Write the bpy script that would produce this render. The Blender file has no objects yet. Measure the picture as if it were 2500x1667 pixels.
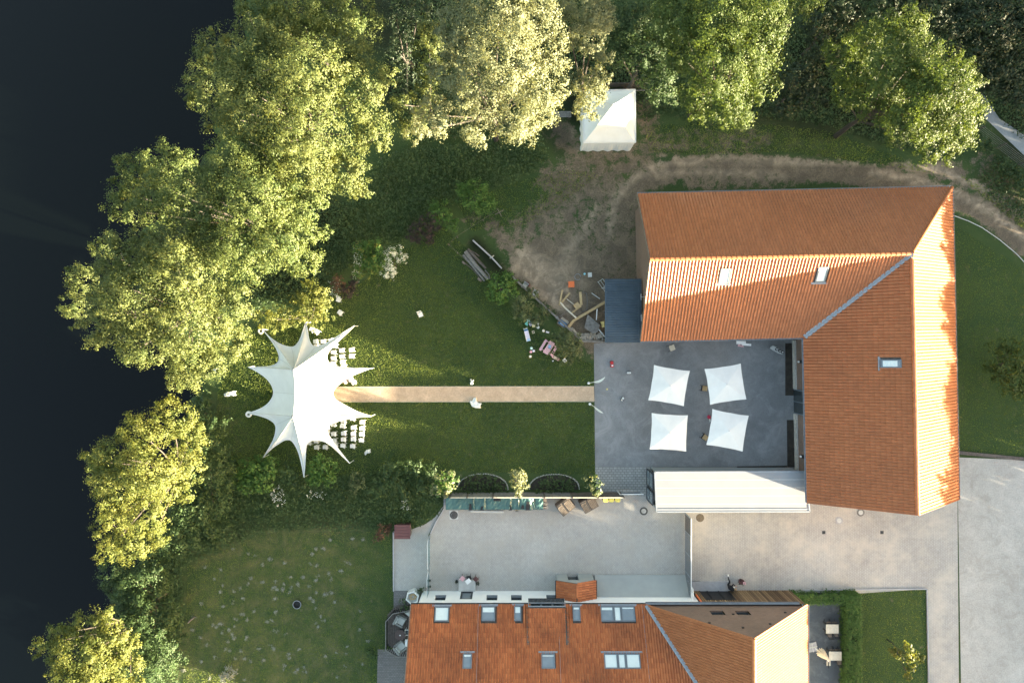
import bpy, math, random
import numpy as np
from mathutils import Vector, Matrix
random.seed(7)
rng = np.random.default_rng(11)
SC = bpy.context.scene
COL = SC.collection

# ------------------------------------------------------------------ camera, sky, sun, exposure
CAM_H = 55.0                                   # drone height in metres, looking straight down
cam = bpy.data.cameras.new("camera"); cam.sensor_width = 36.0; cam.lens = 36.0 * CAM_H / 83.333
cam.clip_start = 0.5; cam.clip_end = 3000.0
camo = bpy.data.objects.new("camera", cam); camo.location = (0, 0, CAM_H); COL.objects.link(camo)
SC.camera = camo

SUN_AZ = math.radians(-19.3)                   # towards the sun, from +X
SUN_EL = math.radians(6.3)
world = bpy.data.worlds.new("World"); SC.world = world; world.use_nodes = True
wn = world.node_tree; wn.nodes.clear()
sky = wn.nodes.new("ShaderNodeTexSky"); sky.sky_type = 'NISHITA'; sky.sun_disc = False
sky.sun_elevation = SUN_EL; sky.sun_rotation = math.radians(109.3)
sky.air_density = 1.0; sky.dust_density = 3.0; sky.ozone_density = 0.3
bg = wn.nodes.new("ShaderNodeBackground"); bg.inputs[1].default_value = 0.075
wo = wn.nodes.new("ShaderNodeOutputWorld")
wn.links.new(sky.outputs[0], bg.inputs[0]); wn.links.new(bg.outputs[0], wo.inputs[0])

sl = bpy.data.lights.new("sun", 'SUN'); sl.energy = 4.8; sl.angle = math.radians(0.53); sl.color = (1.0, 0.84, 0.60)
so = bpy.data.objects.new("sun", sl); COL.objects.link(so)
sd = Vector((math.cos(SUN_EL) * math.cos(SUN_AZ), math.cos(SUN_EL) * math.sin(SUN_AZ), math.sin(SUN_EL)))
so.rotation_euler = sd.to_track_quat('Z', 'Y').to_euler()
so.location = (60, -20, 60)

SC.view_settings.view_transform = 'Standard'; SC.view_settings.look = 'None'
SC.view_settings.exposure = 3.85; SC.view_settings.gamma = 1.0; SC.view_settings.use_curve_mapping = False
SC.cycles.max_bounces = 5; SC.cycles.diffuse_bounces = 3; SC.cycles.transmission_bounces = 4
SC.cycles.transparent_max_bounces = 4; SC.cycles.glossy_bounces = 2

# ------------------------------------------------------------------ surveying: photo pixel + height -> place
F = 1650.0
def P(px, py, z=0.0):
    k = (CAM_H - z) / F
    return Vector(((px - 1250.0) * k, (833.5 - py) * k, z))
def D(x, y, z=0.0):
    return P(x * 1.063, y * 1.063, z)
def px2m(n, z=0.0):
    return n * (CAM_H - z) / F

# ------------------------------------------------------------------ bookkeeping
ORG = {}
def tag(o, label=None, cat=None, group=None, kind=None):
    if label: o['label'] = label
    if cat: o['category'] = cat
    if group: o['group'] = group
    if kind: o['kind'] = kind
    return o
def thing(name, label, cat, loc=(0, 0, 0), rz=0.0, group=None, local=False):
    o = bpy.data.objects.new(name, None); COL.objects.link(o)
    o.empty_display_size = 0.2
    o.location = loc; o.rotation_euler = (0, 0, rz)
    ORG[o] = Vector(loc) if rz == 0.0 and not local else Vector((0, 0, 0))
    return tag(o, label, cat, group)
def link_mesh(name, me, m, parent=None):
    o = bpy.data.objects.new(name, me); COL.objects.link(o)
    if m is not None and not me.materials: me.materials.append(m)
    if parent is not None:
        o.parent = parent; ORG[o] = ORG.get(parent, Vector((0, 0, 0)))
    else:
        ORG[o] = Vector((0, 0, 0))
    return o
def copy_tree(o, parent=None):
    c = o.copy(); COL.objects.link(c); c.parent = parent
    for ch in list(o.children): copy_tree(ch, c)
    return c
def place_copy(o, loc, rz, label=None, first=False):
    c = o if first else copy_tree(o)
    c.location = loc; c.rotation_euler = (0, 0, rz)
    if label: c['label'] = label
    return c

class MB:
    """collects shapes, links them as one mesh object"""
    def __init__(s): s.v = []; s.f = []
    def quad(s, a, b, c, d):
        n = len(s.v); s.v += [tuple(a), tuple(b), tuple(c), tuple(d)]; s.f.append((n, n+1, n+2, n+3)); return s
    def poly(s, pts):
        n = len(s.v); s.v += [tuple(p) for p in pts]; s.f.append(tuple(range(n, n+len(pts)))); return s
    def box(s, c, size, rz=0.0, rx=0.0, ry=0.0, taper=1.0):
        hx, hy, hz = size[0]/2, size[1]/2, size[2]/2
        R = Matrix.Rotation(rz, 3, 'Z') @ Matrix.Rotation(ry, 3, 'Y') @ Matrix.Rotation(rx, 3, 'X')
        n = len(s.v); c = Vector(c)
        for z in (-hz, hz):
            t = taper if z > 0 else 1.0
            for x, y in ((-hx, -hy), (hx, -hy), (hx, hy), (-hx, hy)):
                s.v.append(tuple(c + R @ Vector((x*t, y*t, z))))
        for f in ((3,2,1,0),(4,5,6,7),(0,1,5,4),(1,2,6,5),(2,3,7,6),(3,0,4,7)): s.f.append(tuple(n+i for i in f))
        return s
    def bar(s, a, b, w, h=None):
        a = Vector(a); b = Vector(b); h = h or w
        d = (b-a); L = d.length
        if L < 1e-6: return s
        d.normalize(); up = Vector((0, 0, 1)) if abs(d.z) < .95 else Vector((0, 1, 0))
        x = d.cross(up).normalized(); y = x.cross(d).normalized()
        n = len(s.v)
        for p in (a, b):
            for i, j in ((-1,-1),(1,-1),(1,1),(-1,1)): s.v.append(tuple(p + x*i*w/2 + y*j*h/2))
        for f in ((0,1,2,3),(7,6,5,4),(0,4,5,1),(1,5,6,2),(2,6,7,3),(3,7,4,0)): s.f.append(tuple(n+i for i in f))
        return s
    def tube(s, pts, rad, seg=8, cap=True):
        pts = [Vector(p) for p in pts]
        if not hasattr(rad, '__len__'): rad = [rad]*len(pts)
        n0 = len(s.v)
        for i, p in enumerate(pts):
            d = (pts[min(i+1, len(pts)-1)] - pts[max(i-1, 0)]).normalized()
            up = Vector((0, 0, 1)) if abs(d.z) < .9 else Vector((1, 0, 0))
            x = d.cross(up).normalized(); y = x.cross(d).normalized()
            for k in range(seg):
                a = 2*math.pi*k/seg; s.v.append(tuple(p + (x*math.cos(a) + y*math.sin(a))*rad[i]))
        for i in range(len(pts)-1):
            for k in range(seg):
                a = n0+i*seg+k; b = n0+i*seg+(k+1)%seg
                s.f.append((a, b, b+seg, a+seg))
        if cap:
            s.f.append(tuple(n0+k for k in range(seg))[::-1]); m = n0+(len(pts)-1)*seg
            s.f.append(tuple(m+k for k in range(seg)))
        return s
    def lathe(s, c, prof, seg=16, sx=1.0, sy=1.0, rz=0.0):
        n0 = len(s.v); c = Vector(c)
        for r, z in prof:
            for k in range(seg):
                a = 2*math.pi*k/seg; x = r*math.cos(a)*sx; y = r*math.sin(a)*sy
                s.v.append((c.x + x*math.cos(rz)-y*math.sin(rz), c.y + x*math.sin(rz)+y*math.cos(rz), c.z+z))
        for i in range(len(prof)-1):
            for k in range(seg):
                a = n0+i*seg+k; b = n0+i*seg+(k+1)%seg
                s.f.append((a, b, b+seg, a+seg))
        if prof[0] == prof[-1]: return s
        if prof[0][0] > 1e-4: s.f.append(tuple(n0+k for k in range(seg))[::-1])
        if prof[-1][0] > 1e-4: s.f.append(tuple(n0+(len(prof)-1)*seg+k for k in range(seg)))
        return s
    def prism(s, pts, z0, z1):
        pts = [(p[0], p[1]) for p in pts]
        A = sum(pts[i][0]*pts[(i+1)%len(pts)][1]-pts[(i+1)%len(pts)][0]*pts[i][1] for i in range(len(pts)))
        if A < 0: pts = pts[::-1]
        n = len(s.v); k = len(pts)
        s.v += [(x, y, z0) for x, y in pts] + [(x, y, z1) for x, y in pts]
        s.f.append(tuple(n+i for i in range(k))[::-1]); s.f.append(tuple(n+k+i for i in range(k)))
        for i in range(k): s.f.append((n+i, n+(i+1)%k, n+k+(i+1)%k, n+k+i))
        return s
    def build(s, name, m, parent=None, smooth=False):
        me = bpy.data.meshes.new(name)
        off = ORG.get(parent, Vector((0, 0, 0))) if parent is not None else Vector((0, 0, 0))
        me.from_pydata([(v[0]-off.x, v[1]-off.y, v[2]-off.z) for v in s.v], [], s.f)
        if smooth: me.polygons.foreach_set('use_smooth', [True]*len(me.polygons))
        me.update()
        return link_mesh(name, me, m, parent)

def set_face_attr(me, name, arr):
    a = me.attributes.new(name, 'FLOAT', 'FACE'); a.data.foreach_set('value', np.asarray(arr, dtype=np.float32))
def np_quads(name, V, m, parent=None, lv=None):
    """V: (N,4,3) array of quads -> one mesh object"""
    N = V.shape[0]
    off = ORG.get(parent, Vector((0, 0, 0))) if parent is not None else Vector((0, 0, 0))
    V = V - np.array([off.x, off.y, off.z])
    me = bpy.data.meshes.new(name)
    me.vertices.add(4*N); me.vertices.foreach_set('co', V.reshape(-1).astype(np.float32))
    me.loops.add(4*N); me.loops.foreach_set('vertex_index', np.arange(4*N, dtype=np.int32))
    me.polygons.add(N); me.polygons.foreach_set('loop_start', np.arange(0, 4*N, 4, dtype=np.int32)); me.polygons.foreach_set('use_smooth', [False]*N)
    me.update(calc_edges=True)
    if lv is not None: set_face_attr(me, 'lv', lv)
    return link_mesh(name, me, m, parent)

# ------------------------------------------------------------------ materials
def new_mat(name):
    m = bpy.data.materials.new(name); m.use_nodes = True
    nt = m.node_tree; b = nt.nodes['Principled BSDF']
    return m, nt, b
def N(nt, t, **kw):
    n = nt.nodes.new(t)
    for k, v in kw.items(): setattr(n, k, v)
    return n
def noise(nt, vec, scale, detail=4, rough=.6, dist=0.0):
    n = N(nt, 'ShaderNodeTexNoise'); n.inputs['Scale'].default_value = scale
    n.inputs['Detail'].default_value = detail; n.inputs['Roughness'].default_value = rough
    n.inputs['Distortion'].default_value = dist
    nt.links.new(vec, n.inputs['Vector']); return n.outputs['Fac']
def ramp(nt, fac, stops):
    r = N(nt, 'ShaderNodeValToRGB'); e = r.color_ramp.elements
    while len(e) < len(stops): e.new(.5)
    for i, (p, c) in enumerate(stops):
        e[i].position = p; e[i].color = (c[0], c[1], c[2], 1) if hasattr(c, '__len__') else (c, c, c, 1)
    nt.links.new(fac, r.inputs[0]); return r.outputs[0]
def mix(nt, fac, a, b, mode='MIX'):
    n = N(nt, 'ShaderNodeMix', data_type='RGBA', blend_type=mode)
    for sock, val in ((n.inputs['Factor'], fac), (n.inputs['A'], a), (n.inputs['B'], b)):
        if hasattr(val, 'is_linked'): nt.links.new(val, sock)
        elif hasattr(val, '__len__'): sock.default_value = (val[0], val[1], val[2], 1)
        else: sock.default_value = val
    return n.outputs['Result']
def mth(nt, op, a, b=None, clamp=False):
    n = N(nt, 'ShaderNodeMath', operation=op); n.use_clamp = clamp
    for i, val in enumerate((a, b)):
        if val is None: continue
        if hasattr(val, 'is_linked'): nt.links.new(val, n.inputs[i])
        else: n.inputs[i].default_value = val
    return n.outputs[0]
def bump(nt, b, h, strength, dist=0.02):
    n = N(nt, 'ShaderNodeBump'); n.inputs['Strength'].default_value = strength; n.inputs['Distance'].default_value = dist
    nt.links.new(h, n.inputs['Height']); nt.links.new(n.outputs[0], b.inputs['Normal'])
def objco(nt): return N(nt, 'ShaderNodeTexCoord').outputs['Object']
def worldco(nt): return N(nt, 'ShaderNodeNewGeometry').outputs['Position']
def attr(nt, name): 
    a = N(nt, 'ShaderNodeAttribute'); a.attribute_name = name; return a.outputs['Fac']

def simple(name, c, rough=.7, var=.18, scale=6.0, bmp=.1, metal=0.0, spec=None, world=False, bscale=None):
    m, nt, b = new_mat(name)
    co = worldco(nt) if world else objco(nt)
    n1 = noise(nt, co, scale, 5)
    lo = [x*(1-var) for x in c]; hi = [min(1, x*(1+var)) for x in c]
    nt.links.new(ramp(nt, n1, [(.3, lo), (.7, hi)]), b.inputs['Base Color'])
    b.inputs['Roughness'].default_value = rough; b.inputs['Metallic'].default_value = metal
    if spec is not None: b.inputs['Specular IOR Level'].default_value = spec
    if bmp: bump(nt, b, noise(nt, co, bscale or scale*6, 3), bmp, .01)
    return m

def leaf_mat(name, lo, hi, tr=.35, trc=None, rough=.5):
    m, nt, b = new_mat(name)
    lv = attr(nt, 'lv')
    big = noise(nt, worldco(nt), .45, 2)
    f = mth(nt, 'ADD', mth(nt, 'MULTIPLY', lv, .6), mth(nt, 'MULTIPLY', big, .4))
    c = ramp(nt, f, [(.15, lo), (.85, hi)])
    nt.links.new(c, b.inputs['Base Color']); b.inputs['Roughness'].default_value = rough
    b.inputs['Specular IOR Level'].default_value = .25
    t = N(nt, 'ShaderNodeBsdfTranslucent')
    tc = mix(nt, 1.0, c, trc or (1.5, 1.35, .7), 'MULTIPLY')
    nt.links.new(tc, t.inputs['Color'])
    mx = N(nt, 'ShaderNodeMixShader'); mx.inputs[0].default_value = tr
    nt.links.new(b.outputs[0], mx.inputs[1]); nt.links.new(t.outputs[0], mx.inputs[2])
    nt.links.new(mx.outputs[0], nt.nodes['Material Output'].inputs['Surface'])
    return m

M = {}
M['leaf_alder'] = leaf_mat('leaf_alder', (.050, .080, .024), (.155, .180, .058))
M['leaf_green'] = leaf_mat('leaf_green', (.042, .076, .022), (.140, .172, .052))
M['leaf_willow'] = leaf_mat('leaf_willow', (.095, .118, .058), (.235, .255, .14), tr=.3)
M['leaf_maple'] = leaf_mat('leaf_maple', (.034, .064, .016), (.100, .140, .032))
M['leaf_dark'] = leaf_mat('leaf_dark', (.026, .052, .019), (.062, .105, .036), tr=.2)
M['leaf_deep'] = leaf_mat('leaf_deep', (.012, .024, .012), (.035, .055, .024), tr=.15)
M['leaf_bright'] = leaf_mat('leaf_bright', (.035, .085, .02), (.10, .19, .045), tr=.3)
M['leaf_yellow'] = leaf_mat('leaf_yellow', (.055, .085, .020), (.190, .205, .052), tr=.35)
M['leaf_purple'] = leaf_mat('leaf_purple', (.018, .014, .016), (.05, .034, .036), tr=.1)
M['leaf_rust'] = leaf_mat('leaf_rust', (.05, .028, .018), (.17, .095, .06), tr=.2)
M['leaf_apple'] = leaf_mat('leaf_apple', (.022, .04, .016), (.16, .19, .085), tr=.2)
M['ground_leaf'] = leaf_mat('ground_leaf', (.030, .056, .020), (.075, .12, .042), tr=.2)
M['blossom'] = leaf_mat('blossom', (.55, .58, .48), (.8, .82, .74), tr=.2, trc=(1, 1, 1))
M['grey_tuft'] = leaf_mat('grey_tuft', (.20, .21, .17), (.36, .37, .31), tr=.1, trc=(1, 1, 1))
M['grass'] = leaf_mat('grass', (.14, .20, .062), (.36, .42, .12), tr=.45, trc=(1.3, 1.3, .7))
M['bark'] = simple('bark', (.05, .042, .034), .9, .3, 9, .4)
M['pale_twig'] = simple('pale_twig', (.16, .14, .11), .9, .3, 9, .2)

M['canvas'] = simple('canvas', (.66, .68, .665), .75, .06, 1.1, .08)
M['white_paint'] = simple('white_paint', (.78, .79, .78), .5, .03, 3, .03)
M['white_render'] = simple('white_render', (.82, .84, .85), .85, .03, 1.2, .15)
M['grey_render'] = simple('grey_render', (.30, .325, .325), .85, .06, 1.2, .15)
M['white_membrane'] = simple('white_membrane', (.228, .245, .265), .7, .06, .7, .03)
M['zinc'] = simple('zinc', (.27, .30, .33), .45, .12, 4, .08, metal=.3)
M['dark_metal'] = simple('dark_metal', (.035, .042, .05), .45, .2, 6, .05, metal=.2)
M['grey_frame'] = simple('grey_frame', (.12, .145, .17), .45, .1, 6, .04)
M['blue_roof'] = simple('blue_roof', (.060, .088, .115), .45, .15, 1.5, .06, metal=.15)
M['black'] = simple('black', (.012, .013, .015), .6, .2, 6, .05)
M['wood_raw'] = simple('wood_raw', (.36, .25, .12), .8, .25, 5, .2)
M['wood_tan'] = simple('wood_tan', (.45, .33, .17), .75, .2, 5, .2)
M['wood_pale'] = simple('wood_pale', (.58, .53, .42), .75, .12, 5, .15)
M['wood_grey'] = simple('wood_grey', (.17, .165, .155), .85, .35, 5, .3)
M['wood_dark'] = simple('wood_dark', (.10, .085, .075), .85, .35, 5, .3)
M['wood_brown'] = simple('wood_brown', (.17, .14, .11), .85, .4, 5, .3)
M['firewood'] = simple('firewood', (.40, .36, .30), .85, .35, 9, .3)
M['board'] = simple('board', (.17, .115, .065), .8, .45, 3, .3)
M['maroon'] = simple('maroon', (.11, .045, .045), .6, .12, 3, .1)
M['tarp'] = simple('tarp', (.06, .135, .125), .38, .2, 1.5, .1)
M['yellow'] = simple('yellow', (.62, .58, .13), .5, .06, 5, .03)
M['orange'] = simple('orange', (.72, .16, .04), .5, .08, 6, .03)
M['red'] = simple('red', (.55, .03, .03), .4, .1, 6, .03)
M['crimson'] = simple('crimson', (.55, .04, .10), .5, .1, 6, .03)
M['teal'] = simple('teal', (.18, .55, .50), .5, .05, 6, .03)
M['cyan'] = simple('cyan', (.35, .65, .70), .5, .05, 6, .03)
M['mint'] = simple('mint', (.45, .72, .58), .5, .05, 6, .03)
M['lilac'] = simple('lilac', (.62, .58, .72), .5, .05, 6, .03)
M['pink'] = simple('pink', (.72, .42, .45), .6, .12, 8, .05)
M['rose'] = simple('rose', (.78, .32, .36), .5, .05, 8, .03)
M['cream'] = simple('cream', (.75, .66, .45), .5, .05, 8, .03)
M['toy_yellow'] = simple('toy_yellow', (.68, .60, .25), .5, .06, 8, .03)
M['blue'] = simple('blue', (.05, .16, .32), .4, .3, 5, .1)
M['sky_blue'] = simple('sky_blue', (.32, .50, .70), .5, .1, 5, .03)
M['skin'] = simple('skin', (.55, .34, .25), .6, .05, 8, .02)
M['hair'] = simple('hair', (.35, .24, .13), .7, .2, 30, .2)
M['cloth_black'] = simple('cloth_black', (.014, .014, .016), .9, .2, 12, .1)
M['wicker'] = simple('wicker', (.20, .21, .20), .8, .2, 30, .3)
M['cushion'] = simple('cushion', (.42, .44, .42), .9, .06, 8, .1)
M['table_brown'] = simple('table_brown', (.07, .048, .045), .6, .15, 4, .1)
M['stone'] = simple('stone', (.42, .41, .38), .85, .25, 9, .3)
M['stone_slab'] = simple('stone_slab', (.36, .36, .37), .8, .12, 2.5, .15)
M['concrete_pale'] = simple('concrete_pale', (.52, .53, .51), .85, .10, 2.5, .15)
M['iron'] = simple('iron', (.065, .062, .058), .65, .3, 12, .3)
M['rust_cover'] = simple('rust_cover', (.15, .12, .085), .75, .3, 12, .3)
M['soil'] = simple('soil', (.035, .030, .024), .95, .4, 3, .5)
M['glass_dark'] = simple('glass_dark', (.03, .04, .045), .08, .1, 2, 0, spec=.8)
M['glass_sky'] = simple('glass_sky', (.16, .20, .23), .10, .1, 2, 0, spec=.9)
M['blind'] = simple('blind', (.58, .66, .66), .7, .05, 6, .05)
M['blind_dark'] = simple('blind_dark', (.20, .24, .27), .6, .05, 6, .05)
M['brick'] = None
def glass_mat():
    m, nt, b = new_mat('clear_glass')
    g = N(nt, 'ShaderNodeBsdfGlossy'); g.inputs['Roughness'].default_value = .05; g.inputs['Color'].default_value = (.8, .9, .95, 1)
    t = N(nt, 'ShaderNodeBsdfTransparent'); t.inputs['Color'].default_value = (.78, .88, .88, 1)
    mx = N(nt, 'ShaderNodeMixShader'); mx.inputs[0].default_value = .22
    nt.links.new(t.outputs[0], mx.inputs[1]); nt.links.new(g.outputs[0], mx.inputs[2])
    nt.links.new(mx.outputs[0], nt.nodes['Material Output'].inputs['Surface']); return m
M['clear_glass'] = glass_mat()

def tile_mat(name, c0, c1, c2, stain, stain_amt, rough=.42, spec=.40):
    m, nt, b = new_mat(name)
    info = N(nt, 'ShaderNodeObjectInfo').outputs['Random']
    r = mth(nt, 'FRACT', mth(nt, 'ADD', attr(nt, 'tv'), info))
    base = ramp(nt, r, [(0, c0), (.55, c1), (1, c2)])
    w = worldco(nt)
    n1 = noise(nt, w, .35, 4, .6); n2 = noise(nt, w, 3.5, 4, .7)
    f = mth(nt, 'MULTIPLY', ramp(nt, n1, [(.4, 0), (.7, 1)]), ramp(nt, n2, [(.3, .2), (.7, 1)]))
    f = mth(nt, 'MULTIPLY', f, stain_amt)
    c = mix(nt, f, base, stain)
    nt.links.new(c, b.inputs['Base Color']); b.inputs['Roughness'].default_value = rough
    b.inputs['Specular IOR Level'].default_value = spec
    bump(nt, b, noise(nt, w, 30, 3), .15, .005)
    return m
M['tile_barn'] = tile_mat('tile_barn', (.345, .120, .046), (.38, .134, .052), (.415, .150, .060), (.25, .09, .04), .5)
M['tile_house'] = tile_mat('tile_house', (.36, .112, .042), (.43, .140, .051), (.50, .172, .063), (.13, .045, .024), .85, .5, .3)
M['tile_wing'] = tile_mat('tile_wing', (.34, .130, .055), (.37, .145, .06), (.40, .16, .07), (.27, .10, .05), .35, .6, .2)

def brick_mat(name, c1, c2, mortar, bw, rh, ms, rough=.85, bmp=.4, patch=None, offset=.5, swap=False, wallmode=False):
    m, nt, b = new_mat(name)
    w = worldco(nt)
    if swap or wallmode:
        sp = N(nt, 'ShaderNodeSeparateXYZ'); nt.links.new(w, sp.inputs[0])
        cb = N(nt, 'ShaderNodeCombineXYZ')
        if wallmode:
            nt.links.new(mth(nt, 'ADD', sp.outputs[0], sp.outputs[1]), cb.inputs[0]); nt.links.new(sp.outputs[2], cb.inputs[1])
        else:
            nt.links.new(sp.outputs[1], cb.inputs[0]); nt.links.new(sp.outputs[0], cb.inputs[1])
        v = cb.outputs[0]
    else: v = w
    t = N(nt, 'ShaderNodeTexBrick'); t.offset = offset
    t.inputs['Scale'].default_value = 1.0; t.inputs['Brick Width'].default_value = bw; t.inputs['Row Height'].default_value = rh
    t.inputs['Mortar Size'].default_value = ms; t.inputs['Mortar Smooth'].default_value = .2; t.inputs['Bias'].default_value = 0
    t.inputs['Color1'].default_value = (*c1, 1); t.inputs['Color2'].default_value = (*c2, 1); t.inputs['Mortar'].default_value = (*mortar, 1)
    nt.links.new(v, t.inputs['Vector'])
    n1 = noise(nt, w, .22, 5, .6); n2 = noise(nt, w, 2.2, 5, .7); n3 = noise(nt, w, 9, 3, .7)
    c = mix(nt, 1.0, t.outputs['Color'], ramp(nt, n1, [(.3, .82), (.7, 1.08)]), 'MULTIPLY')
    c = mix(nt, 1.0, c, ramp(nt, n2, [(.3, .90), (.7, 1.06)]), 'MULTIPLY')
    c = mix(nt, 1.0, c, ramp(nt, n3, [(.25, .88), (.6, 1.03)]), 'MULTIPLY')
    if patch is not None:
        c = mix(nt, ramp(nt, noise(nt, w, .5, 6, .7), [(.46, 0), (.68, .75)]), c, patch)
    nt.links.new(c, b.inputs['Base Color']); b.inputs['Roughness'].default_value = rough
    bump(nt, b, t.outputs['Fac'], -bmp, .01)
    return m
M['paver_fine'] = brick_mat('paver_fine', (.46, .445, .415), (.41, .40, .375), (.30, .295, .275), .20, .10, .012, patch=(.37, .345, .30), swap=True)
M['paver_drive'] = brick_mat('paver_drive', (.45, .43, .40), (.41, .39, .365), (.32, .30, .27), .21, .14, .012, patch=(.53, .475, .40), swap=True)
M['paver_big'] = brick_mat('paver_big', (.33, .335, .32), (.28, .285, .275), (.17, .17, .16), .30, .20, .025)
M['paver_old'] = brick_mat('paver_old', (.20, .19, .19), (.15, .145, .145), (.10, .10, .09), .21, .14, .014, patch=(.13, .12, .11))
M['brick'] = brick_mat('brick', (.21, .125, .088), (.15, .092, .07), (.20, .17, .145), .24, .083, .014, wallmode=True, bmp=.6)

def slab_mat(name, c, patches, scale=1.0, rough=.9, fine=60, lo=.8, hi=1.15):
    m, nt, b = new_mat(name); w = worldco(nt)
    n1 = noise(nt, w, .18*scale, 5, .65, .4); n2 = noise(nt, w, 1.3*scale, 6, .7, .3); n3 = noise(nt, w, fine, 2, .6)
    col = mix(nt, 1.0, c, ramp(nt, n1, [(.3, lo), (.7, hi)]), 'MULTIPLY')
    col = mix(nt, 1.0, col, ramp(nt, n2, [(.3, .86), (.7, 1.08)]), 'MULTIPLY')
    col = mix(nt, 1.0, col, ramp(nt, n3, [(.25, .82), (.75, 1.15)]), 'MULTIPLY')
    if patches is not None:
        n4 = noise(nt, w, .55*scale, 9, .78, 1.2)
        col = mix(nt, ramp(nt, n4, [(.50, 0), (.66, .7)]), col, patches)
    nt.links.new(col, b.inputs['Base Color']); b.inputs['Roughness'].default_value = rough
    bump(nt, b, n3, .25, .01)
    return m
M['asphalt'] = slab_mat('asphalt', (.205, .212, .217), (.29, .295, .295), fine=14, lo=.74, hi=1.22)
M['terrace'] = slab_mat('terrace', (.085, .10, .115), (.15, .17, .18), fine=18)
M['concrete'] = slab_mat('concrete', (.45, .43, .395), (.29, .27, .24), fine=9, lo=.82, hi=1.08)
def coir():
    m, nt, b = new_mat('coir'); w = worldco(nt)
    a = noise(nt, w, 8.5, 3, .75, .6); c = ramp(nt, a, [(.34, (.26, .175, .11)), (.46, (.46, .33, .21)), (.62, (.60, .46, .32))])
    c = mix(nt, 1.0, c, ramp(nt, noise(nt, w, .8, 4, .6), [(.3, .86), (.7, 1.1)]), 'MULTIPLY'); nt.links.new(c, b.inputs['Base Color']); b.inputs['Roughness'].default_value = .95
    bump(nt, b, a, .7, .05); return m
M['carpet'] = coir()
def board_mat():
    m, nt, b = new_mat('cladding'); r_ = N(nt, 'ShaderNodeObjectInfo').outputs['Random']; o = objco(nt)
    c = ramp(nt, r_, [(0, (.09, .055, .03)), (.5, (.19, .125, .068)), (1, (.30, .21, .12))])
    c = mix(nt, 1.0, c, ramp(nt, noise(nt, o, 4, 4, .7), [(.3, .75), (.7, 1.15)]), 'MULTIPLY'); nt.links.new(c, b.inputs['Base Color']); b.inputs['Roughness'].default_value = .8
    return m
M['board'] = board_mat()
M['road'] = slab_mat('road', (.27, .29, .30), None, fine=20)
M['carpet'] = slab_mat('carpet', (.50, .375, .26), (.36, .26, .17), scale=7, fine=11)

def water_mat():
    m, nt, b = new_mat('water')
    w = worldco(nt)
    n = noise(nt, w, .04, 3, .5, .5)
    nt.links.new(ramp(nt, n, [(.3, (.0008, .0016, .0022)), (.7, (.0014, .0024, .0018))]), b.inputs['Base Color'])
    b.inputs['Roughness'].default_value = .04; b.inputs['IOR'].default_value = 1.33; b.inputs['Specular IOR Level'].default_value = .36
    bump(nt, b, noise(nt, w, 1.8, 4, .6), .015, .01)
    return m
M['water'] = water_mat()

def ground_mat():
    m, nt, b = new_mat('ground')
    w = worldco(nt)
    dirt, dark, dry, sand = attr(nt, 'dirt'), attr(nt, 'dark'), attr(nt, 'dry'), attr(nt, 'sand')
    nf = noise(nt, w, 9, 5, .7); nm = noise(nt, w, 1.6, 6, .7, .4); nb = noise(nt, w, .35, 5, .6, .3); nv = noise(nt, w, 28, 3, .7)
    g = ramp(nt, nf, [(.3, (.024, .046, .016)), (.7, (.054, .090, .034))])
    g = mix(nt, ramp(nt, nb, [(.40, 0), (.64, .65)]), g, (.062, .090, .028))
    g = mix(nt, ramp(nt, nm, [(.56, 0), (.74, .5)]), g, (.092, .125, .044))
    d_ = mth(nt, 'MULTIPLY', dry, ramp(nt, noise(nt, w, .9, 6, .75, .6), [(.38, 0), (.64, 1)]))
    g = mix(nt, mth(nt, 'MULTIPLY', d_, .75), g, (.150, .135, .066))
    # bare earth and gravel
    e = ramp(nt, nf, [(.25, (.100, .078, .054)), (.75, (.27, .215, .150))])
    e = mix(nt, mth(nt, 'MULTIPLY', sand, ramp(nt, nm, [(.3, .35), (.6, 1)])), e, (.42, .335, .24))
    e = mix(nt, ramp(nt, noise(nt, w, .8, 6, .75, .8), [(.42, .55), (.6, 0)]), e, (.075, .064, .050))
    e = mix(nt, ramp(nt, nv, [(.6, 0), (.75, .5)]), e, (.30, .28, .25))
    k = mth(nt, 'ADD', mth(nt, 'ADD', mth(nt, 'MULTIPLY', dirt, 1.22), .02), mth(nt, 'MULTIPLY', mth(nt, 'SUBTRACT', nm, .5), 2.7))
    k = mth(nt, 'ADD', k, mth(nt, 'MULTIPLY', mth(nt, 'SUBTRACT', nf, .5), .9))
    kf = ramp(nt, k, [(.32, 0), (.72, 1)])
    c = mix(nt, kf, g, e)
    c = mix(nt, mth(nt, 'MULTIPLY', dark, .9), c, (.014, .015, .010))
    nt.links.new(c, b.inputs['Base Color']); b.inputs['Roughness'].default_value = .95
    b.inputs['Specular IOR Level'].default_value = .15
    bump(nt, b, mth(nt, 'ADD', nf, mth(nt, 'MULTIPLY', nv, .5)), .6, .04)
    return m
M['ground'] = ground_mat()

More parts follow.
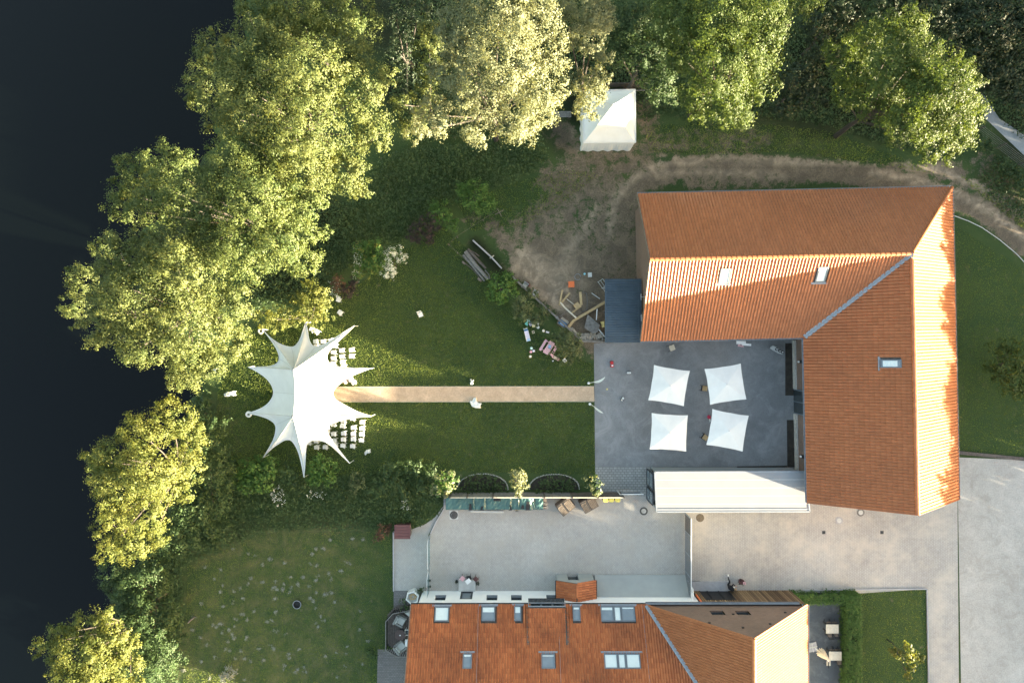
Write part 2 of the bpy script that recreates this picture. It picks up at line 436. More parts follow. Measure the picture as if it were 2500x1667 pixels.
# ------------------------------------------------------------------ ground as one sheet, lake
def sstep(x): 
    x = np.clip(x, 0, 1); return x*x*(3-2*x)
sh = [(-400, 600), (-100, 590), (0, 575), (100, 540), (200, 520), (300, 500), (380, 440), (480, 360), (560, 320), (650, 300), (750, 330),
      (830, 415), (900, 440), (960, 430), (1050, 400), (1150, 340), (1250, 310), (1350, 270), (1450, 260), (1568, 270), (2200, 260)]
shy = np.array([D(x, y).y for y, x in sh])[::-1]; shx = np.array([D(x, y).x for y, x in sh])[::-1]
def shore(y): return np.interp(y, shy, shx)
gx = np.concatenate([[-900, -500, -250, -120, -70, -52], np.arange(-46, 46.01, .38), [52, 60, 80, 130, 260, 500, 900]])
gy = np.concatenate([[-900, -450, -200, -100, -60, -42], np.arange(-33, 33.01, .38), [42, 60, 100, 200, 450, 900]])
X, Y = np.meshgrid(gx, gy)
wob = .5*np.sin(Y*1.3)+.35*np.sin(Y*3.1+1)
sdist = X - shore(Y) - wob
Z = -2.2*sstep(-sdist/2.5+.3)
me = bpy.data.meshes.new('ground')
nx, ny = len(gx), len(gy)
co = np.stack([X, Y, Z], -1).reshape(-1, 3).astype(np.float32)
me.vertices.add(nx*ny); me.vertices.foreach_set('co', co.reshape(-1))
i, j = np.meshgrid(np.arange(nx-1), np.arange(ny-1)); a = (j*nx+i).reshape(-1)
q = np.stack([a, a+1, a+nx+1, a+nx], -1).astype(np.int32)
me.loops.add(q.size); me.loops.foreach_set('vertex_index', q.reshape(-1))
me.polygons.add(len(q)); me.polygons.foreach_set('loop_start', np.arange(0, q.size, 4, dtype=np.int32)); me.update(calc_edges=True)
PX = (co[:, 0]*F/CAM_H+1250)/1.063; PY = (833.5-co[:, 1]*F/CAM_H)/1.063     # survey coordinates of the ground points
def capsule(pts, w, amt, soft=.6):
    out = np.zeros(len(PX))
    if len(pts) == 1: pts = pts*2
    for (x0, y0), (x1, y1) in zip(pts[:-1], pts[1:]):
        dx, dy = x1-x0, y1-y0; L = dx*dx+dy*dy+1e-6
        t = np.clip(((PX-x0)*dx+(PY-y0)*dy)/L, 0, 1)
        d = np.hypot(PX-x0-t*dx, PY-y0-t*dy)
        out = np.maximum(out, amt*sstep((w*(1+soft)-d)/(w*2*soft)))
    return out
def mx(*a):
    r = a[0]
    for b in a[1:]: r = np.maximum(r, b)
    return r
dirt = mx(capsule([(2450, 620), (2352, 560), (2270, 490), (2190, 455), (2100, 425), (2000, 405), (1850, 390), (1700, 380), (1560, 385), (1470, 420), (1430, 470)], 26, .82, .5),
          capsule([(2352, 500), (2250, 430), (2150, 395), (2050, 380)], 10, .75),
          capsule([(1430, 470), (1400, 540), (1330, 560)], 60, .62), capsule([(1420, 560), (1420, 640)], 55, .7),
          capsule([(1210, 610), (1290, 680), (1340, 740)], 38, .95), capsule([(1370, 690), (1370, 760)], 50, .9),
          capsule([(1130, 520), (1200, 600)], 18, .62), capsule([(1250, 600), (1330, 620)], 70, .85), capsule([(1220, 540), (1300, 480)], 55, .55), capsule([(1280, 420), (1400, 440)], 45, .6),
          capsule([(1330, 380), (1470, 370)], 45, .55), capsule([(1290, 300), (1310, 340)], 30, .6),
          capsule([(1500, 330), (1750, 320)], 30, .38), capsule([(1480, 240), (1500, 330)], 25, .5),
          capsule([(2200, 400), (2150, 380)], 20, .8), capsule([(2330, 470), (2260, 380)], 35, .35),
          capsule([(1070, 505), (1100, 490)], 12, .45), capsule([(1870, 395), (1600, 410)], 30, .6))
sand = mx(capsule([(2450, 600), (2352, 545), (2265, 478), (2190, 440), (2100, 412), (2000, 395)], 7, 1, .5), capsule([(2352, 500), (2260, 432), (2160, 392), (2080, 378), (2000, 372), (1850, 372)], 7, 1, .5), capsule([(1850, 372), (1650, 362), (1520, 375), (1440, 420), (1405, 470), (1400, 540)], 9, .8, .6), capsule([(1500, 400), (1600, 395), (1800, 405)], 8, .6, .6), capsule([(1370, 480), (1330, 540), (1290, 600)], 12, .6, .7),
          capsule([(1200, 600), (1260, 650), (1300, 700)], 34, 1.0), capsule([(1300, 640), (1300, 690)], 40, .5))
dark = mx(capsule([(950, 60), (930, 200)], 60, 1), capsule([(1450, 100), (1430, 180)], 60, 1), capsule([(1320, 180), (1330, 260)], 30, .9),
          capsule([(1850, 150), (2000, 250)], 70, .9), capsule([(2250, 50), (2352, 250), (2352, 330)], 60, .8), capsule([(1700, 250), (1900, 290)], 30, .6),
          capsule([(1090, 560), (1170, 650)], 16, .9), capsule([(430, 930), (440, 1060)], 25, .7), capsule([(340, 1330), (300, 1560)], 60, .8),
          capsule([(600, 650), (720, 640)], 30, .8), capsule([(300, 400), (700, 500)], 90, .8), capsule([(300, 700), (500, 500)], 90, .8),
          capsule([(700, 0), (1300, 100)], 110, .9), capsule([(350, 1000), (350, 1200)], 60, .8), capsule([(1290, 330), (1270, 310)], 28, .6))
dry = mx(capsule([(480, 1260), (800, 1230)], 50, .75), capsule([(560, 1450), (700, 1380)], 170, .7, .4), capsule([(430, 1500), (780, 1520)], 60, .8),
         capsule([(700, 900), (1300, 1000)], 120, .18), capsule([(500, 950), (560, 1050)], 40, .6), capsule([(1700, 300), (1900, 330)], 35, .5), capsule([(2280, 430), (2352, 500)], 40, .8))
ring = np.hypot(PX-640, (PY-1560)*1.1); dry = np.clip(dry+np.where((PX > 400) & (PX < 905) & (PY > 1220), .28*np.sin(ring/7.5), 0), 0, 1)
mow = np.where((PX > 560) & (PX < 1366) & (PY > 600) & (PY < 1095), .10*(1+np.sin(PY/4.2)), 0); dry = np.maximum(dry, mow)
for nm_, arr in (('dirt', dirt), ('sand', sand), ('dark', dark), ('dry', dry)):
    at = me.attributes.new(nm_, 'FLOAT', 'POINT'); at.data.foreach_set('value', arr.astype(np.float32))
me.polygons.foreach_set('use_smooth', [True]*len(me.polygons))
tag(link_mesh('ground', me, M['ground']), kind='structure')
tag(MB().quad((-900, -900, -.55), (60, -900, -.55), (60, 900, -.55), (-900, 900, -.55)).build('lake_water', M['water']), kind='structure')

def sheet(name, pts, m, z, edge=None):
    mb = MB(); mb.prism([(p.x, p.y) for p in pts], z-.3, z)
    return tag(mb.build(name, m), kind='structure')
def G(*pts): return [P(x, y) for x, y in pts]
sheet('courtyard', G((1450, 838), (1955, 826), (1955, 1139), (1453, 1139)), M['asphalt'], .008)
sheet('paved_strip', G((1453, 1139), (1600, 1139), (1950, 1139), (1950, 1190), (1700, 1215), (1455, 1206)), M['paver_big'], .012)
sheet('paved_yard', G((1083, 1206), (1672, 1206), (1672, 1475), (1046, 1475), (1046, 1310), (1083, 1240)), M['paver_fine'], .010)
sheet('paved_path', G((1083, 1235), (1046, 1305), (1046, 1441), (961, 1441), (960, 1296), (985, 1300), (1040, 1278), (1062, 1262), (1078, 1240)), M['paver_fine'], .006)
sheet('driveway', G((1672, 1200), (2337, 1180), (2341, 1700), (2270, 1700), (2262, 1437), (1672, 1475)), M['paver_drive'], .014)
sheet('old_paving', G((961, 1441), (1040, 1441), (1040, 1700), (920, 1700), (922, 1584), (961, 1584)), M['paver_old'], .009)
sheet('concrete_apron', [P(2337, 1116), P(2700, 1130), P(2700, 1900), P(2350, 1900)], M['concrete'], .010)
sheet('terrace', G((1925, 1465), (2062, 1465), (2068, 1800), (1925, 1800)), M['terrace'], .010)
sheet('aisle_path', G((806, 944), (1450, 943), (1451, 979), (806, 981)), M['carpet'], .035)
sheet('road', [P(2330, 230), P(2390, 275), P(2700, 570), P(2700, 480), P(2560, 370), P(2440, 290), P(2400, 230)], M['road'], .012)
k = MB()
for y0, y1 in ((944, 942.6), (981, 979.6)):
    a = P(806, y0); b = P(1450, y0-1); k.bar((a.x, a.y, .028), (b.x, b.y, .028), .03, .03)
tag(k.build('path_edging', M['wood_pale']), kind='structure')
k = MB(); k.bar(P(2337, 1104, .05), P(2560, 1126, .05), .28, .16); tag(k.build('kerb', M['wood_dark']), kind='structure')
k = MB(); k.bar(P(960.5, 1296, .05), P(961, 1442, .05), .10, .14).bar(P(1961, 1440, .05), P(2263, 1436.5, .05), .1, .14).bar(P(2263, 1436, .05), P(2268, 1700, .05), .1, .14)
tag(k.build('kerb_stones', M['stone_slab']), kind='structure')
k = MB(); k.prism([(p.x, p.y) for p in G((1917, 838), (1942, 838), (1942, 965), (1917, 965))], 0, .05)
k.prism([(p.x, p.y) for p in G((1921, 1025), (1946, 1025), (1948, 1140), (1922, 1140))], 0, .05)
k.prism([(p.x, p.y) for p in G((1799, 1138), (1921, 1136), (1921, 1146), (1799, 1148))], 0, .05)
tag(k.build('gravel_bed', M['soil']), kind='structure')
# ------------------------------------------------------------------ tiled roofs
PIECE_LIMIT = 300
def inside(poly, x, y):
    c = False; n = len(poly); j = n-1
    for i in range(n):
        xi, yi = poly[i]; xj, yj = poly[j]
        if (yi > y) != (yj > y) and x < (xj-xi)*(y-yi)/(yj-yi)+xi: c = not c
        j = i
    return c
def tile_shape(w, l, amp):
    pr = [(0, .55), (.14, 1.0), (.32, .55), (.5, .12), (.78, .0), (1.0, .5)]
    v = []; f = []
    for (y, dz) in ((0, .058), (l*1.10, .0)):
        for x, z in pr: v.append((x*(w-.014), y, z*amp+dz))
    for x, z in pr: v.append((x*(w-.014), .0, z*amp+.038))
    n = len(pr)
    for i in range(n-1):
        f.append((i, i+1, n+i+1, n+i)); f.append((2*n+i, 2*n+i+1, i+1, i))
    return np.array(v), f
class Roof:
    """a tiled building: planes are collected, tiles nearest the camera become parts, the rest one joined part"""
    def __init__(s, root, m, w, l, amp):
        s.root, s.m, s.w, s.l, s.amp = root, m, w, l, amp; s.tiles = []
    def plane(s, o, u, nrm_up, poly3, holes=(), mat=None):
        """o: a point on the eave, u: unit vector along the eave (right when facing the slope)"""
        o = Vector(o); u = Vector(u).normalized(); n = Vector(nrm_up).normalized(); v = n.cross(u).normalized()
        pl = [((Vector(p)-o).dot(u), (Vector(p)-o).dot(v)) for p in poly3]
        hs = [[((Vector(p)-o).dot(u), (Vector(p)-o).dot(v)) for p in h] for h in holes]
        us = [p[0] for p in pl]; vs = [p[1] for p in pl]
        row = 0; y = min(vs)-.02
        while y < max(vs):
            x = min(us)
            while x < max(us):
                cx, cy = x+s.w/2, y+s.l/2
                if inside(pl, cx, cy) and not any(inside(h, cx, cy) for h in hs):
                    s.tiles.append((o+u*x+v*y, u, v, n, mat or s.m))
                x += s.w
            y += s.l; row += 1
    def finish(s, individuals=PIECE_LIMIT):
        V, Fc = tile_shape(s.w, s.l, s.amp)
        # those that show largest: nearest the camera and inside the frame
        def key(t):
            p = t[0]; k = F/(CAM_H-p.z)
            vis = abs(p.x*k) < 1240 and abs(p.y*k) < 825
            return (0 if vis else 1, (p-Vector((0, 0, CAM_H))).length)
        order = sorted(s.tiles, key=key); org = ORG[s.root]
        mats = {}
        for t in order[:individuals]:
            o, u, v, n, m = t
            if m not in mats:
                me = bpy.data.meshes.new('roof_tile'); me.from_pydata([tuple(x) for x in V], [], Fc); me.materials.append(m); mats[m] = me
            ob = bpy.data.objects.new('roof_tile', mats[m]); COL.objects.link(ob); ob.parent = s.root
            Mx = Matrix((u, v, n)).transposed().to_4x4(); p = o-org+n*.002
            Mx.translation = p+n*random.uniform(0, .004); ob.matrix_local = Mx
        groups = {}
        for t in order[individuals:]: groups.setdefault(t[4], []).append(t)
        for m, ts in groups.items():
            k = len(ts)
            O = np.array([list(t[0]-org) for t in ts]); U = np.array([list(t[1]) for t in ts]); W = np.array([list(t[2]) for t in ts]); Nn = np.array([list(t[3]) for t in ts])
            O = O + Nn*rng.uniform(0, .005, (k, 1))
            nv = len(V)
            co = O[:, None, :]+V[None, :, 0:1]*U[:, None, :]+V[None, :, 1:2]*W[:, None, :]+V[None, :, 2:3]*Nn[:, None, :]
            fa = np.array(Fc); idx = (np.arange(k)[:, None, None]*nv+fa[None]).astype(np.int32)
            me = bpy.data.meshes.new('roof_tiles'); me.vertices.add(k*nv); me.vertices.foreach_set('co', co.reshape(-1).astype(np.float32))
            me.loops.add(idx.size); me.loops.foreach_set('vertex_index', idx.reshape(-1)); nf = k*len(Fc)
            me.polygons.add(nf); me.polygons.foreach_set('loop_start', np.arange(0, nf*4, 4, dtype=np.int32)); me.polygons.foreach_set('use_smooth', [False]*nf); me.update(calc_edges=True)
            a = me.attributes.new('tv', 'FLOAT', 'FACE'); a.data.foreach_set('value', np.repeat(rng.random(k), len(Fc)).astype(np.float32))
            tag(link_mesh('roof_tiles', me, m, s.root), kind='stuff')
def ridge_tiles(root, a, b, m, r=.13, step=.36, name='ridge_tile', n_up=None):
    a = Vector(a); b = Vector(b); d = (b-a); L = d.length; d.normalize()
    side = d.cross(Vector((0, 0, 1))).normalized(); up = side.cross(d).normalized()
    mb_v = []; fc = []
    for t, rr in ((0, r*1.08), (step*1.02, r*.94)):
        for k in range(6):
            an = math.radians(-10+200*k/5); mb_v.append((t, rr*math.cos(an), rr*math.sin(an)))
    for k in range(5): fc.append((k, k+1, 7+k, 6+k))
    fc.append((0, 1, 2, 3, 4, 5))
    me = bpy.data.meshes.new(name); me.from_pydata(mb_v, [], fc); me.materials.append(m)
    Mx = Matrix((d, side, up)).transposed().to_4x4(); org = ORG[root]
    for i in range(int(L/step)):
        ob = bpy.data.objects.new(name, me); COL.objects.link(ob); ob.parent = root
        m4 = Mx.copy(); m4.translation = a+d*(i*step)-org; ob.matrix_local = m4
def plane_hit(px, py, o, n):
    """where the camera ray through a photo pixel meets the plane"""
    c = Vector((0, 0, CAM_H)); d = P(px, py, 0)-c
    t = (Vector(o)-c).dot(n)/d.dot(n); return c+d*t
def skylight(root, c0, c1, o, n, down, sashes=1, splits=None, apron=True, blinds=(), frame='grey_frame', pane='glass_sky', label=None):
    """c0,c1: photo corners of the frame; down: unit vector down the slope"""
    n = Vector(n).normalized(); down = Vector(down).normalized(); u = down.cross(n).normalized()
    A = plane_hit(*c0, o, n); B = plane_hit(*c1, o, n); C = (A+B)/2
    hu = abs((B-A).dot(u))/2; hv = abs((B-A).dot(down))/2
    def at(x, y, z): return C+u*x+down*y+n*z
    fr = MB()
    th = .085
    xs = [-hu] + [(-hu+2*hu*t) for t in (splits or [])] + [hu]
    objs = []
    def ring(mb, x0, x1, y0, y1, z0, z1, w):
        for (a, b, c, d) in ((x0, x0+w, y0, y1), (x1-w, x1, y0, y1), (x0+w, x1-w, y0, y0+w), (x0+w, x1-w, y1-w, y1)):
            q = [at(a, c, z0), at(b, c, z0), at(b, d, z0), at(a, d, z0), at(a, c, z1), at(b, c, z1), at(b, d, z1), at(a, d, z1)]
            k = len(mb.v); mb.v += [tuple(p) for p in q]
            for f in ((0,1,2,3),(4,7,6,5),(0,4,5,1),(1,5,6,2),(2,6,7,3),(3,7,4,0)): mb.f.append(tuple(k+i for i in f))
    for i in range(len(xs)-1): ring(fr, xs[i]+.01, xs[i+1]-.01, -hv, hv, -.05, .13, th)
    f = fr.build('skylight', M[frame], root)
    if label: f['label'] = label
    for i in range(len(xs)-1):
        g = MB(); g.quad(at(xs[i]+th, -hv+th, .10), at(xs[i+1]-th, -hv+th, .10), at(xs[i+1]-th, hv-th, .10), at(xs[i]+th, hv-th, .10))
        kind = blinds[i] if i < len(blinds) else None
        if kind == 'full': g.build('pane', M['blind'], f)
        else:
            g.build('pane', M[pane], f)
            if kind:
                a0, a1 = kind
                y0, y1 = -hv+th+(2*hv-2*th)*a0, -hv+th+(2*hv-2*th)*a1
                q = MB().quad(at(xs[i]+th+.01, y0, .108), at(xs[i+1]-th-.01, y0, .108), at(xs[i+1]-th-.01, y1, .108), at(xs[i]+th+.01, y1, .108)); q.build('blind', M['blind'], f)
    if apron:
        q = MB(); q.bar(at(-hu-.2, hv+.09, .06), at(hu+.2, hv+.09, .06), .17, .05); q.build('apron_flashing', M['zinc'], f)
    return [at(-hu-.02, -hv-.02, 0), at(hu+.02, -hv-.02, 0), at(hu+.02, hv+.1, 0), at(-hu-.02, hv+.1, 0)]
def gutter(root, a, b, side, r=.075, m='zinc'):
    a = Vector(a); b = Vector(b); s_ = Vector(side).normalized()
    mb = MB(); n0 = 0
    for p in (a, b):
        for k in range(7):
            an = math.pi+math.pi*k/6
            mb.v.append(tuple(p+s_*(r+r*math.cos(an))+Vector((0, 0, r*math.sin(an)))))
    for k in range(6): mb.f.append((k, k+1, 8+k, 7+k))
    mb.bar(a+s_*(2*r), b+s_*(2*r), .018)
    mb.build('gutter', M[m], root)
def slabroof(root, pts, m, th=.10, name='roof_deck', drop=.02):
    """a thin solid roof deck under the tiles"""
    pts = [Vector(p)-Vector((0, 0, drop)) for p in pts]; mb = MB(); n = len(pts)
    mb.poly(pts); mb.poly([p-Vector((0, 0, th)) for p in pts][::-1])
    for i in range(n):
        a, b = pts[i], pts[(i+1) % n]; mb.quad(a, b, b-Vector((0, 0, th)), a-Vector((0, 0, th)))
    return mb.build(name, m, root)

# ------------------------------------------------------------------ the L-shaped barn
T = math.radians(1.25); ct, st = math.cos(T), math.sin(T)
def L(u, v, z=0.0): return Vector((u*ct-v*st, u*st+v*ct, z))
uW, uI, uE, uR = 9.80, 22.27, 33.80, 28.22
vS, vI, vN, vR = -12.80, -.14, 11.0, 5.55
ze, zr = 3.4, 7.5
barn = thing('barn', 'long L-shaped barn with an orange tiled roof around the dark courtyard', 'barn', L(22, 5))
ud, vd = Vector((ct, st, 0)), Vector((-st, ct, 0))
pt = {k: L(*v) for k, v in dict(NW=(uW, vN, ze), NE=(uE, vN, ze), SW=(uW, vI, ze), IN=(uI, vI, ze), WS=(uI, vS, ze), ES=(uE, vS, ze),
      RW=(uW, vR, zr), RJ=(uR, vR, zr), RS=(uR, vS, zr)).items()}
def nrm(a, b, c): 
    n = (b-a).cross(c-a).normalized(); return n if n.z > 0 else -n
planes = {'north': (pt['NW'], -ud, [pt['NW'], pt['NE'], pt['RJ'], pt['RW']]),
          'south': (pt['SW'], ud, [pt['SW'], pt['IN'], pt['RJ'], pt['RW']]),
          'west': (pt['IN'], -vd, [pt['IN'], pt['WS'], pt['RS'], pt['RJ']]),
          'east': (pt['ES'], vd, [pt['ES'], pt['NE'], pt['RJ'], pt['RS']])}
rb = Roof(barn, M['tile_barn'], .235, .34, .075)
holes = {k: [] for k in planes}
for nm_, c0, c1, dn in (('south', (1757.5, 654), (1779, 690), -vd), ('south', (1996, 650), (2014, 687), -vd), ('west', (2150, 877), (2202, 898), -ud)):
    o, u, poly = planes[nm_]; n = nrm(*poly[:3])
    down = (dn - n*dn.dot(n)).normalized()
    if nm_ == 'south':
        # the frame is a rectangle in the slope: use its mid line
        ym = (c0[1]+c1[1])/2; c0 = (c0[0]+1.5, c0[1]); c1 = (c1[0]-1.5, c1[1])
    holes[nm_].append(skylight(barn, c0, c1, poly[0], n, down, apron=True, frame='grey_frame', pane='glass_sky',
        blinds=('full',) if nm_ == 'south' else ((0.15, .95),)))
for nm_, (o, u, poly) in planes.items():
    n = nrm(*poly[:3]); v = n.cross(u)
    up = (sum(poly, Vector())/4-o).dot(v)
    rb.plane(o, u if up > 0 else -u, n, poly, holes[nm_])
    slabroof(barn, poly, M['wood_dark'])
rb.finish()
ridge_tiles(barn, pt['RW']+Vector((0, 0, .02)), pt['RJ']+Vector((0, 0, .02)), M['tile_barn'], .15)
ridge_tiles(barn, pt['RS']+Vector((0, 0, .02)), pt['RJ']+Vector((0, 0, .02)), M['tile_barn'], .15)
ridge_tiles(barn, pt['NE']+Vector((0, 0, .05)), pt['RJ']+Vector((0, 0, .02)), M['tile_barn'], .13, name='hip_tile')
vf = MB(); a, b = pt['IN']+Vector((0, 0, .18)), pt['RJ']+Vector((0, 0, .16)); dv = (b-a).normalized(); sd_ = dv.cross(Vector((0, 0, 1))).normalized()*.19
vf.quad(a-sd_, a+sd_, b+sd_*.7, b-sd_*.7); vf.bar(a+Vector((0, 0, .01)), b+Vector((0, 0, .01)), .03, .05); vf.build('valley_flashing', M['zinc'], barn)
gutter(barn, pt['NW'], pt['NE'], vd); gutter(barn, pt['IN']+vd*0, pt['SW'], -vd); gutter(barn, pt['IN'], pt['WS'], -ud); gutter(barn, pt['NE'], pt['ES'], ud)
# walls of brick, set back under the eaves
wb = MB(); q = .62
W = [L(uW+.45, vI+q), L(uI+q, vI+q), L(uI+q, vS+.45), L(uE-.45, vS+.45), L(uE-.45, vN-q), L(uW+.45, vN-q)]
for i in range(6):
    a, b = W[i], W[(i+1) % 6]; wb.quad(a, b, b+Vector((0, 0, ze+.25)), a+Vector((0, 0, ze+.25)))
for (a, b, r_) in ((W[5], W[0], L(uW+.45, vR, zr-.12)), (W[2], W[3], L(uR, vS+.45, zr-.12))):
    wb.poly([a+Vector((0, 0, ze+.25)), b+Vector((0, 0, ze+.25)), r_])
wb.build('wall', M['brick'], barn)
for a, b in ((pt['SW'], pt['RW']), (pt['NW'], pt['RW']), (pt['WS'], pt['RS']), (pt['ES'], pt['RS'])):
    MB().bar(a+Vector((0, 0, -.03)), b+Vector((0, 0, -.03)), .05, .2).build('verge_board', M['tile_barn'] if a in (pt['WS'],) else M['wood_brown'], barn)
# plinth and glazed entrance on the courtyard side
pl = MB()
for (y0, y1) in ((-.4, -4.35), (-6.35, -12.4)):
    pl.bar(L(uI+q-.07, y0+vI*0, .28), L(uI+q-.07, y1, .28), .12, .56)
pl.build('plinth', M['stone'], barn)
ent = MB(); ent.box(L(uI+q-.03, -5.35, 1.2), (.12, 2.0, 2.4), T); e_ = ent.build('entrance', M['grey_frame'], barn)
MB().box(L(uI+q-.11, -5.82, 1.15), (.02, .85, 2.1), T).build('pane', M['glass_dark'], e_)
MB().box(L(uI+q-.11, -4.88, 1.15), (.02, .85, 2.1), T).build('pane', M['glass_dark'], e_)

for y in (-2.1, -9.6):
    w_ = MB(); w_.box(L(uI+q-.06, y, 1.5), (.16, .22, .34), T); lp = w_.build('wall_lamp', M['black'], barn)
    MB().lathe(L(uI+q-.22, y, 1.35), [(0, 0), (.07, .02), (.09, .12), (.06, .22), (0, .24)], 8).build('lamp_shade', M['white_paint'], lp)
for x in (11.1, 14.6, 18.6):
    w_ = MB(); w_.lathe(L(x, vI+q-.62, 2.6), [(0, 0), (.06, .0), (.08, .1), (.05, .22), (0, .22)], 8).bar(L(x, vI+q-.6, 2.7), L(x, vI+q, 2.7), .03); w_.build('wall_lamp', M['white_paint'], barn)
for (y, z, s_) in ((3.2, 3.0, .5), (1.6, 2.9, .35)):
    w_ = MB(); w_.bar(L(uW+.2, y-.25, z), L(uW+.2, y+.25, z), .03).bar(L(uW+.2, y, z), L(uW+.45, y, z), .03); w_.build('wall_bracket', M['white_paint'], barn)
for y0, y1, z in ((2.2, 4.6, 1.0),):
    w_ = MB(); w_.box(L(uW+.43, 3.0, 1.1), (.06, 1.1, 2.1), T); d_ = w_.build('door', M['wood_dark'], barn)
    MB().box(L(uW+.38, 3.4, 1.05), (.05, .04, .14), T).build('handle', M['zinc'], d_)
# downpipes and lightning rod clips
w_ = MB().tube([L(uI+.45, vI-.05, ze-.1), L(uI+q-.08, vI-.1, ze-.5), L(uI+q-.08, vI-.1, 0.1)], .05, 8); w_.build('downpipe', M['zinc'], barn)
for px, py in ((2228, 828), (2238, 1138)):
    a = plane_hit(px, py, pt['IN'], nrm(*planes['west'][2][:3])); w_ = MB().bar(a+Vector((0, 0, .12)), a+Vector((.55, -.05, .5)), .03); w_.build('lightning_clip', M['concrete_pale'], barn)

# ------------------------------------------------------------------ flat glazed annex with white roof
A = [P(1599, 1152.5, 2.55), P(1966, 1151, 2.55), P(1978, 1249, 2.55), P(1603.5, 1249.5, 2.55)]
ann = thing('annex', 'flat-roofed annex with a white membrane roof joined to the barn', 'annex', (A[0].x+5, A[0].y-1.5, 0))
mb = MB(); mb.prism([(p.x, p.y) for p in A], 2.37, 2.49); mb.build('roof', M['white_membrane'], ann)
ed = MB()
c = sum(A, Vector())/4
for i in range(4):
    a, b = A[i], A[(i+1) % 4]; ed.bar(a+Vector((0, 0, -.13)), b+Vector((0, 0, -.13)), .10, .18)
ed.build('roof_edge', M['zinc'], ann)
for t in (.2, .4, .6, .8):
    sm = MB()
    a = A[0].lerp(A[3], t)+Vector((.08, 0, -.058)); b = A[1].lerp(A[2], t)+Vector((-.08, 0, -.058)); sm.bar(a, b, .03, .006)
    sm.build('membrane_seam', M['concrete_pale'], ann)
ins = MB().bar(A[3]+Vector((.05, .22, -.05)), A[2]+Vector((-.1, .22, -.05)), .05, .03); ins.build('roof_kerb', M['zinc'], ann)
wa = MB(); x0, x1, y0, y1 = A[0].x+.12, 22.6, A[3].y+.15, A[0].y-.15
wa.bar((x0+.1, y1, 1.18), (x1, y1, 1.18), .12, 2.36).bar((x0+.1, y0, 1.18), (x1, y0, 1.18), .12, 2.36); wa.build('wall', M['grey_render'], ann)
for (ya, yb) in ((y1-.05, (y0+y1)/2+.1), ((y0+y1)/2-.1, y0+.3)):
    g = MB(); a = Vector((x0-.25, ya, 0)); b = Vector((x0-.25, yb, 0))
    for p in (a, b): g.bar(p+Vector((0, 0, .05)), p+Vector((0, 0, 2.3)), .07)
    g.bar(a+Vector((0, 0, 2.3)), b+Vector((0, 0, 2.3)), .07).bar(a+Vector((0, 0, .08)), b+Vector((0, 0, .08)), .07).bar(a+Vector((0, 0, 1.1)), b+Vector((0, 0, 1.1)), .04)
    d_ = g.build('glass_door', M['dark_metal'], ann)
    MB().quad(a+Vector((0, 0, .1)), b+Vector((0, 0, .1)), b+Vector((0, 0, 2.28)), a+Vector((0, 0, 2.28))).build('pane', M['glass_sky'], d_)
mb = MB(); pts = [P(1601, 1196), P(1586, 1198), P(1588, 1238), P(1602, 1240)]

# ------------------------------------------------------------------ dark blue corrugated lean-to beside the barn
lt = thing('lean_to', 'dark blue corrugated metal roof of the lean-to beside the barn gable', 'shed', (8.6, 2.4, 0))
x0, x1 = 7.33, 10.05; ya, yb = 4.86, -.10
nrib = 27; rp = (ya-yb)/nrib
rb_ = MB()
for i in range(nrib):
    y = yb+i*rp
    prof = [(0, .0), (rp*.18, .045), (rp*.42, .045), (rp*.6, .0), (rp, .0)]
    for (a_, za), (b_, zb) in zip(prof[:-1], prof[1:]):
        rb_.quad((x0, y+a_, 2.42+za), (x1, y+a_, 2.55+za), (x1, y+b_, 2.55+zb), (x0, y+b_, 2.42+zb))
rb_.build('roof_sheet', M['blue_roof'], lt)
q_ = MB(); q_.bar((x0-.04, ya, 2.36), (x0-.04, yb, 2.36), .1, .14).bar((x1-.2, ya, 2.58), (x1-.2, yb+.6, 2.58), .1, .06); q_.build('edge_trim', M['blue_roof'], lt)
for x, y in ((7.45, 4.7), (7.45, 2.4), (7.45, .1)): MB().bar((x, y, 0), (x, y, 2.35), .12).build('post', M['wood_dark'], lt)
MB().bar((7.45, .05, 1.1), (9.9, .0, 1.1), .08, 2.2).build('wall', M['wood_dark'], lt)

# ------------------------------------------------------------------ the house at the bottom
house = thing('house', 'long white house with weathered orange-red tiled roof and roof windows', 'house', (3, -26, 0))
yF, zE, sl_ = -20.27, 2.9, .66
yRg = -27.2; zRg = zE+sl_*(yF-yRg)
xa, xb = -7.8, 10.3
def mainz(y): return zE+sl_*(yF-y)
nM = Vector((0, -sl_, -1)).normalized()*-1; nM = Vector((0, sl_, 1)).normalized()
downM = Vector((0, 1, -sl_)).normalized()
oM = Vector((0, yF+.02, zE))
HL = []
SK = [((1062, 1481), (1096, 1517), None, ('full',)), ((1176, 1480), (1209, 1516), None, ((.62, 1.0),)), ((1255, 1479), (1273, 1516), None, ((.55, 1.0),)),
      ((1397, 1480), (1418, 1516), None, ((.85, 1.0),)), ((1465, 1480), (1552, 1517), [.38, .6], ((.80, 1), 'full', (.9, 1))),
      ((1130, 1595), (1152, 1632), None, ((.86, 1),)), ((1321, 1595), (1356, 1632), None, ((.88, .95),)), ((1473, 1595), (1565, 1632), [.38, .6], ('full', 'full', 'full'))]
for c0, c1, sp, bl in SK:
    a_ = (c0[0], c0[1]); HL.append(skylight(house, a_, c1, oM, nM, downM, splits=sp, blinds=bl))
# shed dormer outline cut out of the main slope
dx0, dx1, dyB = 1.36, 3.95, yF-2.35
rh = Roof(house, M['tile_house'], .20, .345, .075)
wx, we, wr = 16.5, 22.7, 8.9          # wing: ridge x, east eave x, ridge height
ws = (wr-zE)/(wx-xb)
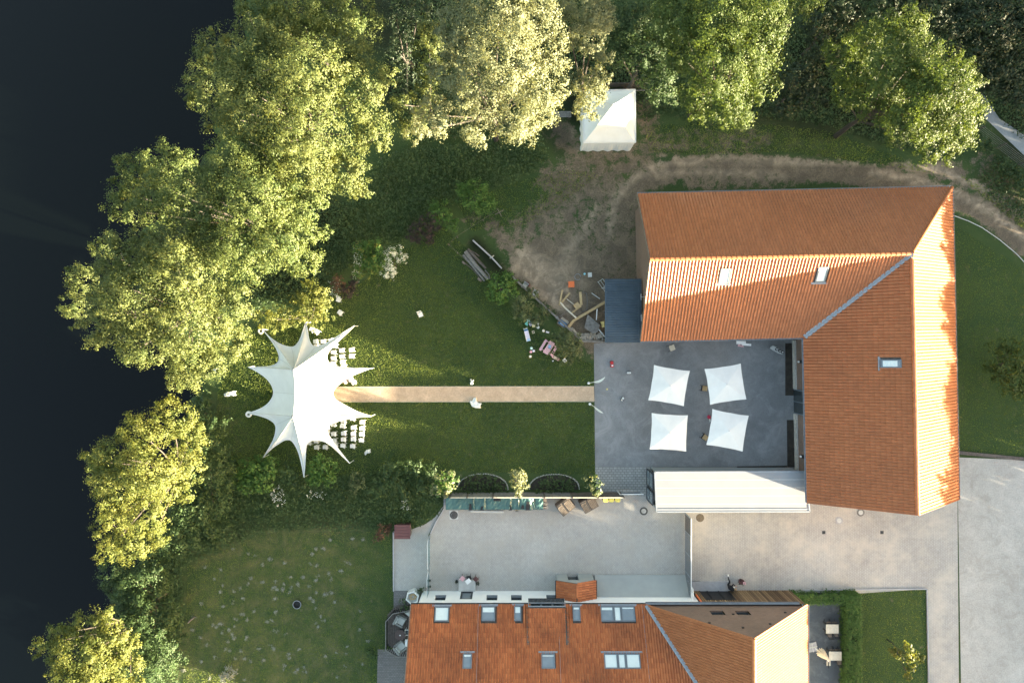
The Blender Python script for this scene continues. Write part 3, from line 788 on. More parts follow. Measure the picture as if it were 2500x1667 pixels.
# valley between main slope and wing
def valley(t): return Vector((xb+t, yF-t*ws/sl_, zE+ws*t))
tv = (zRg-zE)/ws
main_poly = [Vector((xa, yF, zE)), Vector((xb, yF, zE)), valley(tv), Vector((xa, yRg, zRg))]
rh.plane((xb, yF+.03, zE), (-1, 0, 0), nM, main_poly, HL+[[Vector((dx0, yF+.1, zE)), Vector((dx1, yF+.1, zE)), Vector((dx1, dyB, mainz(dyB))), Vector((dx0, dyB, mainz(dyB)))]])
yB = -33.0
back = [Vector((xa, yRg, zRg)), Vector((wx, yRg, zRg)), Vector((wx, yB, mainz(2*yRg-yB))), Vector((xa, yB, mainz(2*yRg-yB)))]
slabroof(house, main_poly, M['wood_dark']); slabroof(house, back, M['tile_house'], name='roof_back')
wingW = [Vector((xb, yF, zE)), Vector((wx, yF, wr)), Vector((wx, yB, wr)), valley(tv)+Vector((0, yB-valley(tv).y, 0)), valley(tv)]
nW = Vector((-ws, 0, 1)).normalized()
wingE = [Vector((we, yF, zE)), Vector((we, yB, zE)), Vector((wx, yB, wr)), Vector((wx, yF, wr))]
wsE = (wr-zE)/(we-wx); nE = Vector((wsE, 0, 1)).normalized()
rh.plane((xb, yF, zE), (0, -1, 0), nW, wingW, mat=M['tile_wing'])
rh.plane((we+.03, yF, zE), (0, 1, 0), nE, wingE, mat=M['tile_wing'])
slabroof(house, wingW, M['wood_dark']); slabroof(house, wingE, M['wood_dark'])
# dormer
zd0, sD = 3.52, .40
dpoly = [Vector((dx0-.08, yF-.05, zd0)), Vector((dx1+.08, yF-.05, zd0)), Vector((dx1+.08, dyB-.15, zd0+sD*2.3)), Vector((dx0-.08, dyB-.15, zd0+sD*2.3))]
nD = Vector((0, sD, 1)).normalized()
rh.plane((dx1+.08, yF-.03, zd0), (-1, 0, 0), nD, dpoly)
dm = slabroof(house, dpoly, M['wood_dark'], .12, 'dormer')
ck = MB()
for x in (dx0, dx1):
    ck.poly([(x, yF-.05, zE-.02), (x, yF-.05, zd0-.1), (x, dyB, zd0+sD*2.3-.12)]) ; ck.poly([(x+.04, yF-.05, zE-.02), (x+.04, yF-.05, zd0-.1), (x+.04, dyB, zd0+sD*2.3-.12)])
ck.build('cheek', M['wood_dark'], dm)
strip_ = MB()
for x, w_ in ((dx0-.16, .16), (dx1+.19, .24)): strip_.bar((x, yF-.1, zE+.12), (x, dyB, mainz(dyB)+.10), w_, .05)
strip_.build('shade_stain_strip', M['wood_dark'], dm)  # dark strips laid on the slope to imitate shade and stain beside the cheeks
df = MB(); df.box(((dx0+dx1)/2, yF-.02, 3.1), (dx1-dx0, .1, .6)); df.build('front', M['grey_frame'], dm)
for i in range(3): MB().box((dx0+.45+i*.86, yF+.04, 3.12), (.7, .03, .42)).build('pane', M['glass_dark'], dm)
rl = MB(); rl.bar((dx0-.1, yF+.32, 3.35), (dx1+.1, yF+.32, 3.35), .04).bar((dx0-.1, yF+.12, 3.5), (dx1+.1, yF+.12, 3.5), .05)
for x in (dx0-.1, dx1+.1): rl.bar((x, yF+.32, 2.5), (x, yF+.32, 3.35), .04).bar((x, yF+.32, 3.35), (x, yF+.05, 3.5), .04)
for i in range(26): rl.bar((dx0+i*.1, yF+.32, 2.55), (dx0+i*.1, yF+.32, 3.35), .015)
rl.build('railing', M['zinc'], dm)
MB().box(((dx0+dx1)/2, yF+.17, 2.5), (dx1-dx0+.2, .34, .06)).build('balcony_floor', M['dark_metal'], dm)
rh.finish()
ridge_tiles(house, (wx, yF+.03, wr+.02), (wx, yB, wr+.02), M['tile_wing'], .15)
ridge_tiles(house, (xa, yRg, zRg+.02), (wx-2, yRg, zRg+.02), M['tile_house'], .14)
a, b = valley(0)+Vector((0, .02, .19)), valley(tv)+Vector((0, 0, .19)); dv = (b-a).normalized(); s2 = dv.cross(Vector((0, 0, 1))).normalized()*.13
MB().quad(a-s2, a+s2, b+s2, b-s2).bar(a+Vector((0, 0, .02)), b+Vector((0, 0, .02)), .035, .06).build('valley_flashing', M['zinc'], house)
gutter(house, (xa, yF+.02, zE), (xb, yF+.02, zE), (0, 1, 0), .06, 'dark_metal')
gutter(house, (xb, yF+.02, zE), (we-.5, yF+.02, zE), (0, 1, 0), .10, 'zinc')
gutter(house, (we, yF, zE), (we, yB, zE), (1, 0, 0), .10, 'zinc')
MB().bar((xa, yF, zE-.02), (xa, yRg, zRg-.02), .06, .2).build('verge_board', M['wood_brown'], house)
for a, b in (((we, yF+.04, zE+.08), (wx, yF+.04, wr+.05)), ((xb, yF+.04, zE+.08), (wx, yF+.04, wr+.05))):
    MB().bar(a, b, .08, .05).build('verge_board', M['tile_wing'], house)
# lightning wires
for x in (-2.58, 3.55, 10.0):
    w_ = MB(); w_.bar((x, yF, zE+.16), (x, yRg, zRg+.16), .014); w_.build('lightning_wire', M['zinc'], house)
# white front wall with cut openings
def wall_with_openings(name, root, m, y, x0, x1, z1, openings, depth=.16):
    mb = MB(); xs = sorted({x0, x1, *[o[0] for o in openings], *[o[1] for o in openings]})
    for a_, b_ in zip(xs[:-1], xs[1:]):
        op = [o for o in openings if o[0] <= a_+1e-6 and o[1] >= b_-1e-6]
        if not op: mb.quad((a_, y, 0), (b_, y, 0), (b_, y, z1), (a_, y, z1))
        else:
            o = op[0]
            if o[2] > .01: mb.quad((a_, y, 0), (b_, y, 0), (b_, y, o[2]), (a_, y, o[2]))
            mb.quad((a_, y, o[3]), (b_, y, o[3]), (b_, y, z1), (a_, y, z1))
            mb.quad((a_, y-depth, o[2]), (b_, y-depth, o[2]), (b_, y, o[2]), (a_, y, o[2])); mb.quad((a_, y-depth, o[3]), (b_, y-depth, o[3]), (b_, y, o[3]), (a_, y, o[3]))
            for x in (a_, b_): mb.quad((x, y-depth, o[2]), (x, y, o[2]), (x, y, o[3]), (x, y-depth, o[3]))
    return mb.build(name, m, root)
def wz(py): return CAM_H-abs(yF)*F/(py-833.5)
wins = []
for p0, p1 in ((1060, 1087), (1187, 1214), (1247.5, 1274), (1335, 1362)):
    k_ = (CAM_H-1.9)/F; wins.append(((p0-1250)*k_, (p1-1250)*k_, wz(1452.5), wz(1464.5)))
door = (-4.12, -3.15, .12, wz(1461.5))
wall_with_openings('white_wall', house, M['white_render'], yF, -7.25, 14.55, zE-.02, wins+[door], .3)
for w0, w1, z0, z1 in wins:
    f = MB(); y = yF-.22
    f.bar((w0+.03, y, z0), (w0+.03, y, z1), .07).bar((w1-.03, y, z0), (w1-.03, y, z1), .07).bar((w0, y, z0+.03), (w1, y, z0+.03), .07).bar((w0, y, z1-.03), (w1, y, z1-.03), .07)
    fo = f.build('window', M['dark_metal'], house)
    MB().quad((w0, y-.02, z0), (w1, y-.02, z0), (w1, y-.02, z1), (w0, y-.02, z1)).build('pane', M['glass_dark'], fo)
    MB().box(((w0+w1)/2, yF-.11, z0+.015), (w1-w0, .28, .03)).build('sill', M['zinc'], fo)
f = MB(); y = yF-.06
f.bar((door[0]+.07, y, .12), (door[0]+.07, y, door[3]), .14).bar((door[1]-.07, y, .12), (door[1]-.07, y, door[3]), .14).bar((door[0], y, door[3]-.06), (door[1], y, door[3]-.06), .12).bar((door[0], y, .2), (door[1], y, .2), .14)
fo = f.build('front_door', M['dark_metal'], house)
MB().quad((door[0]+.1, y-.02, .2), (door[1]-.1, y-.02, .2), (door[1]-.1, y-.02, door[3]-.1), (door[0]+.1, y-.02, door[3]-.1)).build('pane', M['blind_dark'], fo)
MB().box((door[1]-.2, y+.1, 1.05), (.04, .05, .3)).build('handle', M['zinc'], fo)
ow = MB()
ow.quad((-7.25, yF, 0), (-7.25, -33, 0), (-7.25, -33, zE+.1), (-7.25, yF, zE+.1)); ow.quad((we-.25, yF, 0), (we-.25, -33, 0), (we-.25, -33, zE), (we-.25, yF, zE))
ow.poly([(-7.25, yF, zE), (-7.25, yRg, zRg-.15), (-7.25, -33, zE)])
ow.build('side_wall', M['white_render'], house)
# brick gable of the wing and the board cladding under it
GW = yF-.12
g0 = wall_with_openings('brick_gable', house, M['brick'], GW, xb+.1, we-.1, zE+.02, [])
gm = MB(); zg = lambda px, py: CAM_H-abs(GW)*F/(py-833.5)
gx0 = xb+.1; tri = [(gx0, GW, zE), (we-.15, GW, zE), (wx, GW, wr-.15)]
def gz(x): return zE+(wr-.15-zE)*(1-abs(x-wx)/(wx-gx0 if x < wx else we-.15-wx))
ops = []
for p0, p1 in ((1735, 1768), (1797, 1830)):
    k_ = (CAM_H-zg(0, 1495))/F; ops.append(((p0-1250)*k_, (p1-1250)*k_, zg(0, 1490), zg(0, 1500)))
xs = sorted([gx0, wx, we-.15]+[v for o in ops for v in o[:2]])
for a_, b_ in zip(xs[:-1], xs[1:]):
    op = [o for o in ops if o[0] <= a_+1e-6 and o[1] >= b_-1e-6]
    if op:
        o = op[0]; gm.quad((a_, GW, zE), (b_, GW, zE), (b_, GW, o[2]), (a_, GW, o[2])); gm.quad((a_, GW, o[3]), (b_, GW, o[3]), (b_, GW, gz(b_)), (a_, GW, gz(a_)))
        for zz in (o[2], o[3]): gm.quad((a_, GW-.2, zz), (b_, GW-.2, zz), (b_, GW, zz), (a_, GW, zz))
        f = MB(); f.bar((a_, GW-.15, o[2]+.04), (b_, GW-.15, o[2]+.04), .07).bar((a_, GW-.15, o[3]-.04), (b_, GW-.15, o[3]-.04), .07).bar((a_+.04, GW-.15, o[2]), (a_+.04, GW-.15, o[3]), .07).bar((b_-.04, GW-.15, o[2]), (b_-.04, GW-.15, o[3]), .07)
        fo = f.build('window', M['dark_metal'], house); MB().quad((a_, GW-.17, o[2]), (b_, GW-.17, o[2]), (b_, GW-.17, o[3]), (a_, GW-.17, o[3])).build('pane', M['glass_dark'], fo)
    else: gm.poly([(a_, GW, zE), (b_, GW, zE), (b_, GW, gz(b_)), (a_, GW, gz(a_))])
gm.build('brick_gable', M['brick'], house)
for px, py in ((1790, 1499), (1814, 1532), (1732, 1520), (1880, 1523), (1917, 1495)):
    z = zg(px, py); x = (px-1250)*(CAM_H-z)/F; MB().box((x, GW+.03, z), (.16, .06, .14)).build('wall_vent', M['black'], house)
bx0 = (1690-1250)/30.0; bx1 = (1926-1250)/30.0
MB().box(((bx0+we)/2, yF+.005, 1.42), (we-bx0-.2, .02, 2.74)).build('backing', M['black'], house)
me_b = MB().box((0, 0, 0), (.125, .05, 2.74)); proto = None
x = bx0+.1; door2 = ((1706-1250)/30.0, (1777-1250)/30.0)
while x < we-.1:
    if proto is None: proto = me_b.build('board', M['board'], house); ob = proto
    else: ob = proto.copy(); COL.objects.link(ob)
    ind = door2[0] < x < door2[1]
    ob.location = (x, yF+.04, 1.42)
    if ind: ob.scale.z = .26; ob.location.z = 2.47
    x += .19
gd = MB(); y = yF+.03
for xx in (door2[0], door2[0]+.62, door2[0]+1.55, door2[1]): gd.bar((xx, y, .1), (xx, y, 2.05), .09)
gd.bar((door2[0], y, 2.05), (door2[1], y, 2.05), .09)
g_ = gd.build('glass_door', M['black'], house)
for a_, b_ in ((door2[0], door2[0]+.62), (door2[0]+.62, door2[0]+1.55), (door2[0]+1.55, door2[1])):
    MB().quad((a_+.04, y-.03, .12), (b_-.04, y-.03, .12), (b_-.04, y-.03, 2.0), (a_+.04, y-.03, 2.0)).build('pane', M['glass_sky'], g_)
MB().box((bx0+.02, yF+.1, 1.9), (.09, .1, 1.6)).build('downpipe', M['orange'], house)
MB().tube([(13.95, yF+.12, 2.5), (14.1, yF+.5, 2.45), (14.2, yF+.85, 1.9), (14.25, yF+.9, .1)], .05, 8).build('downpipe', M['white_paint'], house)
st_ = MB().box((16.15, yF+.42, .08), (3.05, .78, .16)).box((14.95, yF+.42, .06), (.7, .78, .10)); st_.build('doorstep', M['stone_slab'], house)
MB().box(((1120+1161)/2/30-1250/30, -19.83, .08), (1.36, .95, .17)).build('doorstep', M['concrete_pale'], house)

# cellar porch with little gabled roof
por = thing('porch', 'small grey gabled porch with rusty tiled roof before the white wall', 'porch', (5.1, -19.6, 0))
px0, px1, pxr, pyf = 3.62, 6.50, 5.05, -18.87; ze1, zr1 = 1.68, 2.40
wf = MB(); ox0, ox1, oz = (1383-1250)/30+.02, (1409-1250)/30+.02, 1.45
for a_, b_ in ((px0, ox0), (ox1, px1)):
    za = ze1+(zr1-ze1)*(1-abs(a_-pxr)/(pxr-px0)); zb = ze1+(zr1-ze1)*(1-abs(b_-pxr)/(px1-pxr)); wf.quad((a_, pyf, 0), (b_, pyf, 0), (b_, pyf, max(ze1, zb)), (a_, pyf, max(ze1, za)))
wf.poly([(ox0, pyf, oz), (ox1, pyf, oz), (ox1, pyf, ze1+.4), (pxr, pyf, zr1-.03), (ox0, pyf, ze1+.42)])
wf.quad((ox0, pyf-.3, 0), (ox0, pyf, 0), (ox0, pyf, oz), (ox0, pyf-.3, oz)).quad((ox1, pyf-.3, 0), (ox1, pyf, 0), (ox1, pyf, oz), (ox1, pyf-.3, oz))
wf.quad((px0, pyf, 0), (px0, yF, 0), (px0, yF, ze1), (px0, pyf, ze1)).quad((px1, pyf, 0), (px1, yF, 0), (px1, yF, ze1), (px1, pyf, ze1))
wf.build('wall', M['grey_render'], por)
fo = MB().bar((ox0+.05, pyf-.25, .05), (ox0+.05, pyf-.25, oz), .08).bar((ox1-.05, pyf-.25, .05), (ox1-.05, pyf-.25, oz), .08).bar((ox0, pyf-.25, oz-.05), (ox1, pyf-.25, oz-.05), .08).build('window', M['dark_metal'], por)
MB().quad((ox0, pyf-.27, 0), (ox1, pyf-.27, 0), (ox1, pyf-.27, oz), (ox0, pyf-.27, oz)).build('pane', M['glass_dark'], fo)
rp_ = Roof(por, M['tile_house'], .19, .33, .05)
pw = [Vector((px0-.1, pyf+.03, ze1)), Vector((pxr, pyf+.03, zr1)), Vector((pxr, yF, zr1)), Vector((px0-.1, yF, ze1))]
pe = [Vector((px1+.1, yF, ze1)), Vector((pxr, yF, zr1)), Vector((pxr, pyf+.03, zr1)), Vector((px1+.1, pyf+.03, ze1))]
n1 = nrm(*pw[:3]); n2 = nrm(*pe[:3])
rp_.plane(pw[0], (0, -1, 0), n1, pw); rp_.plane(pe[0], (0, 1, 0), n2, pe); rp_.finish(200)
slabroof(por, pw, M['wood_dark'], .06); slabroof(por, pe, M['wood_dark'], .06)
ridge_tiles(por, (pxr, pyf+.03, zr1+.02), (pxr, yF, zr1+.02), M['tile_house'], .09)
gutter(por, pw[0], pw[3], (-1, 0, 0), .05, 'dark_metal'); gutter(por, pe[0], pe[3], (1, 0, 0), .05, 'dark_metal')
# grey sloping cover along the wall
cv = MB(); xs0, xs1 = 6.7, 14.15
prof = [(-18.95, .0), (-18.95, .12), (yF+.02, 1.38), (yF+.02, 0)]
cv.quad((xs0, prof[1][0], prof[1][1]), (xs1, prof[1][0], prof[1][1]), (xs1, prof[2][0], prof[2][1]), (xs0, prof[2][0], prof[2][1]))
cv.quad((xs0, prof[0][0], 0), (xs1, prof[0][0], 0), (xs1, prof[1][0], prof[1][1]), (xs0, prof[1][0], prof[1][1]))
for x in (xs0, xs1): cv.poly([(x, p[0], p[1]) for p in prof])
cov = cv.build('cellar_cover', M['grey_render']); tag(cov, 'smooth grey sloping cover along the foot of the white wall, right of the porch', 'cover')

# ------------------------------------------------------------------ yard fence
fy = thing('yard_fence', 'grey slatted metal fence between the fine paving and the driveway', 'fence', (14.1, -17, 0))
fx = 14.08; ys = [-13.95, -15.35, -17.0, -18.6, -20.15]
for y in ys: MB().bar((fx, y, 0), (fx, y, 1.92), .07).build('post', M['zinc'], fy)
MB().bar((fx, ys[0], 1.92), (fx, ys[-1], 1.92), .06, .05).build('top_rail', M['white_paint'], fy)
me0 = None
for i in range(7):
    z = .15+i*.26
    sb = MB().bar((fx, ys[0], z), (fx, ys[1], z), .015, .16) if me0 is None else None
    MB().bar((fx, ys[0], z), (fx, ys[1], z), .015, .17).build('slat', M['dark_metal'], fy)
zigs = MB(); y = ys[1]
while y > ys[-1]:
    MB().bar((fx, y, .12), (fx, y, 1.88), .02, .085).build('slat', M['grey_frame'], fy); y -= .125
MB().bar((fx, ys[1], .1), (fx, ys[-1], .1), .06, .05).build('bottom_rail', M['zinc'], fy)
# ------------------------------------------------------------------ star-shaped wedding canopy
def S(x, y, z=0.0): return P(550+x/3.484, 750+y/3.484, z)      # survey of the canopy area
edge = [  # tip, then points along the scalloped hem to the next tip
 ((318,190), [(362,240),(420,285),(480,318),(560,338),(605,318),(640,262),(664,190)]),
 ((685,128), [(700,200),(712,270),(735,318),(765,335),(830,318),(900,280),(990,225)]),
 ((1098,158), [(1030,225),(960,290),(895,355),(868,400),(865,440),(890,478),(960,503),(1080,515)]),
 ((1230,522), [(1150,553),(1060,592),(975,650),(925,700),(918,745),(940,785),(1010,828),(1120,885)]),
 ((1242,926), [(1130,938),(1020,955),(920,980),(878,1005),(864,1045),(885,1095),(930,1160),(990,1240)]),
 ((1058,1325), [(985,1255),(900,1178),(850,1146),(780,1130),(720,1138),(690,1180),(682,1270),(677,1360)]),
 ((670,1445), [(650,1340),(625,1240),(595,1175),(570,1140),(545,1126),(500,1132),(445,1165),(385,1210)]),
 ((320,1278), [(375,1190),(415,1110),(430,1040),(425,1000),(400,970),(345,940),(265,915)]),
 ((190,900), [(280,870),(350,830),(395,775),(410,722),(395,665),(350,605),(275,550)]),
 ((195,508), [(310,507),(390,498),(440,475),(458,440),(452,395),(425,335),(370,255)])]
M1, M2 = S(580, 533, 4.4), S(576, 930, 4.4)
tipz = 1.35; valz = 2.05
hem = []
for (t, vs_) in edge:
    hem.append((t, 0.0, True)); n = len(vs_)
    for i, p in enumerate(vs_): hem.append((p, math.sin(math.pi*(i+1)/(n+1)), False))
star = thing('star_canopy', 'large white ten-pointed star canopy on two masts above the wedding seats', 'canopy', (M1.x, (M1.y+M2.y)/2, 0))
hw = [S(p[0], p[1], tipz+(valz-tipz)*h) for p, h, _ in hem]
# refine hem
def cr(p0, p1, p2, p3, t):
    return .5*((2*p1)+(-p0+p2)*t+(2*p0-5*p1+4*p2-p3)*t*t+(-p0+3*p1-3*p2+p3)*t**3)
pts = []; nh = len(hw)
for i in range(nh):
    a, b, c, d = hw[i-1], hw[i], hw[(i+1) % nh], hw[(i+2) % nh]
    if hem[i][2]: a = b
    if hem[(i+1) % nh][2]: d = c
    for k in range(4): pts.append(cr(a, b, c, d, k/4))
K = 22; mv = []; mf = []
yt, yb_ = M1.y, M2.y
for p in pts:
    ya_ = min(max(p.y, yb_), yt); t = (ya_-yb_)/(yt-yb_)
    sag = 4*t*(1-t)
    anc = Vector((M2.x+(M1.x-M2.x)*t, ya_, 4.4-.42*sag))
    for k in range(K+1):
        s_ = k/K
        q_ = anc.lerp(p, s_)
        e_ = (1-s_)**1.45 if sag < .02 else (1-s_)**(1.45-.35*sag)
        z = p.z+(anc.z-p.z)*e_
        mv.append((q_.x, q_.y, z))
n = len(pts)
for i in range(n):
    j = (i+1) % n
    for k in range(K): mf.append((i*(K+1)+k, i*(K+1)+k+1, j*(K+1)+k+1, j*(K+1)+k))
cm = MB(); cm.v = mv; cm.f = mf
cmo = cm.build('fabric', M['canvas'], star, smooth=True)
hm = MB()
for i in range(n): hm.bar(pts[i], pts[(i+1) % n], .045, .05)
hm.build('hem', M['white_paint'], star)
idx = 0
tip_i = [i*4 for i, h in enumerate(hem) if h[2]]; 
for i in range(0, n, 1):
    if i in tip_i or i in [int((a+b)/2) for a, b in zip(tip_i, tip_i[1:]+[n])]:
        sm_ = MB(); sm_.tube([Vector(mv[i*(K+1)+k])+Vector((0, 0, .006)) for k in range(0, K)], .016, 4); sm_.build('seam', M['concrete_pale'], star)
for m_ in (M1, M2):
    q_ = MB(); q_.tube([(m_.x, m_.y, 0), (m_.x, m_.y, 4.5)], .05, 10); q_.lathe((m_.x, m_.y, 4.38), [(.16, 0), (.13, .06), (.05, .10), (0, .12)], 12); q_.build('mast', M['zinc'], star)
for i in tip_i:
    p = pts[i]; c = Vector((M1.x, (M1.y+M2.y)/2, 0)); d = Vector((p.x-c.x, p.y-c.y, 0)).normalized()
    q_ = MB(); q_.tube([(p.x, p.y, 0), (p.x, p.y, p.z+.02)], .022, 8); q_.build('tip_pole', M['white_paint'], star)
    g_ = Vector((p.x, p.y, 0))+d*.06; q_ = MB(); q_.lathe(g_, [(.03, 0), (.03, .12), (0, .14)], 6); q_.build('ground_peg', M['zinc'], star)
for (x, y), lb in (((607, 1011), 'round white ring weight at the lower left tip of the star canopy'), ((637, 808), 'round cream weight at the upper left tip of the star canopy')):
    c = P(x, y, .1); q_ = MB()
    prof = [(.10, 0), (.24, 0), (.27, .08), (.24, .16), (.12, .18), (.10, .12), (.10, 0)]
    tag(q_.lathe((c.x, c.y, 0), prof, 18).build('ring_weight', M['cream'] if x > 620 else M['white_paint'], smooth=True), lb, 'weight')

# ------------------------------------------------------------------ small white marquee
mq = thing('marquee', 'small square white marquee with a peaked roof under the pale tree', 'marquee', (7.55, 17.5, 0))
e0 = [P(1424, 349.5, 2.4), P(1552, 348, 2.4), P(1551, 219, 2.4), P(1421, 222, 2.4)]; ap = P(1497, 256, 4.7)
mv = []; mf = []; KK = 10; R_ = 10
for s in range(4):
    a, b = e0[s], e0[(s+1) % 4]; base = len(mv)
    for i in range(R_+1):
        h = a.lerp(b, i/R_); 
        for k in range(KK+1):
            t = k/KK; q_ = h.lerp(ap, t); z = 2.4+(ap.z-2.4)*(t**1.55*.8+.2*t) - .10*math.sin(math.pi*i/R_)*math.sin(math.pi*t)
            mv.append((q_.x, q_.y, z))
    for i in range(R_):
        for k in range(KK): o = base+i*(KK+1)+k; mf.append((o, o+KK+1, o+KK+2, o+1))
r_ = MB(); r_.v = mv; r_.f = mf; r_.build('roof', M['canvas'], mq)
def wavewall(a, b, z0, z1, m, root, name='side_wall', amp=.05, top=None, per=5):
    mb = MB(); a = Vector(a); b = Vector(b); d = b-a; nn = Vector((-d.y, d.x, 0)).normalized(); n = 24
    for i in range(n+1):
        p = a+d*(i/n); w = math.sin(i/n*math.pi*per*2)*amp
        mb.v.append((p.x, p.y, z1)); mb.v.append((p.x+nn.x*w, p.y+nn.y*w, z0))
    for i in range(n): mb.f.append((2*i, 2*i+2, 2*i+3, 2*i+1))
    return mb.build(name, m, root)
for s in range(4):
    a, b = e0[s], e0[(s+1) % 4]; c_ = sum(e0, Vector())/4; a2 = a.lerp(c_, .015); b2 = b.lerp(c_, .015)
    wavewall((a2.x, a2.y, 0), (b2.x, b2.y, 0), .02, 2.36, M['canvas'], mq)
    MB().bar(a+Vector((0, 0, -.05)), b+Vector((0, 0, -.05)), .05, .22).build('valance', M['canvas'], mq)
q_ = MB(); q_.lathe((ap.x, ap.y, 4.62), [(.10, 0), (.08, .12), (0, .2)], 8); q_.build('finial', M['white_paint'], mq)

# ------------------------------------------------------------------ four square parasols
def rquad(pts, z): return [P(x, y, z) for x, y in pts]
PAR = [('square white parasol at the upper left of the four on the dark courtyard', [(1596.5,890.7),(1684.3,905.3),(1669.4,991.4),(1582.4,976.5)], (1636.4,940.9)),
       ('square white parasol at the upper right of the four, nearest the barn corner', [(1719.9,900.4),(1808.5,887.2),(1822.3,974.7),(1733.3,987.7)], (1775.2,937.4)),
       ('square white parasol at the lower left of the four, nearest the lawn', [(1590.7,1007.7),(1679.7,1013.2),(1675.4,1101.9),(1585.9,1095.8)], (1634.9,1055.7)),
       ('square white parasol at the lower right of the four, beside the crimson bag', [(1739.1,998),(1828,1014.3),(1813.1,1101.9),(1724.2,1085.5)], (1780.4,1049.6))]
for lb, cs, ce in PAR:
    w = [P(x, y, 2.35+random.uniform(-.09, .09)) for x, y in cs]; c = sum(w, Vector())/4
    u = thing('parasol', lb, 'parasol', (c.x, c.y, 0), 0, 'white parasols on the courtyard')
    apx = Vector((c.x, c.y, 2.72)); mb = MB(); hemp = []
    for s in range(4):
        a, b = w[s], w[(s+1) % 4]; mid = (a+b)/2; mid = mid.lerp(Vector((c.x, c.y, 2.35)), .035)+Vector((0, 0, .02))
        for (p, q_) in ((a, mid), (mid, b)):
            for i in range(5):
                t = i/5; h = p.lerp(q_, t); h = h.lerp(Vector((c.x, c.y, h.z)), .022*math.sin(math.pi*t)); h.z += .03*math.sin(math.pi*t); hemp.append(h)
    nn = len(hemp); K_ = 6
    for h in hemp:
        for k in range(K_+1):
            t = k/K_; q_ = apx.lerp(h, t); mb.v.append(tuple(q_))
    for i in range(nn):
        j = (i+1) % nn
        for k in range(K_): mb.f.append((i*(K_+1)+k, i*(K_+1)+k+1, j*(K_+1)+k+1, j*(K_+1)+k))
    mb.build('fabric', M['canvas'], u)
    for i in range(0, nn, 5):
        MB().bar(apx-Vector((0, 0, .03)), hemp[i]-Vector((0, 0, .03)), .025).build('rib', M['dark_metal'], u)
    MB().tube([(c.x, c.y, 0), (c.x, c.y, 2.74)], .03, 8).build('pole', M['zinc'], u)
    MB().box((c.x, c.y, .05), (.7, .7, .1), .3).build('base', M['stone_slab'], u)

# ------------------------------------------------------------------ white folding chairs
def make_chair():
    t = thing('folding_chair', 'x', 'chair')
    s = MB()
    for i in range(7): s.box((-.20+i*.062, 0, .45), (.055, .38, .02))
    s.build('seat', M['white_paint'], t)
    b = MB(); b.box((.285, 0, .80), (.03, .38, .13), 0, 0, .12).box((.262, 0, .66), (.02, .36, .05), 0, 0, .12); b.build('backrest', M['white_paint'], t)
    for y in (-.205, .205):
        MB().bar((.30, y, .88), (-.20, y*1.02, 0), .032, .025).build('leg', M['white_paint'], t)
        MB().bar((-.19, y*.9, .46), (.26, y*.9, 0), .03, .025).build('leg', M['white_paint'], t)
    MB().bar((.16, -.2, .12), (.16, .2, .12), .02).build('stretcher', M['white_paint'], t)
    MB().bar((-.12, -.2, .12), (-.12, .2, .12), .02).build('stretcher', M['white_paint'], t)
    return t
chair = make_chair(); first = True
CH = []
up = [(771,833.3,0,'k'),(789.6,833.6,0,'k'),(809,831,.25,'k'),(772.4,845,0,'k'),(818,845,0,'r2'),(814.4,860.3,0,'r2'),(814.4,874.5,0,'r2'),(813.7,887,0,'r2'),
      (834.7,855.4,.04,'r1'),(835.5,870.3,.03,'r1'),(836.6,884,.03,'r1'),(839,895.5,0,'r1'),(858.8,854.2,.15,'r0'),(858.8,869.5,.03,'r0'),(762,804.5,-.5,'a'),(773.5,810,-.55,'b')]
lo_ = [(799,1042,0,'c4'),(799,1053.6,0,'c4'),(814,1036.4,.05,'c3'),(815,1059.4,0,'c3'),(816,1075.6,0,'c3'),(819,1087,0,'c3'),
      (838.5,1028,0,'c2'),(837,1040,-.05,'c2'),(839.5,1058,.05,'c2'),(839,1072.8,0,'c2'),(837.6,1088,0,'c2'),
      (861.5,1022,-.04,'c1'),(863.4,1044,.05,'c1'),(863,1059,.03,'c1'),(863.4,1071.8,.03,'c1'),(861.5,1089,.02,'c1'),
      (885,1030.7,.04,'c0'),(884.4,1046,0,'c0'),(883.5,1060,-.03,'c0'),(882.5,1074.7,.03,'c0'),
      (755,1081,0,'d'),(772.5,1077,0,'e'),(773.5,1092,.03,'f'),(794.5,1091.4,0,'f')]
ordn = ['first', 'second', 'third', 'fourth', 'fifth', 'sixth']
rowname = {'r0': 'outermost row above the aisle', 'r1': 'second row above the aisle', 'r2': 'third row above the aisle', 'k': 'short row by the upper tips',
           'c0': 'outermost row below the aisle', 'c1': 'second row below the aisle', 'c2': 'third row below the aisle', 'c3': 'fourth row below the aisle', 'c4': 'half hidden row below the aisle'}
single = {'a': 'turned white folding chair right beside the top tip of the star canopy', 'b': 'turned white folding chair overlapping another by the top canopy tip',
          'd': 'white folding chair just right of the bottom canopy tip, mostly covered', 'e': 'white folding chair peeking from the canopy hem above the pair'}
cnt = {}
allc = [(c, 'up') for c in up]+[(c, 'lo') for c in lo_]
for (x, y, a, r), side in allc:
    n_ = cnt.get(r, 0); cnt[r] = n_+1
    if r in single: lb = single[r]
    elif r == 'f': lb = ('left', 'right')[n_] + ' white folding chair of the pair below the canopy hem'
    else: lb = f'white folding chair, {ordn[n_]} from top in the {rowname[r]}'
    p = P(x, y, .5); c_ = place_copy(chair, (p.x-.03, p.y, 0), a+random.uniform(-.05, .05), lb, first); c_.scale = (.88, .77, 1)
    first = False
    CH.append(p)
for o in [o for o in COL.objects if o.name.startswith('folding_chair')]: o['group'] = 'white folding chairs of the wedding ceremony'
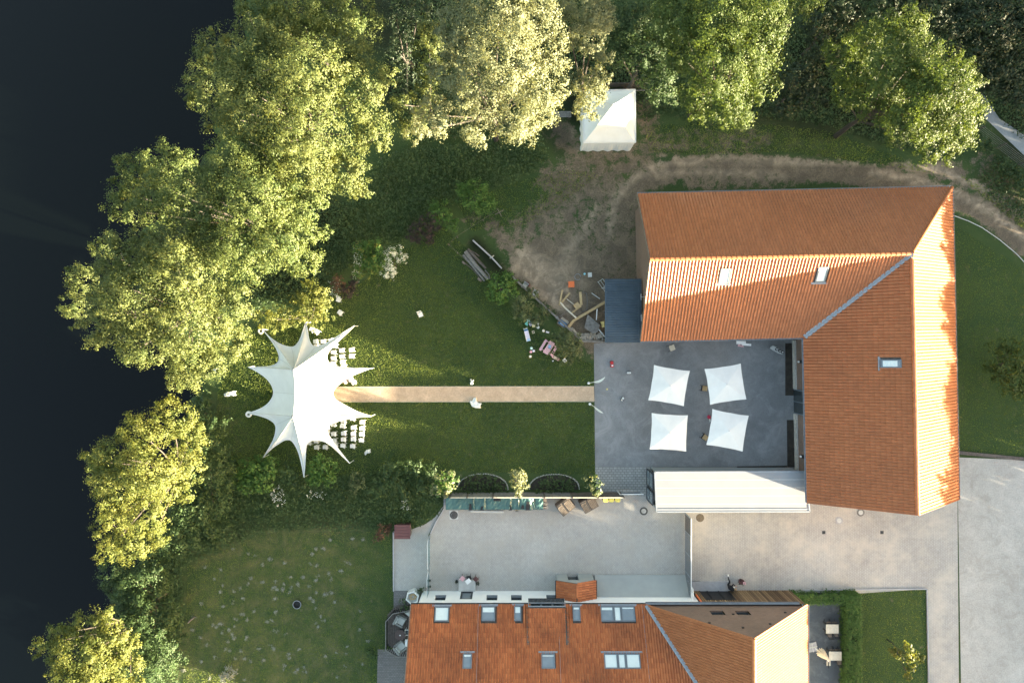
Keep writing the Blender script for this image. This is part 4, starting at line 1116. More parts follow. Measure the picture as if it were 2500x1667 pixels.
for x, y, a, lb in ((829.5, 763, -.6, 'white folding chair standing askew near the reddish shrub'), (1025.8, 768, 1.9, 'lone white folding chair in the middle of the upper lawn'),
                    (566, 961, .05, 'white folding chair with a cloth, alone left of the star canopy'), (523, 906, .2, 'white folding chair half hidden under the left tree'),
                    (826, 731, 1.2, 'white folding chair tucked against the reddish shrub')):
    p = P(x, y, .5); c = place_copy(chair, (p.x, p.y, 0), a, lb); c.scale = (.86, .84, 1); c['group'] = 'white folding chairs scattered on the lawn'
def blobcloth(name, label, cat, x, y, w, h, m, seed, rz=0, top=None, lobes=5):
    r = random.Random(seed); c = P(x, y, h*.5); mb = MB()
    seg = 20; prof = [(1.0, 0), (.96, .25*h), (.82, .6*h), (.6, .88*h), (.28, h), (0, h*1.02)]
    n0 = len(mb.v)
    ph = [r.uniform(0, 6.3) for _ in range(3)]
    for i, (rr, z) in enumerate(prof):
        for k in range(seg):
            a = 2*math.pi*k/seg; q = 1+.16*math.sin(lobes*a+ph[0]+i*.3)+.1*math.sin(2*a+ph[1])
            x_, y_ = rr*w[0]/2*q*math.cos(a), rr*w[1]/2*q*math.sin(a)
            mb.v.append((c.x+x_*math.cos(rz)-y_*math.sin(rz), c.y+x_*math.sin(rz)+y_*math.cos(rz), z+.02*math.sin(7*a)))
    for i in range(len(prof)-1):
        for k in range(seg): a = i*seg+k; b = i*seg+(k+1) % seg; mb.f.append((a, b, b+seg, a+seg))
    return tag(mb.build(name, m, smooth=True), label, cat)
blobcloth('draped_cloth', 'white cloth lying over the lone chair left of the canopy', 'cloth', 553, 963, (.42, .36), .5, M['canvas'], 2)
def bouquet(label, x, y, r, m, seed, n=26, cat='flowers', stemmed=True):
    rr = random.Random(seed); c = P(x, y, .35); t = thing('flower_arrangement', label, cat, (c.x, c.y, 0))
    MB().lathe((c.x, c.y, 0), [(r*.45, 0), (r*.6, .2), (r*.55, .3), (0, .3)], 12).build('pot', M['white_paint'], t)
    b = MB()
    for i in range(n):
        a = rr.uniform(0, 6.28); q = r*math.sqrt(rr.random()); z = .33+.25*(1-q/r)+rr.uniform(-.04, .05)
        b.lathe((c.x+q*math.cos(a), c.y+q*math.sin(a), z), [(0, -.03), (.06, 0), (.05, .04), (0, .055)], 6)
    b.build('blossoms', m, t)
bouquet('round white flower arrangement on the left beside the aisle start', 856, 926, .22, M['canvas'], 1)
bouquet('white and peach flower arrangement at the upper start of the aisle', 863, 933, .22, M['white_paint'], 2)
bouquet('small pinkish flower arrangement half under the canopy hem', 843, 932, .13, M['pink'], 3)
for (lb, x, y, pts_) in (('small white cut-out figure standing above the aisle middle', 1151.5, 934, [(-.13,-.2),(-.17,.0),(-.07,.18),(-.16,.32),(-.06,.4),(.03,.22),(.06,.12),(.17,.32),(.22,.2),(.1,.02),(.21,-.08),(.12,-.22)]),
                         ('large folded white cloth at the lower edge of the aisle', 1159, 986, [(-.45,.12),(-.52,.26),(-.4,.36),(-.28,.3),(-.1,.62),(.12,.66),(.2,.3),(.46,.05),(.62,.12),(.72,.0),(.58,-.12),(.6,-.42),(.1,-.4),(-.28,-.26)]),
                         ('white cloth bundle lying by the last chairs below the aisle', 898, 1104, [(-.3,-.22),(-.34,.0),(-.16,.24),(.1,.3),(.27,.34),(.24,.14),(.3,.0),(.12,-.1),(-.08,-.06),(-.2,-.27)])):
    c = P(x, y, .1); mb = MB(); n = len(pts_); s_ = .8
    for lvl, (sc_, z) in enumerate(((1.0, .02), (1.02, .12), (.85, .24), (.4, .30))):
        cx_ = sum(p[0] for p in pts_)/n; cy_ = sum(p[1] for p in pts_)/n
        for i, p in enumerate(pts_): mb.v.append((c.x+s_*(cx_+(p[0]-cx_)*sc_), c.y+s_*(cy_+(p[1]-cy_)*sc_), z+.03*math.sin(i*2.1+lvl)))
    for l_ in range(3):
        for i in range(n): a = l_*n+i; b = l_*n+(i+1) % n; mb.f.append((a, b, b+n, a+n))
    mb.f.append(tuple(3*n+i for i in range(n)))
    tag(mb.build('white_cloth', M['canvas']), lb, 'cloth')

# ------------------------------------------------------------------ beach flags at the aisle entrance
for lb, b_, t_, cl in (('white beach flag bending right at the upper corner of the aisle end', (1437, 935), (1477, 921), [.35, .62]),
                       ('white beach flag leaning down at the lower corner of the aisle end', (1440, 986), (1472, 1008), [.25, .9])):
    b0 = P(*b_, 0); t0 = P(*t_, 2.9); f_ = thing('beach_flag', lb, 'flag', tuple(b0), 0, 'beach flags at the aisle end')
    mid = b0.lerp(t0, .55)+Vector((.0, -.10 if t_[1] < 950 else .08, .5))
    cur = [b0.lerp(mid, t).lerp(mid.lerp(t0, t), t) for t in [i/8 for i in range(9)]]
    MB().tube(cur, .022, 6).build('pole', M['white_paint'], f_)
    q_ = MB(); s_ = Vector((.04, -.17, -.02)) if t_[1] < 950 else Vector((-.02, -.16, -.12))
    for i in range(2, 8):
        w0 = math.sin((i-2)/6*math.pi)**.7; w1 = math.sin((i-1)/6*math.pi)**.7 if i < 7 else 0
        q_.quad(cur[i], cur[i+1], cur[i+1]+s_*max(w1, 0), cur[i]+s_*w0)
    q_.build('flag_cloth', M['canvas'], f_)
    MB().lathe((b0.x, b0.y, 0), [(.05, 0), (.10, .02), (.11, .08), (.06, .12), (0, .12)], 14).build('base', M['white_paint'], f_)

# ------------------------------------------------------------------ courtyard furniture and toys
def stool(label, x, y, rz, size, seat_m, back=True, group=None):
    p = P(x, y, .45); t = thing('folding_stool', label, 'chair', (p.x, p.y, 0), rz, group, local=True)
    s = MB()
    for i in range(5): s.box((-size/2+size*(i+.5)/5, 0, .45), (size/5*.9, size, .025))
    s.build('seat', M[seat_m], t)
    for y_ in (-size/2, size/2):
        MB().bar((-size/2, y_, .46), (size/2, y_, 0), .03).build('leg', M['black'], t)
        MB().bar((size/2, y_, .44), (-size/2-.1, y_, 0), .03).build('leg', M['black'], t)
        if back: MB().bar((-size/2, y_, .45), (-size/2-.2, y_, .9), .03).build('back_post', M['black'], t)
    if back: MB().box((-size/2-.19, 0, .86), (.05, size+.06, .1)).box((-size/2-.1, 0, .66), (.03, size, .05)).build('backrest', M['black'], t)
stool('wooden-seated folding chair at the left rim of the upper right parasol', 1721, 948, -.12, .4, 'wood_tan', True, 'wooden folding chairs on the courtyard')
stool('wooden-seated folding chair at the left rim of the lower right parasol', 1722, 1068, -.6, .4, 'wood_tan', True, 'wooden folding chairs on the courtyard')
stool('wooden-seated stool standing against the barn eave on the courtyard', 1641, 849, .35, .44, 'wood_pale', False, 'wooden folding chairs on the courtyard')
blobcloth('bag', 'crimson and white bag by the lower right parasol', 'bag', 1732, 1018, (.3, .28), .35, M['crimson'], 5)
blobcloth('white_pouch', 'small white pouch just below the crimson bag', 'pouch', 1734, 1026, (.16, .25), .2, M['canvas'], 6)
p = P(1820, 838, .8); t = thing('pram', 'white-topped cart with flowers close to the barn eave', 'cart', (p.x, p.y, 0), -.02, local=True)
MB().box((-.35, .05, .78), (.75, .26, .05)).box((.1, -.1, .74), (.75, .18, .04), -.06).build('tray', M['white_paint'], t)
for sx in (-.6, .35):
    MB().bar((sx, .05, .76), (sx, .05, .05), .03).build('leg', M['zinc'], t)
b = MB()
for i in range(14): b.lathe((-.35+random.uniform(-.2, .2), -.2+random.uniform(-.08, .08), .7+random.uniform(0, .1)), [(0, -.03), (.05, 0), (0, .05)], 6)
b.build('blossoms', M['pink'], t)
p = P(1894, 854, .3); t = thing('drinks_trolley', 'long pale trolley with three round holders in the courtyard corner', 'trolley', (p.x, p.y, 0), -.47, local=True)
MB().prism([(-.56, -.1), (-.44, .16), (-.1, .2), (.56, .12), (.58, -.1), (.3, -.18), (-.3, -.16)], .42, .5).build('tray', M['concrete_pale'], t)
for i, x in enumerate((-.05, .22, .46)):
    MB().lathe((x, .03, .5), [(.11, 0), (.12, .09), (.07, .11), (.04, .05), (0, .05)], 12).build('holder', M['black'], t)
    MB().lathe((x, .03, .56), [(.05, 0), (.05, .12), (0, .14)], 8).build('bottle', M['white_paint'], t)
for x, y in ((-.4, -.1), (-.4, .1), (.4, -.1), (.4, .1)): MB().bar((x, y, .42), (x, y, 0), .04).build('leg', M['zinc'], t)
def toy_car(label, x, y, rz, L_, W_, body, seatm, group=None):
    p = P(x, y, .2); t = thing('toy_car', label, 'toy car', (p.x, p.y, 0), rz, group, local=True)
    mb = MB()
    prof = [(-.5, .55), (-.46, .8), (-.2, .95), (.0, .8), (.25, .95), (.45, .85), (.5, .5)]
    for zl, sc_ in ((.07, .9), (.16, 1.0), (.24, .8)):
        for (u, w) in prof: mb.v.append((u*L_*sc_, w*W_/2*sc_, zl))
        for (u, w) in prof[::-1]: mb.v.append((u*L_*sc_, -w*W_/2*sc_, zl))
    n = 14
    for l_ in range(2):
        for i in range(n): a = l_*n+i; b = l_*n+(i+1) % n; mb.f.append((a, b, b+n, a+n))
    mb.f.append(tuple(2*n+i for i in range(n))); mb.f.append(tuple(range(n))[::-1]); mb.build('body', M[body], t)
    MB().box((-.08*L_, 0, .26), (.3*L_, .55*W_, .05)).build('seat', M[seatm], t)
    MB().lathe((.2*L_, 0, .28), [(.05, 0), (.08, .02), (.05, .05), (0, .05)], 10).build('steering_wheel', M['white_paint'], t)
    for sx in (-.32, .32):
        for sy in (-.5, .5): MB().tube([(sx*L_, sy*W_*.9-.02, .07), (sx*L_, sy*W_*.9+.02, .07)], .07, 8).build('wheel', M['black'], t)
toy_car('red ride-on toy car near the left rim of the courtyard', 1494.3, 889, -1.5, .52, .27, 'red', 'red')
toy_car('small white toy car lying crosswise, nearer the barn', 1535.5, 910, .05, .34, .17, 'white_paint', 'white_paint', 'small white toy cars on the courtyard')
toy_car('small white toy car with a dark seat, right of the aisle end', 1520.2, 974, 1.15, .34, .17, 'white_paint', 'black', 'small white toy cars on the courtyard')
c = P(1481.7, 950, .06); tag(MB().lathe((c.x, c.y, 0), [(0, 0), (.05, .01), (.075, .06), (.05, .12), (0, .13)], 10).build('ball', M['toy_yellow'], smooth=True), 'small yellow ball on the courtyard past the aisle end', 'ball')

# toys under the apple bushes
def flatbox(name, label, cat, x, y, sx, sy, h, rz, m, m2=None, group=None, ins=.6):
    p = P(x, y, h); t = thing(name, label, cat, (p.x, p.y, 0), rz, group, local=True)
    MB().box((0, 0, h/2), (sx, sy, h), taper=.94).build('body', M[m], t)
    MB().box((0, 0, h+.008), (sx*ins, sy*ins, .016)).build('top', M[m2 or m], t)
    return t
G_ = 'play furniture under the bushes'
flatbox('toy_table', 'pale cyan toy table under the bush by the lawn edge', 'toy table', 1292, 783, .34, .30, .4, .2, 'cyan', 'cyan', G_)
flatbox('toy_chair', 'green toy chair left of the pale cyan toy table', 'toy chair', 1286.5, 790, .26, .26, .25, -.6, 'teal', 'teal', G_)
flatbox('toy_chair', 'lilac toy chair right of the green one', 'toy chair', 1295.7, 791, .24, .26, .27, .5, 'lilac', 'lilac', G_)
flatbox('toy_chair', 'yellow toy chair beside the lilac one', 'toy chair', 1303.2, 794.5, .26, .28, .3, .1, 'toy_yellow', 'cream', G_)
flatbox('toy_box', 'small cream box with dark inside between the toy slide and the pots', 'box', 1302, 810.5, .2, .24, .2, .2, 'cream', 'wood_brown')
flatbox('toy_box', 'small white box above the round white pot', 'box', 1313.5, 789.5, .18, .2, .2, -.5, 'white_paint', 'canvas')
def disc(name, label, cat, x, y, r, h, m, m2, group=None):
    p = P(x, y, h); t = thing(name, label, cat, (p.x, p.y, 0), 0, group)
    MB().lathe((p.x, p.y, 0), [(r*.9, 0), (r, h), (r*.85, h*1.08), (0, h*1.08)], 16).build('rim', M[m], t)
    MB().lathe((p.x, p.y, h*1.08), [(r*.62, 0), (r*.6, .015), (0, .02)], 14).build('cushion', M[m2], t)
disc('pot', 'round white pot right of the yellow toy chair', 'pot', 1313.7, 799, .115, .25, 'white_paint', 'concrete_pale')
disc('pot', 'round cream pot with sticks under the bush edge', 'pot', 1327, 807.5, .12, .25, 'cream', 'white_paint')
disc('pouffe', 'mint-green round seat, topmost of the four on the grass', 'seat', 1297.4, 850, .115, .18, 'mint', 'white_paint', 'four pastel round seats')
disc('pouffe', 'lilac round seat touching the pink one', 'seat', 1302.8, 856.5, .105, .18, 'lilac', 'white_paint', 'four pastel round seats')
disc('pouffe', 'pink round seat touching the lilac one', 'seat', 1296.3, 859, .11, .18, 'rose', 'pink', 'four pastel round seats')
disc('pouffe', 'cream round seat, lowest of the four on the grass', 'seat', 1294.9, 870, .115, .18, 'cream', 'white_paint', 'four pastel round seats')
p = P(1287, 818, .4); t = thing('toy_slide', 'small blue and white plastic slide on the lawn', 'slide', (p.x, p.y, 0), math.radians(15), local=True)
MB().quad((-.13, .35, .75), (.13, .35, .75), (.13, -.5, .06), (-.13, -.5, .06)).build('slide_bed', M['lilac'], t)
MB().quad((-.13, -.3, .232), (.13, -.3, .232), (.13, -.5, .075), (-.13, -.5, .075)).build('slide_foot', M['sky_blue'], t)
for x in (-.15, .15): MB().bar((x, .35, .8), (x, -.5, .1), .035, .07).build('side_rail', M['white_paint'], t)
MB().box((0, .42, .74), (.3, .16, .05)).build('platform', M['blue'], t)
MB().bar((-.14, .5, .74), (-.16, .62, 0), .04).bar((.14, .5, .74), (.16, .62, 0), .04).bar((-.15, .55, .25), (.15, .55, .25), .03).bar((-.15, .52, .5), (.15, .52, .5), .03).build('ladder', M['white_paint'], t)
p = P(1340, 849, .5); t = thing('picnic_table', 'pink picnic table with benches half under the apple bush', 'table', (p.x, p.y, 0), math.radians(58), local=True)
for i in range(4): MB().box((0, -.18+i*.12, .55), (1.1, .11, .03)).build('tabletop_plank', M['pink'], t)
for s_ in (-1, 1): MB().box((-.05*s_, s_*.5, .32), (1.0, .2, .03)).build('bench', M['pink'], t)
for x in (-.38, .38): MB().bar((x, -.55, .28), (x, .55, .28), .05).bar((x, -.2, .54), (x, -.4, 0), .05).bar((x, .2, .54), (x, .4, 0), .05).build('leg', M['pink'], t)
MB().box((.1, .0, .60), (.3, .22, .06), .3).build('box', M['sky_blue'], t)
flatbox('bench_pad', 'pale pink bench seat sticking out below the picnic table', 'bench', 1357, 874, .62, .22, .3, -.5, 'pink', 'cream')
flatbox('toy_stall', 'white and black slatted toy stool below the apple bush', 'stool', 1379, 879.5, .28, .28, .3, .6, 'white_paint', 'black', ins=.3)
flatbox('toy_bucket', 'small grey bucket on the lawn below the picnic table', 'bucket', 1350, 881, .14, .12, .15, .2, 'zinc', 'white_paint')
flatbox('toy_box', 'small violet and white toy box under the bush', 'box', 1337, 810.8, .28, .14, .12, -.3, 'lilac', 'white_paint')

# ------------------------------------------------------------------ builders' yard
def timber(label, pts_, w, z, m, h=None):
    mb = MB(); pp = [P(x, y, z) for x, y in pts_]
    for a, b in zip(pp[:-1], pp[1:]): mb.bar(a, b, w, h or .12)
    return tag(mb.build('timber', M[m]), label, 'timber', 'timber lying in the dirt yard')
timber('short tan timber leaning at the left end of the timber frame', [(1372.9, 708), (1365.7, 745)], .12, .35, 'wood_tan')
timber('tan timber slanting from the orange stool to the frame corner', [(1390.7, 715), (1371, 739)], .14, .3, 'wood_tan')
timber('wide tan beam, right side of the timber frame', [(1416.6, 712.7), (1419.3, 744.8)], .2, .35, 'wood_tan')
timber('long pale timber crossing over the frame to the big beam', [(1368, 738), (1380, 752), (1406.8, 776)], .11, .5, 'wood_pale')
timber('tan timber, lower right side of the timber frame', [(1419.3, 746.6), (1394.3, 765)], .12, .25, 'wood_tan')
timber('thin pole lying through the middle of the timber frame', [(1383.6, 729.6), (1412, 752)], .05, .2, 'wood_pale')
timber('long thick tan beam running up to the dark lean-to', [(1388, 799), (1400, 783), (1478, 737)], .20, .3, 'wood_tan', .2)
timber('second long beam beside the thick tan beam', [(1408, 779), (1478, 733)], .14, .2, 'wood_brown')
timber('brown timber from the blue crate to the frame', [(1365.7, 774), (1392, 754)], .12, .2, 'wood_brown')
timber('white metal pipe lying near the lean-to', [(1444.3, 715.4), (1464.8, 729.6)], .06, .15, 'concrete_pale', .06)
timber('upright white pole beside the grey board', [(1457.7, 754.6), (1455.9, 781.4)], .07, .4, 'white_paint', .06)
timber('white post leaning at the firewood end', [(1459, 801), (1476, 822)], .1, .5, 'concrete_pale', .08)
timber('thin bent hose between the frame and the lean-to', [(1422, 713), (1432, 716), (1434, 735), (1433, 755), (1420, 762)], .05, .05, 'wood_grey', .04)
p = P(1408.6, 745.7, .4); tag(MB().box((p.x, p.y, .38), (.46, .40, .08), .62).build('wooden_plate', M['wood_tan']), 'square tan wooden plate on the timber frame', 'plate')
p = P(1395, 694, .5); t = thing('orange_stool', 'square bright orange stool in the dirt yard', 'stool', (p.x, p.y, 0), .03, local=True)
MB().box((0, 0, .47), (.48, .48, .05)).build('seat', M['orange'], t)
for x in (-.2, .2):
    for y in (-.2, .2): MB().bar((x, y, .45), (x*1.1, y*1.1, 0), .04).build('leg', M['orange'], t)
p = P(1375.5, 787, .3); t = thing('crate', 'blue-lined crate at the dirt yard wall', 'crate', (p.x, p.y, 0), -.62, local=True)
for (a_, b_) in (((-.38, -.33), (.38, -.33)), ((-.38, .33), (.38, .33)), ((-.38, -.33), (-.38, .33)), ((.38, -.33), (.38, .33))): MB().bar((*a_, .2), (*b_, .2), .05, .4).build('side_board', M['wood_brown'], t)
MB().box((0, -.12, .25), (.68, .4, .1)).build('liner', M['blue'], t); MB().box((.0, -.14, .31), (.4, .22, .05)).build('tub', M['sky_blue'], t)
for i in range(7): MB().box((-.3+i*.1, .2, .3), (.06, .2, .05)).build('slat', M['wood_pale'], t)
q_ = MB(); q_.prism([(p_.x, p_.y) for p_ in (P(1432.7, 768), P(1462, 794), P(1456.8, 811), P(1447, 815), P(1424.6, 801))], .55, .62); b_ = q_
tag(q_.build('grey_board', M['wood_grey']), 'five-sided weathered grey board lying above the firewood', 'board')
for x, y in ((1430, 796), (1455, 806)): pass
p = P(1472, 791, .4); t = thing('yellow_machine', 'yellow garden machine at the edge of the lean-to', 'machine', (p.x, p.y, 0), .1, local=True)
MB().box((0, .1, .35), (.3, .22, .25), taper=.8).box((.02, -.12, .3), (.22, .3, .2), taper=.8).build('body', M['toy_yellow'], t)
MB().bar((-.1, -.25, .4), (-.25, -.3, .75), .03).bar((.12, -.25, .4), (.25, -.32, .75), .03).build('handle', M['black'], t)
for x in (-.18, .18): MB().tube([(x-.03, .05, .12), (x+.03, .05, .12)], .12, 10).build('wheel', M['black'], t)
def frame_rect(label, x, y, w, h, rz, name='trestle', z=.3):
    p = P(x, y, z); mb = MB(); R2 = Matrix.Rotation(rz, 3, 'Z'); c = [p+R2@Vector((sx*w/2, sy*h/2, 0)) for sx, sy in ((-1, -1), (1, -1), (1, 1), (-1, 1))]
    for i in range(4): mb.bar(c[i], c[(i+1) % 4], .035)
    mb.bar((c[0]+c[1])/2, (c[2]+c[3])/2, .03)
    for q in c: mb.bar(q, Vector((q.x, q.y, 0)), .03)
    tag(mb.build(name, M['concrete_pale']), label, 'trestle')
frame_rect('pale metal frame half under the lean-to corner', 1471, 692, .45, .6, .6)
frame_rect('pale metal frame right below the first at the lean-to', 1478, 708, .2, .4, .5)
def greychair(label, x, y, rz):
    p = P(x, y, .4); t = thing('garden_chair', label, 'chair', (p.x, p.y, 0), rz, 'grey garden chairs by the yard wall', local=True)
    MB().box((0, 0, .4), (.4, .4, .04)).build('seat', M['cushion'], t); MB().box((0, .22, .65), (.42, .04, .45), 0, -.2).build('backrest', M['zinc'], t)
    for x_ in (-.18, .18):
        for y_ in (-.18, .18): MB().bar((x_, y_, .38), (x_, y_, 0), .03).build('leg', M['zinc'], t)
greychair('grey garden chair beside the rusty patch on the yard wall', 1281, 698, -.6); greychair('grey garden chair further down the yard wall', 1305, 717, -.55)
blobcloth('rust_heap', 'rusty brown heap behind the first garden chair', 'heap', 1288, 694, (.4, .5), .2, M['maroon'], 9)
p = P(1440.7, 670.7, .3); tag(MB().box((p.x, p.y, .15), (.3, .36, .3), .05).box((p.x, p.y, .31), (.22, .28, .03), .05).build('white_box', M['concrete_pale']), 'small pale box on the gravel above the orange stool', 'box')
p = P(1410.4, 676, .05); mb = MB(); cyc = [(p.x+.24*math.cos(a), p.y+.24*math.sin(a), .04) for a in [i*6.2832/20 for i in range(19)]]
tag(mb.tube(cyc, .02, 6).build('hoop', M['zinc']), 'thin metal hoop lying on the gravel', 'hoop')
p = P(1427, 669, .05); tag(MB().lathe((p.x, p.y, 0), [(.07, 0), (.09, .12), (.06, .12), (0, .05)], 12).build('bowl', M['cyan']), 'small pale blue bowl between hoop and white box', 'bowl')
p = P(1360, 775, .1); tag(MB().lathe((p.x, p.y, 0), [(.06, 0), (.13, .06), (.1, .12), (0, .13)], 9).build('pot', M['stone']), 'small pale stone pot at the yard wall near the blue crate', 'pot')
# firewood
rr = random.Random(4)
lg = []
for i in range(26):
    t_ = i/25; x = 1396+24*t_+rr.uniform(-1, 1); y = 804+22*t_+rr.uniform(-1.5, 1.5); lg.append((x, y, math.radians(125)+rr.uniform(-.35, .35), rr.uniform(.32, .45)))
for i in range(40):
    t_ = i/39; lg.append((1419+53*t_, 822-2*t_+rr.uniform(-4, 5), math.radians(88)+rr.uniform(-.5, .5), rr.uniform(.26, .42)))
for i in range(14):
    lg.append((1425+48*i/13, 831+rr.uniform(-1, 1.5), rr.uniform(-.4, .4), rr.uniform(.25, .4)))
lm = MB(); lm.v = [(-.5, -.055, -.04), (-.5, .055, -.04), (-.5, 0, .06), (.5, -.05, -.045), (.5, .06, -.035), (.5, .01, .06)]; lm.f = [(0, 2, 1), (3, 4, 5), (0, 1, 4, 3), (1, 2, 5, 4), (2, 0, 3, 5)]
l0 = None
for i, (x, y, a, ln) in enumerate(lg):
    z = .12+.2*((i*7) % 4)/4; p = P(x, y, z)
    if l0 is None: l0 = lm.build('firewood_log', M['firewood']); o = l0
    else: o = l0.copy(); COL.objects.link(o)
    o.location = (p.x, p.y, z); o.rotation_euler = (rr.uniform(0, 6), rr.uniform(-.2, .2), a); o.scale = (ln, 1.1+rr.random()*.5, 1.1+rr.random()*.5)
    tag(o, 'short split pale log in the untidy firewood row by the lean-to', 'log', 'split logs in the firewood row')
# yard walls, rope fence, trunks
def wallrun(name, label, pts_, w, h, m, cat='wall', cap=None):
    t = thing(name, label, cat, tuple(P(*pts_[0])))
    mb = MB(); pp = [P(x, y, 0) for x, y in pts_]
    for a, b in zip(pp[:-1], pp[1:]): mb.bar(a+Vector((0, 0, h/2)), b+Vector((0, 0, h/2)), w, h)
    mb.build('wall_body', M[m], t)
    if cap:
        mb = MB()
        for a, b in zip(pp[:-1], pp[1:]): mb.bar(a+Vector((0, 0, h+.02)), b+Vector((0, 0, h+.02)), w+.05, .04)
        mb.build('coping', M[cap], t)
wallrun('yard_wall', 'long low grey yard wall running diagonally between lawn and dirt yard', [(1251, 677), (1300, 722), (1420, 832), (1479, 836)], .09, .45, 'wood_grey', cap='wood_grey')
wallrun('low_wall', 'short pale low wall above the dark tree trunks', [(1155, 588), (1199, 628), (1225, 656)], .10, .4, 'stone_slab')
MBt = MB(); 
for a, b in (((1196, 631), (1206, 624)),): MBt.bar(P(*a, .2), P(*b, .2), .07, .1)
tag(MBt.build('wood_stub', M['wood_pale']), 'short pale stub of wood leaning on the low wall', 'wood')
fr = thing('rope_fence', 'thin rope fence on posts around the tree trunks', 'fence', tuple(P(1097, 599)))
rp2 = [(1214, 518), (1180, 540), (1117.5, 580.6), (1096.8, 599.3), (1118, 619), (1139, 638)]
for x, y in rp2[1:]: MB().bar(P(x, y, 0), tuple(P(x, y, 0)+Vector((0, 0, .8))), .05).build('post', M['wood_brown'], fr)
mb = MB()
for a, b in zip(rp2[:-1], rp2[1:]): mb.bar(tuple(P(*a)+Vector((0, 0, .78))), tuple(P(*b)+Vector((0, 0, .78))), .018)
mb.build('rope', M['wood_brown'], fr)
cr_ = thing('turnstile', 'small wooden turnstile cross at the end of the rope fence', 'turnstile', tuple(P(1219, 519)))
c = P(1219, 519, 1.0)
MB().bar(tuple(P(1219, 519)), tuple(c), .08).build('post', M['wood_brown'], cr_)
MB().bar(tuple(P(1209, 524, 1.0)), tuple(P(1229.5, 513, 1.0)), .05).build('arm', M['wood_brown'], cr_); MB().bar(tuple(P(1214, 509, 1.07)), tuple(P(1225, 529, 1.07)), .05).build('arm', M['wood_brown'], cr_)
for i, (a, b, r, lb) in enumerate((((1136, 614), (1192, 682), .17, 'thickest weathered trunk, in the middle of the trunk pile'), ((1142, 609), (1186, 655), .14, 'weathered trunk on the upper side of the trunk pile'),
        ((1131, 622), (1183, 686), .11, 'weathered trunk on the lower side of the trunk pile'), ((1147, 612), (1170, 626), .07, 'short thin log above the trunk pile'), ((1184, 660), (1196, 682), .06, 'thin split log at the lower end of the trunk pile'),
        ((1129, 637), (1175, 684), .05, 'thin pale pole along the lawn side of the trunk pile'))):
    a = P(*a, r); b = P(*b, r); mid = a.lerp(b, .5)+Vector((.05*(i-2), .04, 0))
    tag(MB().tube([a, mid, b], [r, r*.92, r*.75], 9).build('trunk_log', M['wood_dark' if i % 2 else 'wood_grey'], smooth=False), lb, 'log', 'weathered trunks lying beside the lawn')
for x, y, s_, lb in ((1171, 683, .3, 'pale square block beside the trunk pile'), (1132, 642, .25, 'brown block at the upper end of the trunk pile')):
    p = P(x, y, .1); tag(MB().box((p.x, p.y, .08), (s_*1.3, s_*.6, .16), -.7).build('wood_block', M['wood_brown']), lb, 'block')

# ------------------------------------------------------------------ paved yard: planter beds, fence, tarp, bins, pallets
ft = thing('panel_fence', 'weathered grey plank fence between the flower beds and the paved yard', 'fence', tuple(P(1300, 1202)))
fy_ = -(1202-833.5)/30.0
xs = [1103, 1143.5, 1204.5, 1266, 1327, 1392.5, 1454, 1515]
for i, (a, b) in enumerate(zip(xs[:-1], xs[1:])):
    xa_, xb_ = (a-1250)/30, (b-1250)/30
    pn = MB(); pn.box(((xa_+xb_)/2, fy_, .88), (xb_-xa_-.12, .03, 1.66)); 
    for j in range(8): pn.box(((xa_+xb_)/2, fy_+.022, .15+j*.21), (xb_-xa_-.13, .02, .185), 0, .12)
    pn.build('fence_panel', M['wood_grey' if i < 5 else 'wood_dark'], ft)
    MB().box(((xa_+xb_)/2, fy_-.01, 1.74), (xb_-xa_-.1, .07, .05)).build('top_rail', M['wood_pale'], ft)
for a in xs: MB().bar(((a-1250)/30, fy_, 0), ((a-1250)/30, fy_, 1.86), .09).build('post', M['wood_dark'], ft)
gt = thing('garden_gate', 'low dark blue mesh gate at the right end of the plank fence', 'gate', tuple(P(1540, 1204)))
MB().quad(P(1515, 1201, .2), P(1562, 1201, .2), P(1566, 1205.5, 1.0), P(1519, 1206, 1.0)).build('mesh_panel', M['grey_frame'], gt)
MB().bar(P(1514, 1206.5, 1.05), P(1571, 1206, 1.05), .06).bar(P(1514, 1206.5, 1.05), P(1508, 1199, 0.05), .06).build('gate_frame', M['white_paint'], gt)
for i in range(3): MB().bar(P(1517+i*.5, 1202+i*1.3, .35+i*.22), P(1563+i, 1202+i*1.3, .35+i*.22), .03).build('rail', M['zinc'], gt)
for i, (x, m_, lb) in enumerate(((1478.3, 'yellow', 'left'), (1492.7, 'yellow', 'middle'), (1508, 'yellow', 'right'))):
    p = P(x, 1218.5, 1.0); bn = thing('waste_bin', f'{lb} of the three waste bins with yellow lids at the fence', 'bin', (p.x, p.y, 0), 0, 'yellow-lidded waste bins', local=True)
    MB().box((0, 0, .48), (.36, .38, .92), taper=1.12).build('body', M['zinc'], bn)
    ld = MB(); v = []
    for z, s_ in ((.95, .21), (1.0, .215), (1.03, .19)):
        for k in range(16):
            a = 2*math.pi*k/16; cx, cy = math.cos(a), math.sin(a); f_ = (abs(cx)**5+abs(cy)**5)**(-1/5); ld.v.append((cx*f_*s_, cy*f_*s_*1.08, z))
    for l_ in range(2):
        for k in range(16): a = l_*16+k; b = l_*16+(k+1) % 16; ld.f.append((a, b, b+16, a+16))
    ld.f.append(tuple(32+k for k in range(16))); ld.build('lid', M['yellow'], bn)
    MB().box((0, .2 if i != 1 else -.2, 1.0), (.3, .05, .05)).build('handle', M['yellow'], bn)
    for sx in (-.16, .16): MB().tube([(sx-.03, .2, .1), (sx+.03, .2, .1)], .1, 8).build('wheel', M['black'], bn)
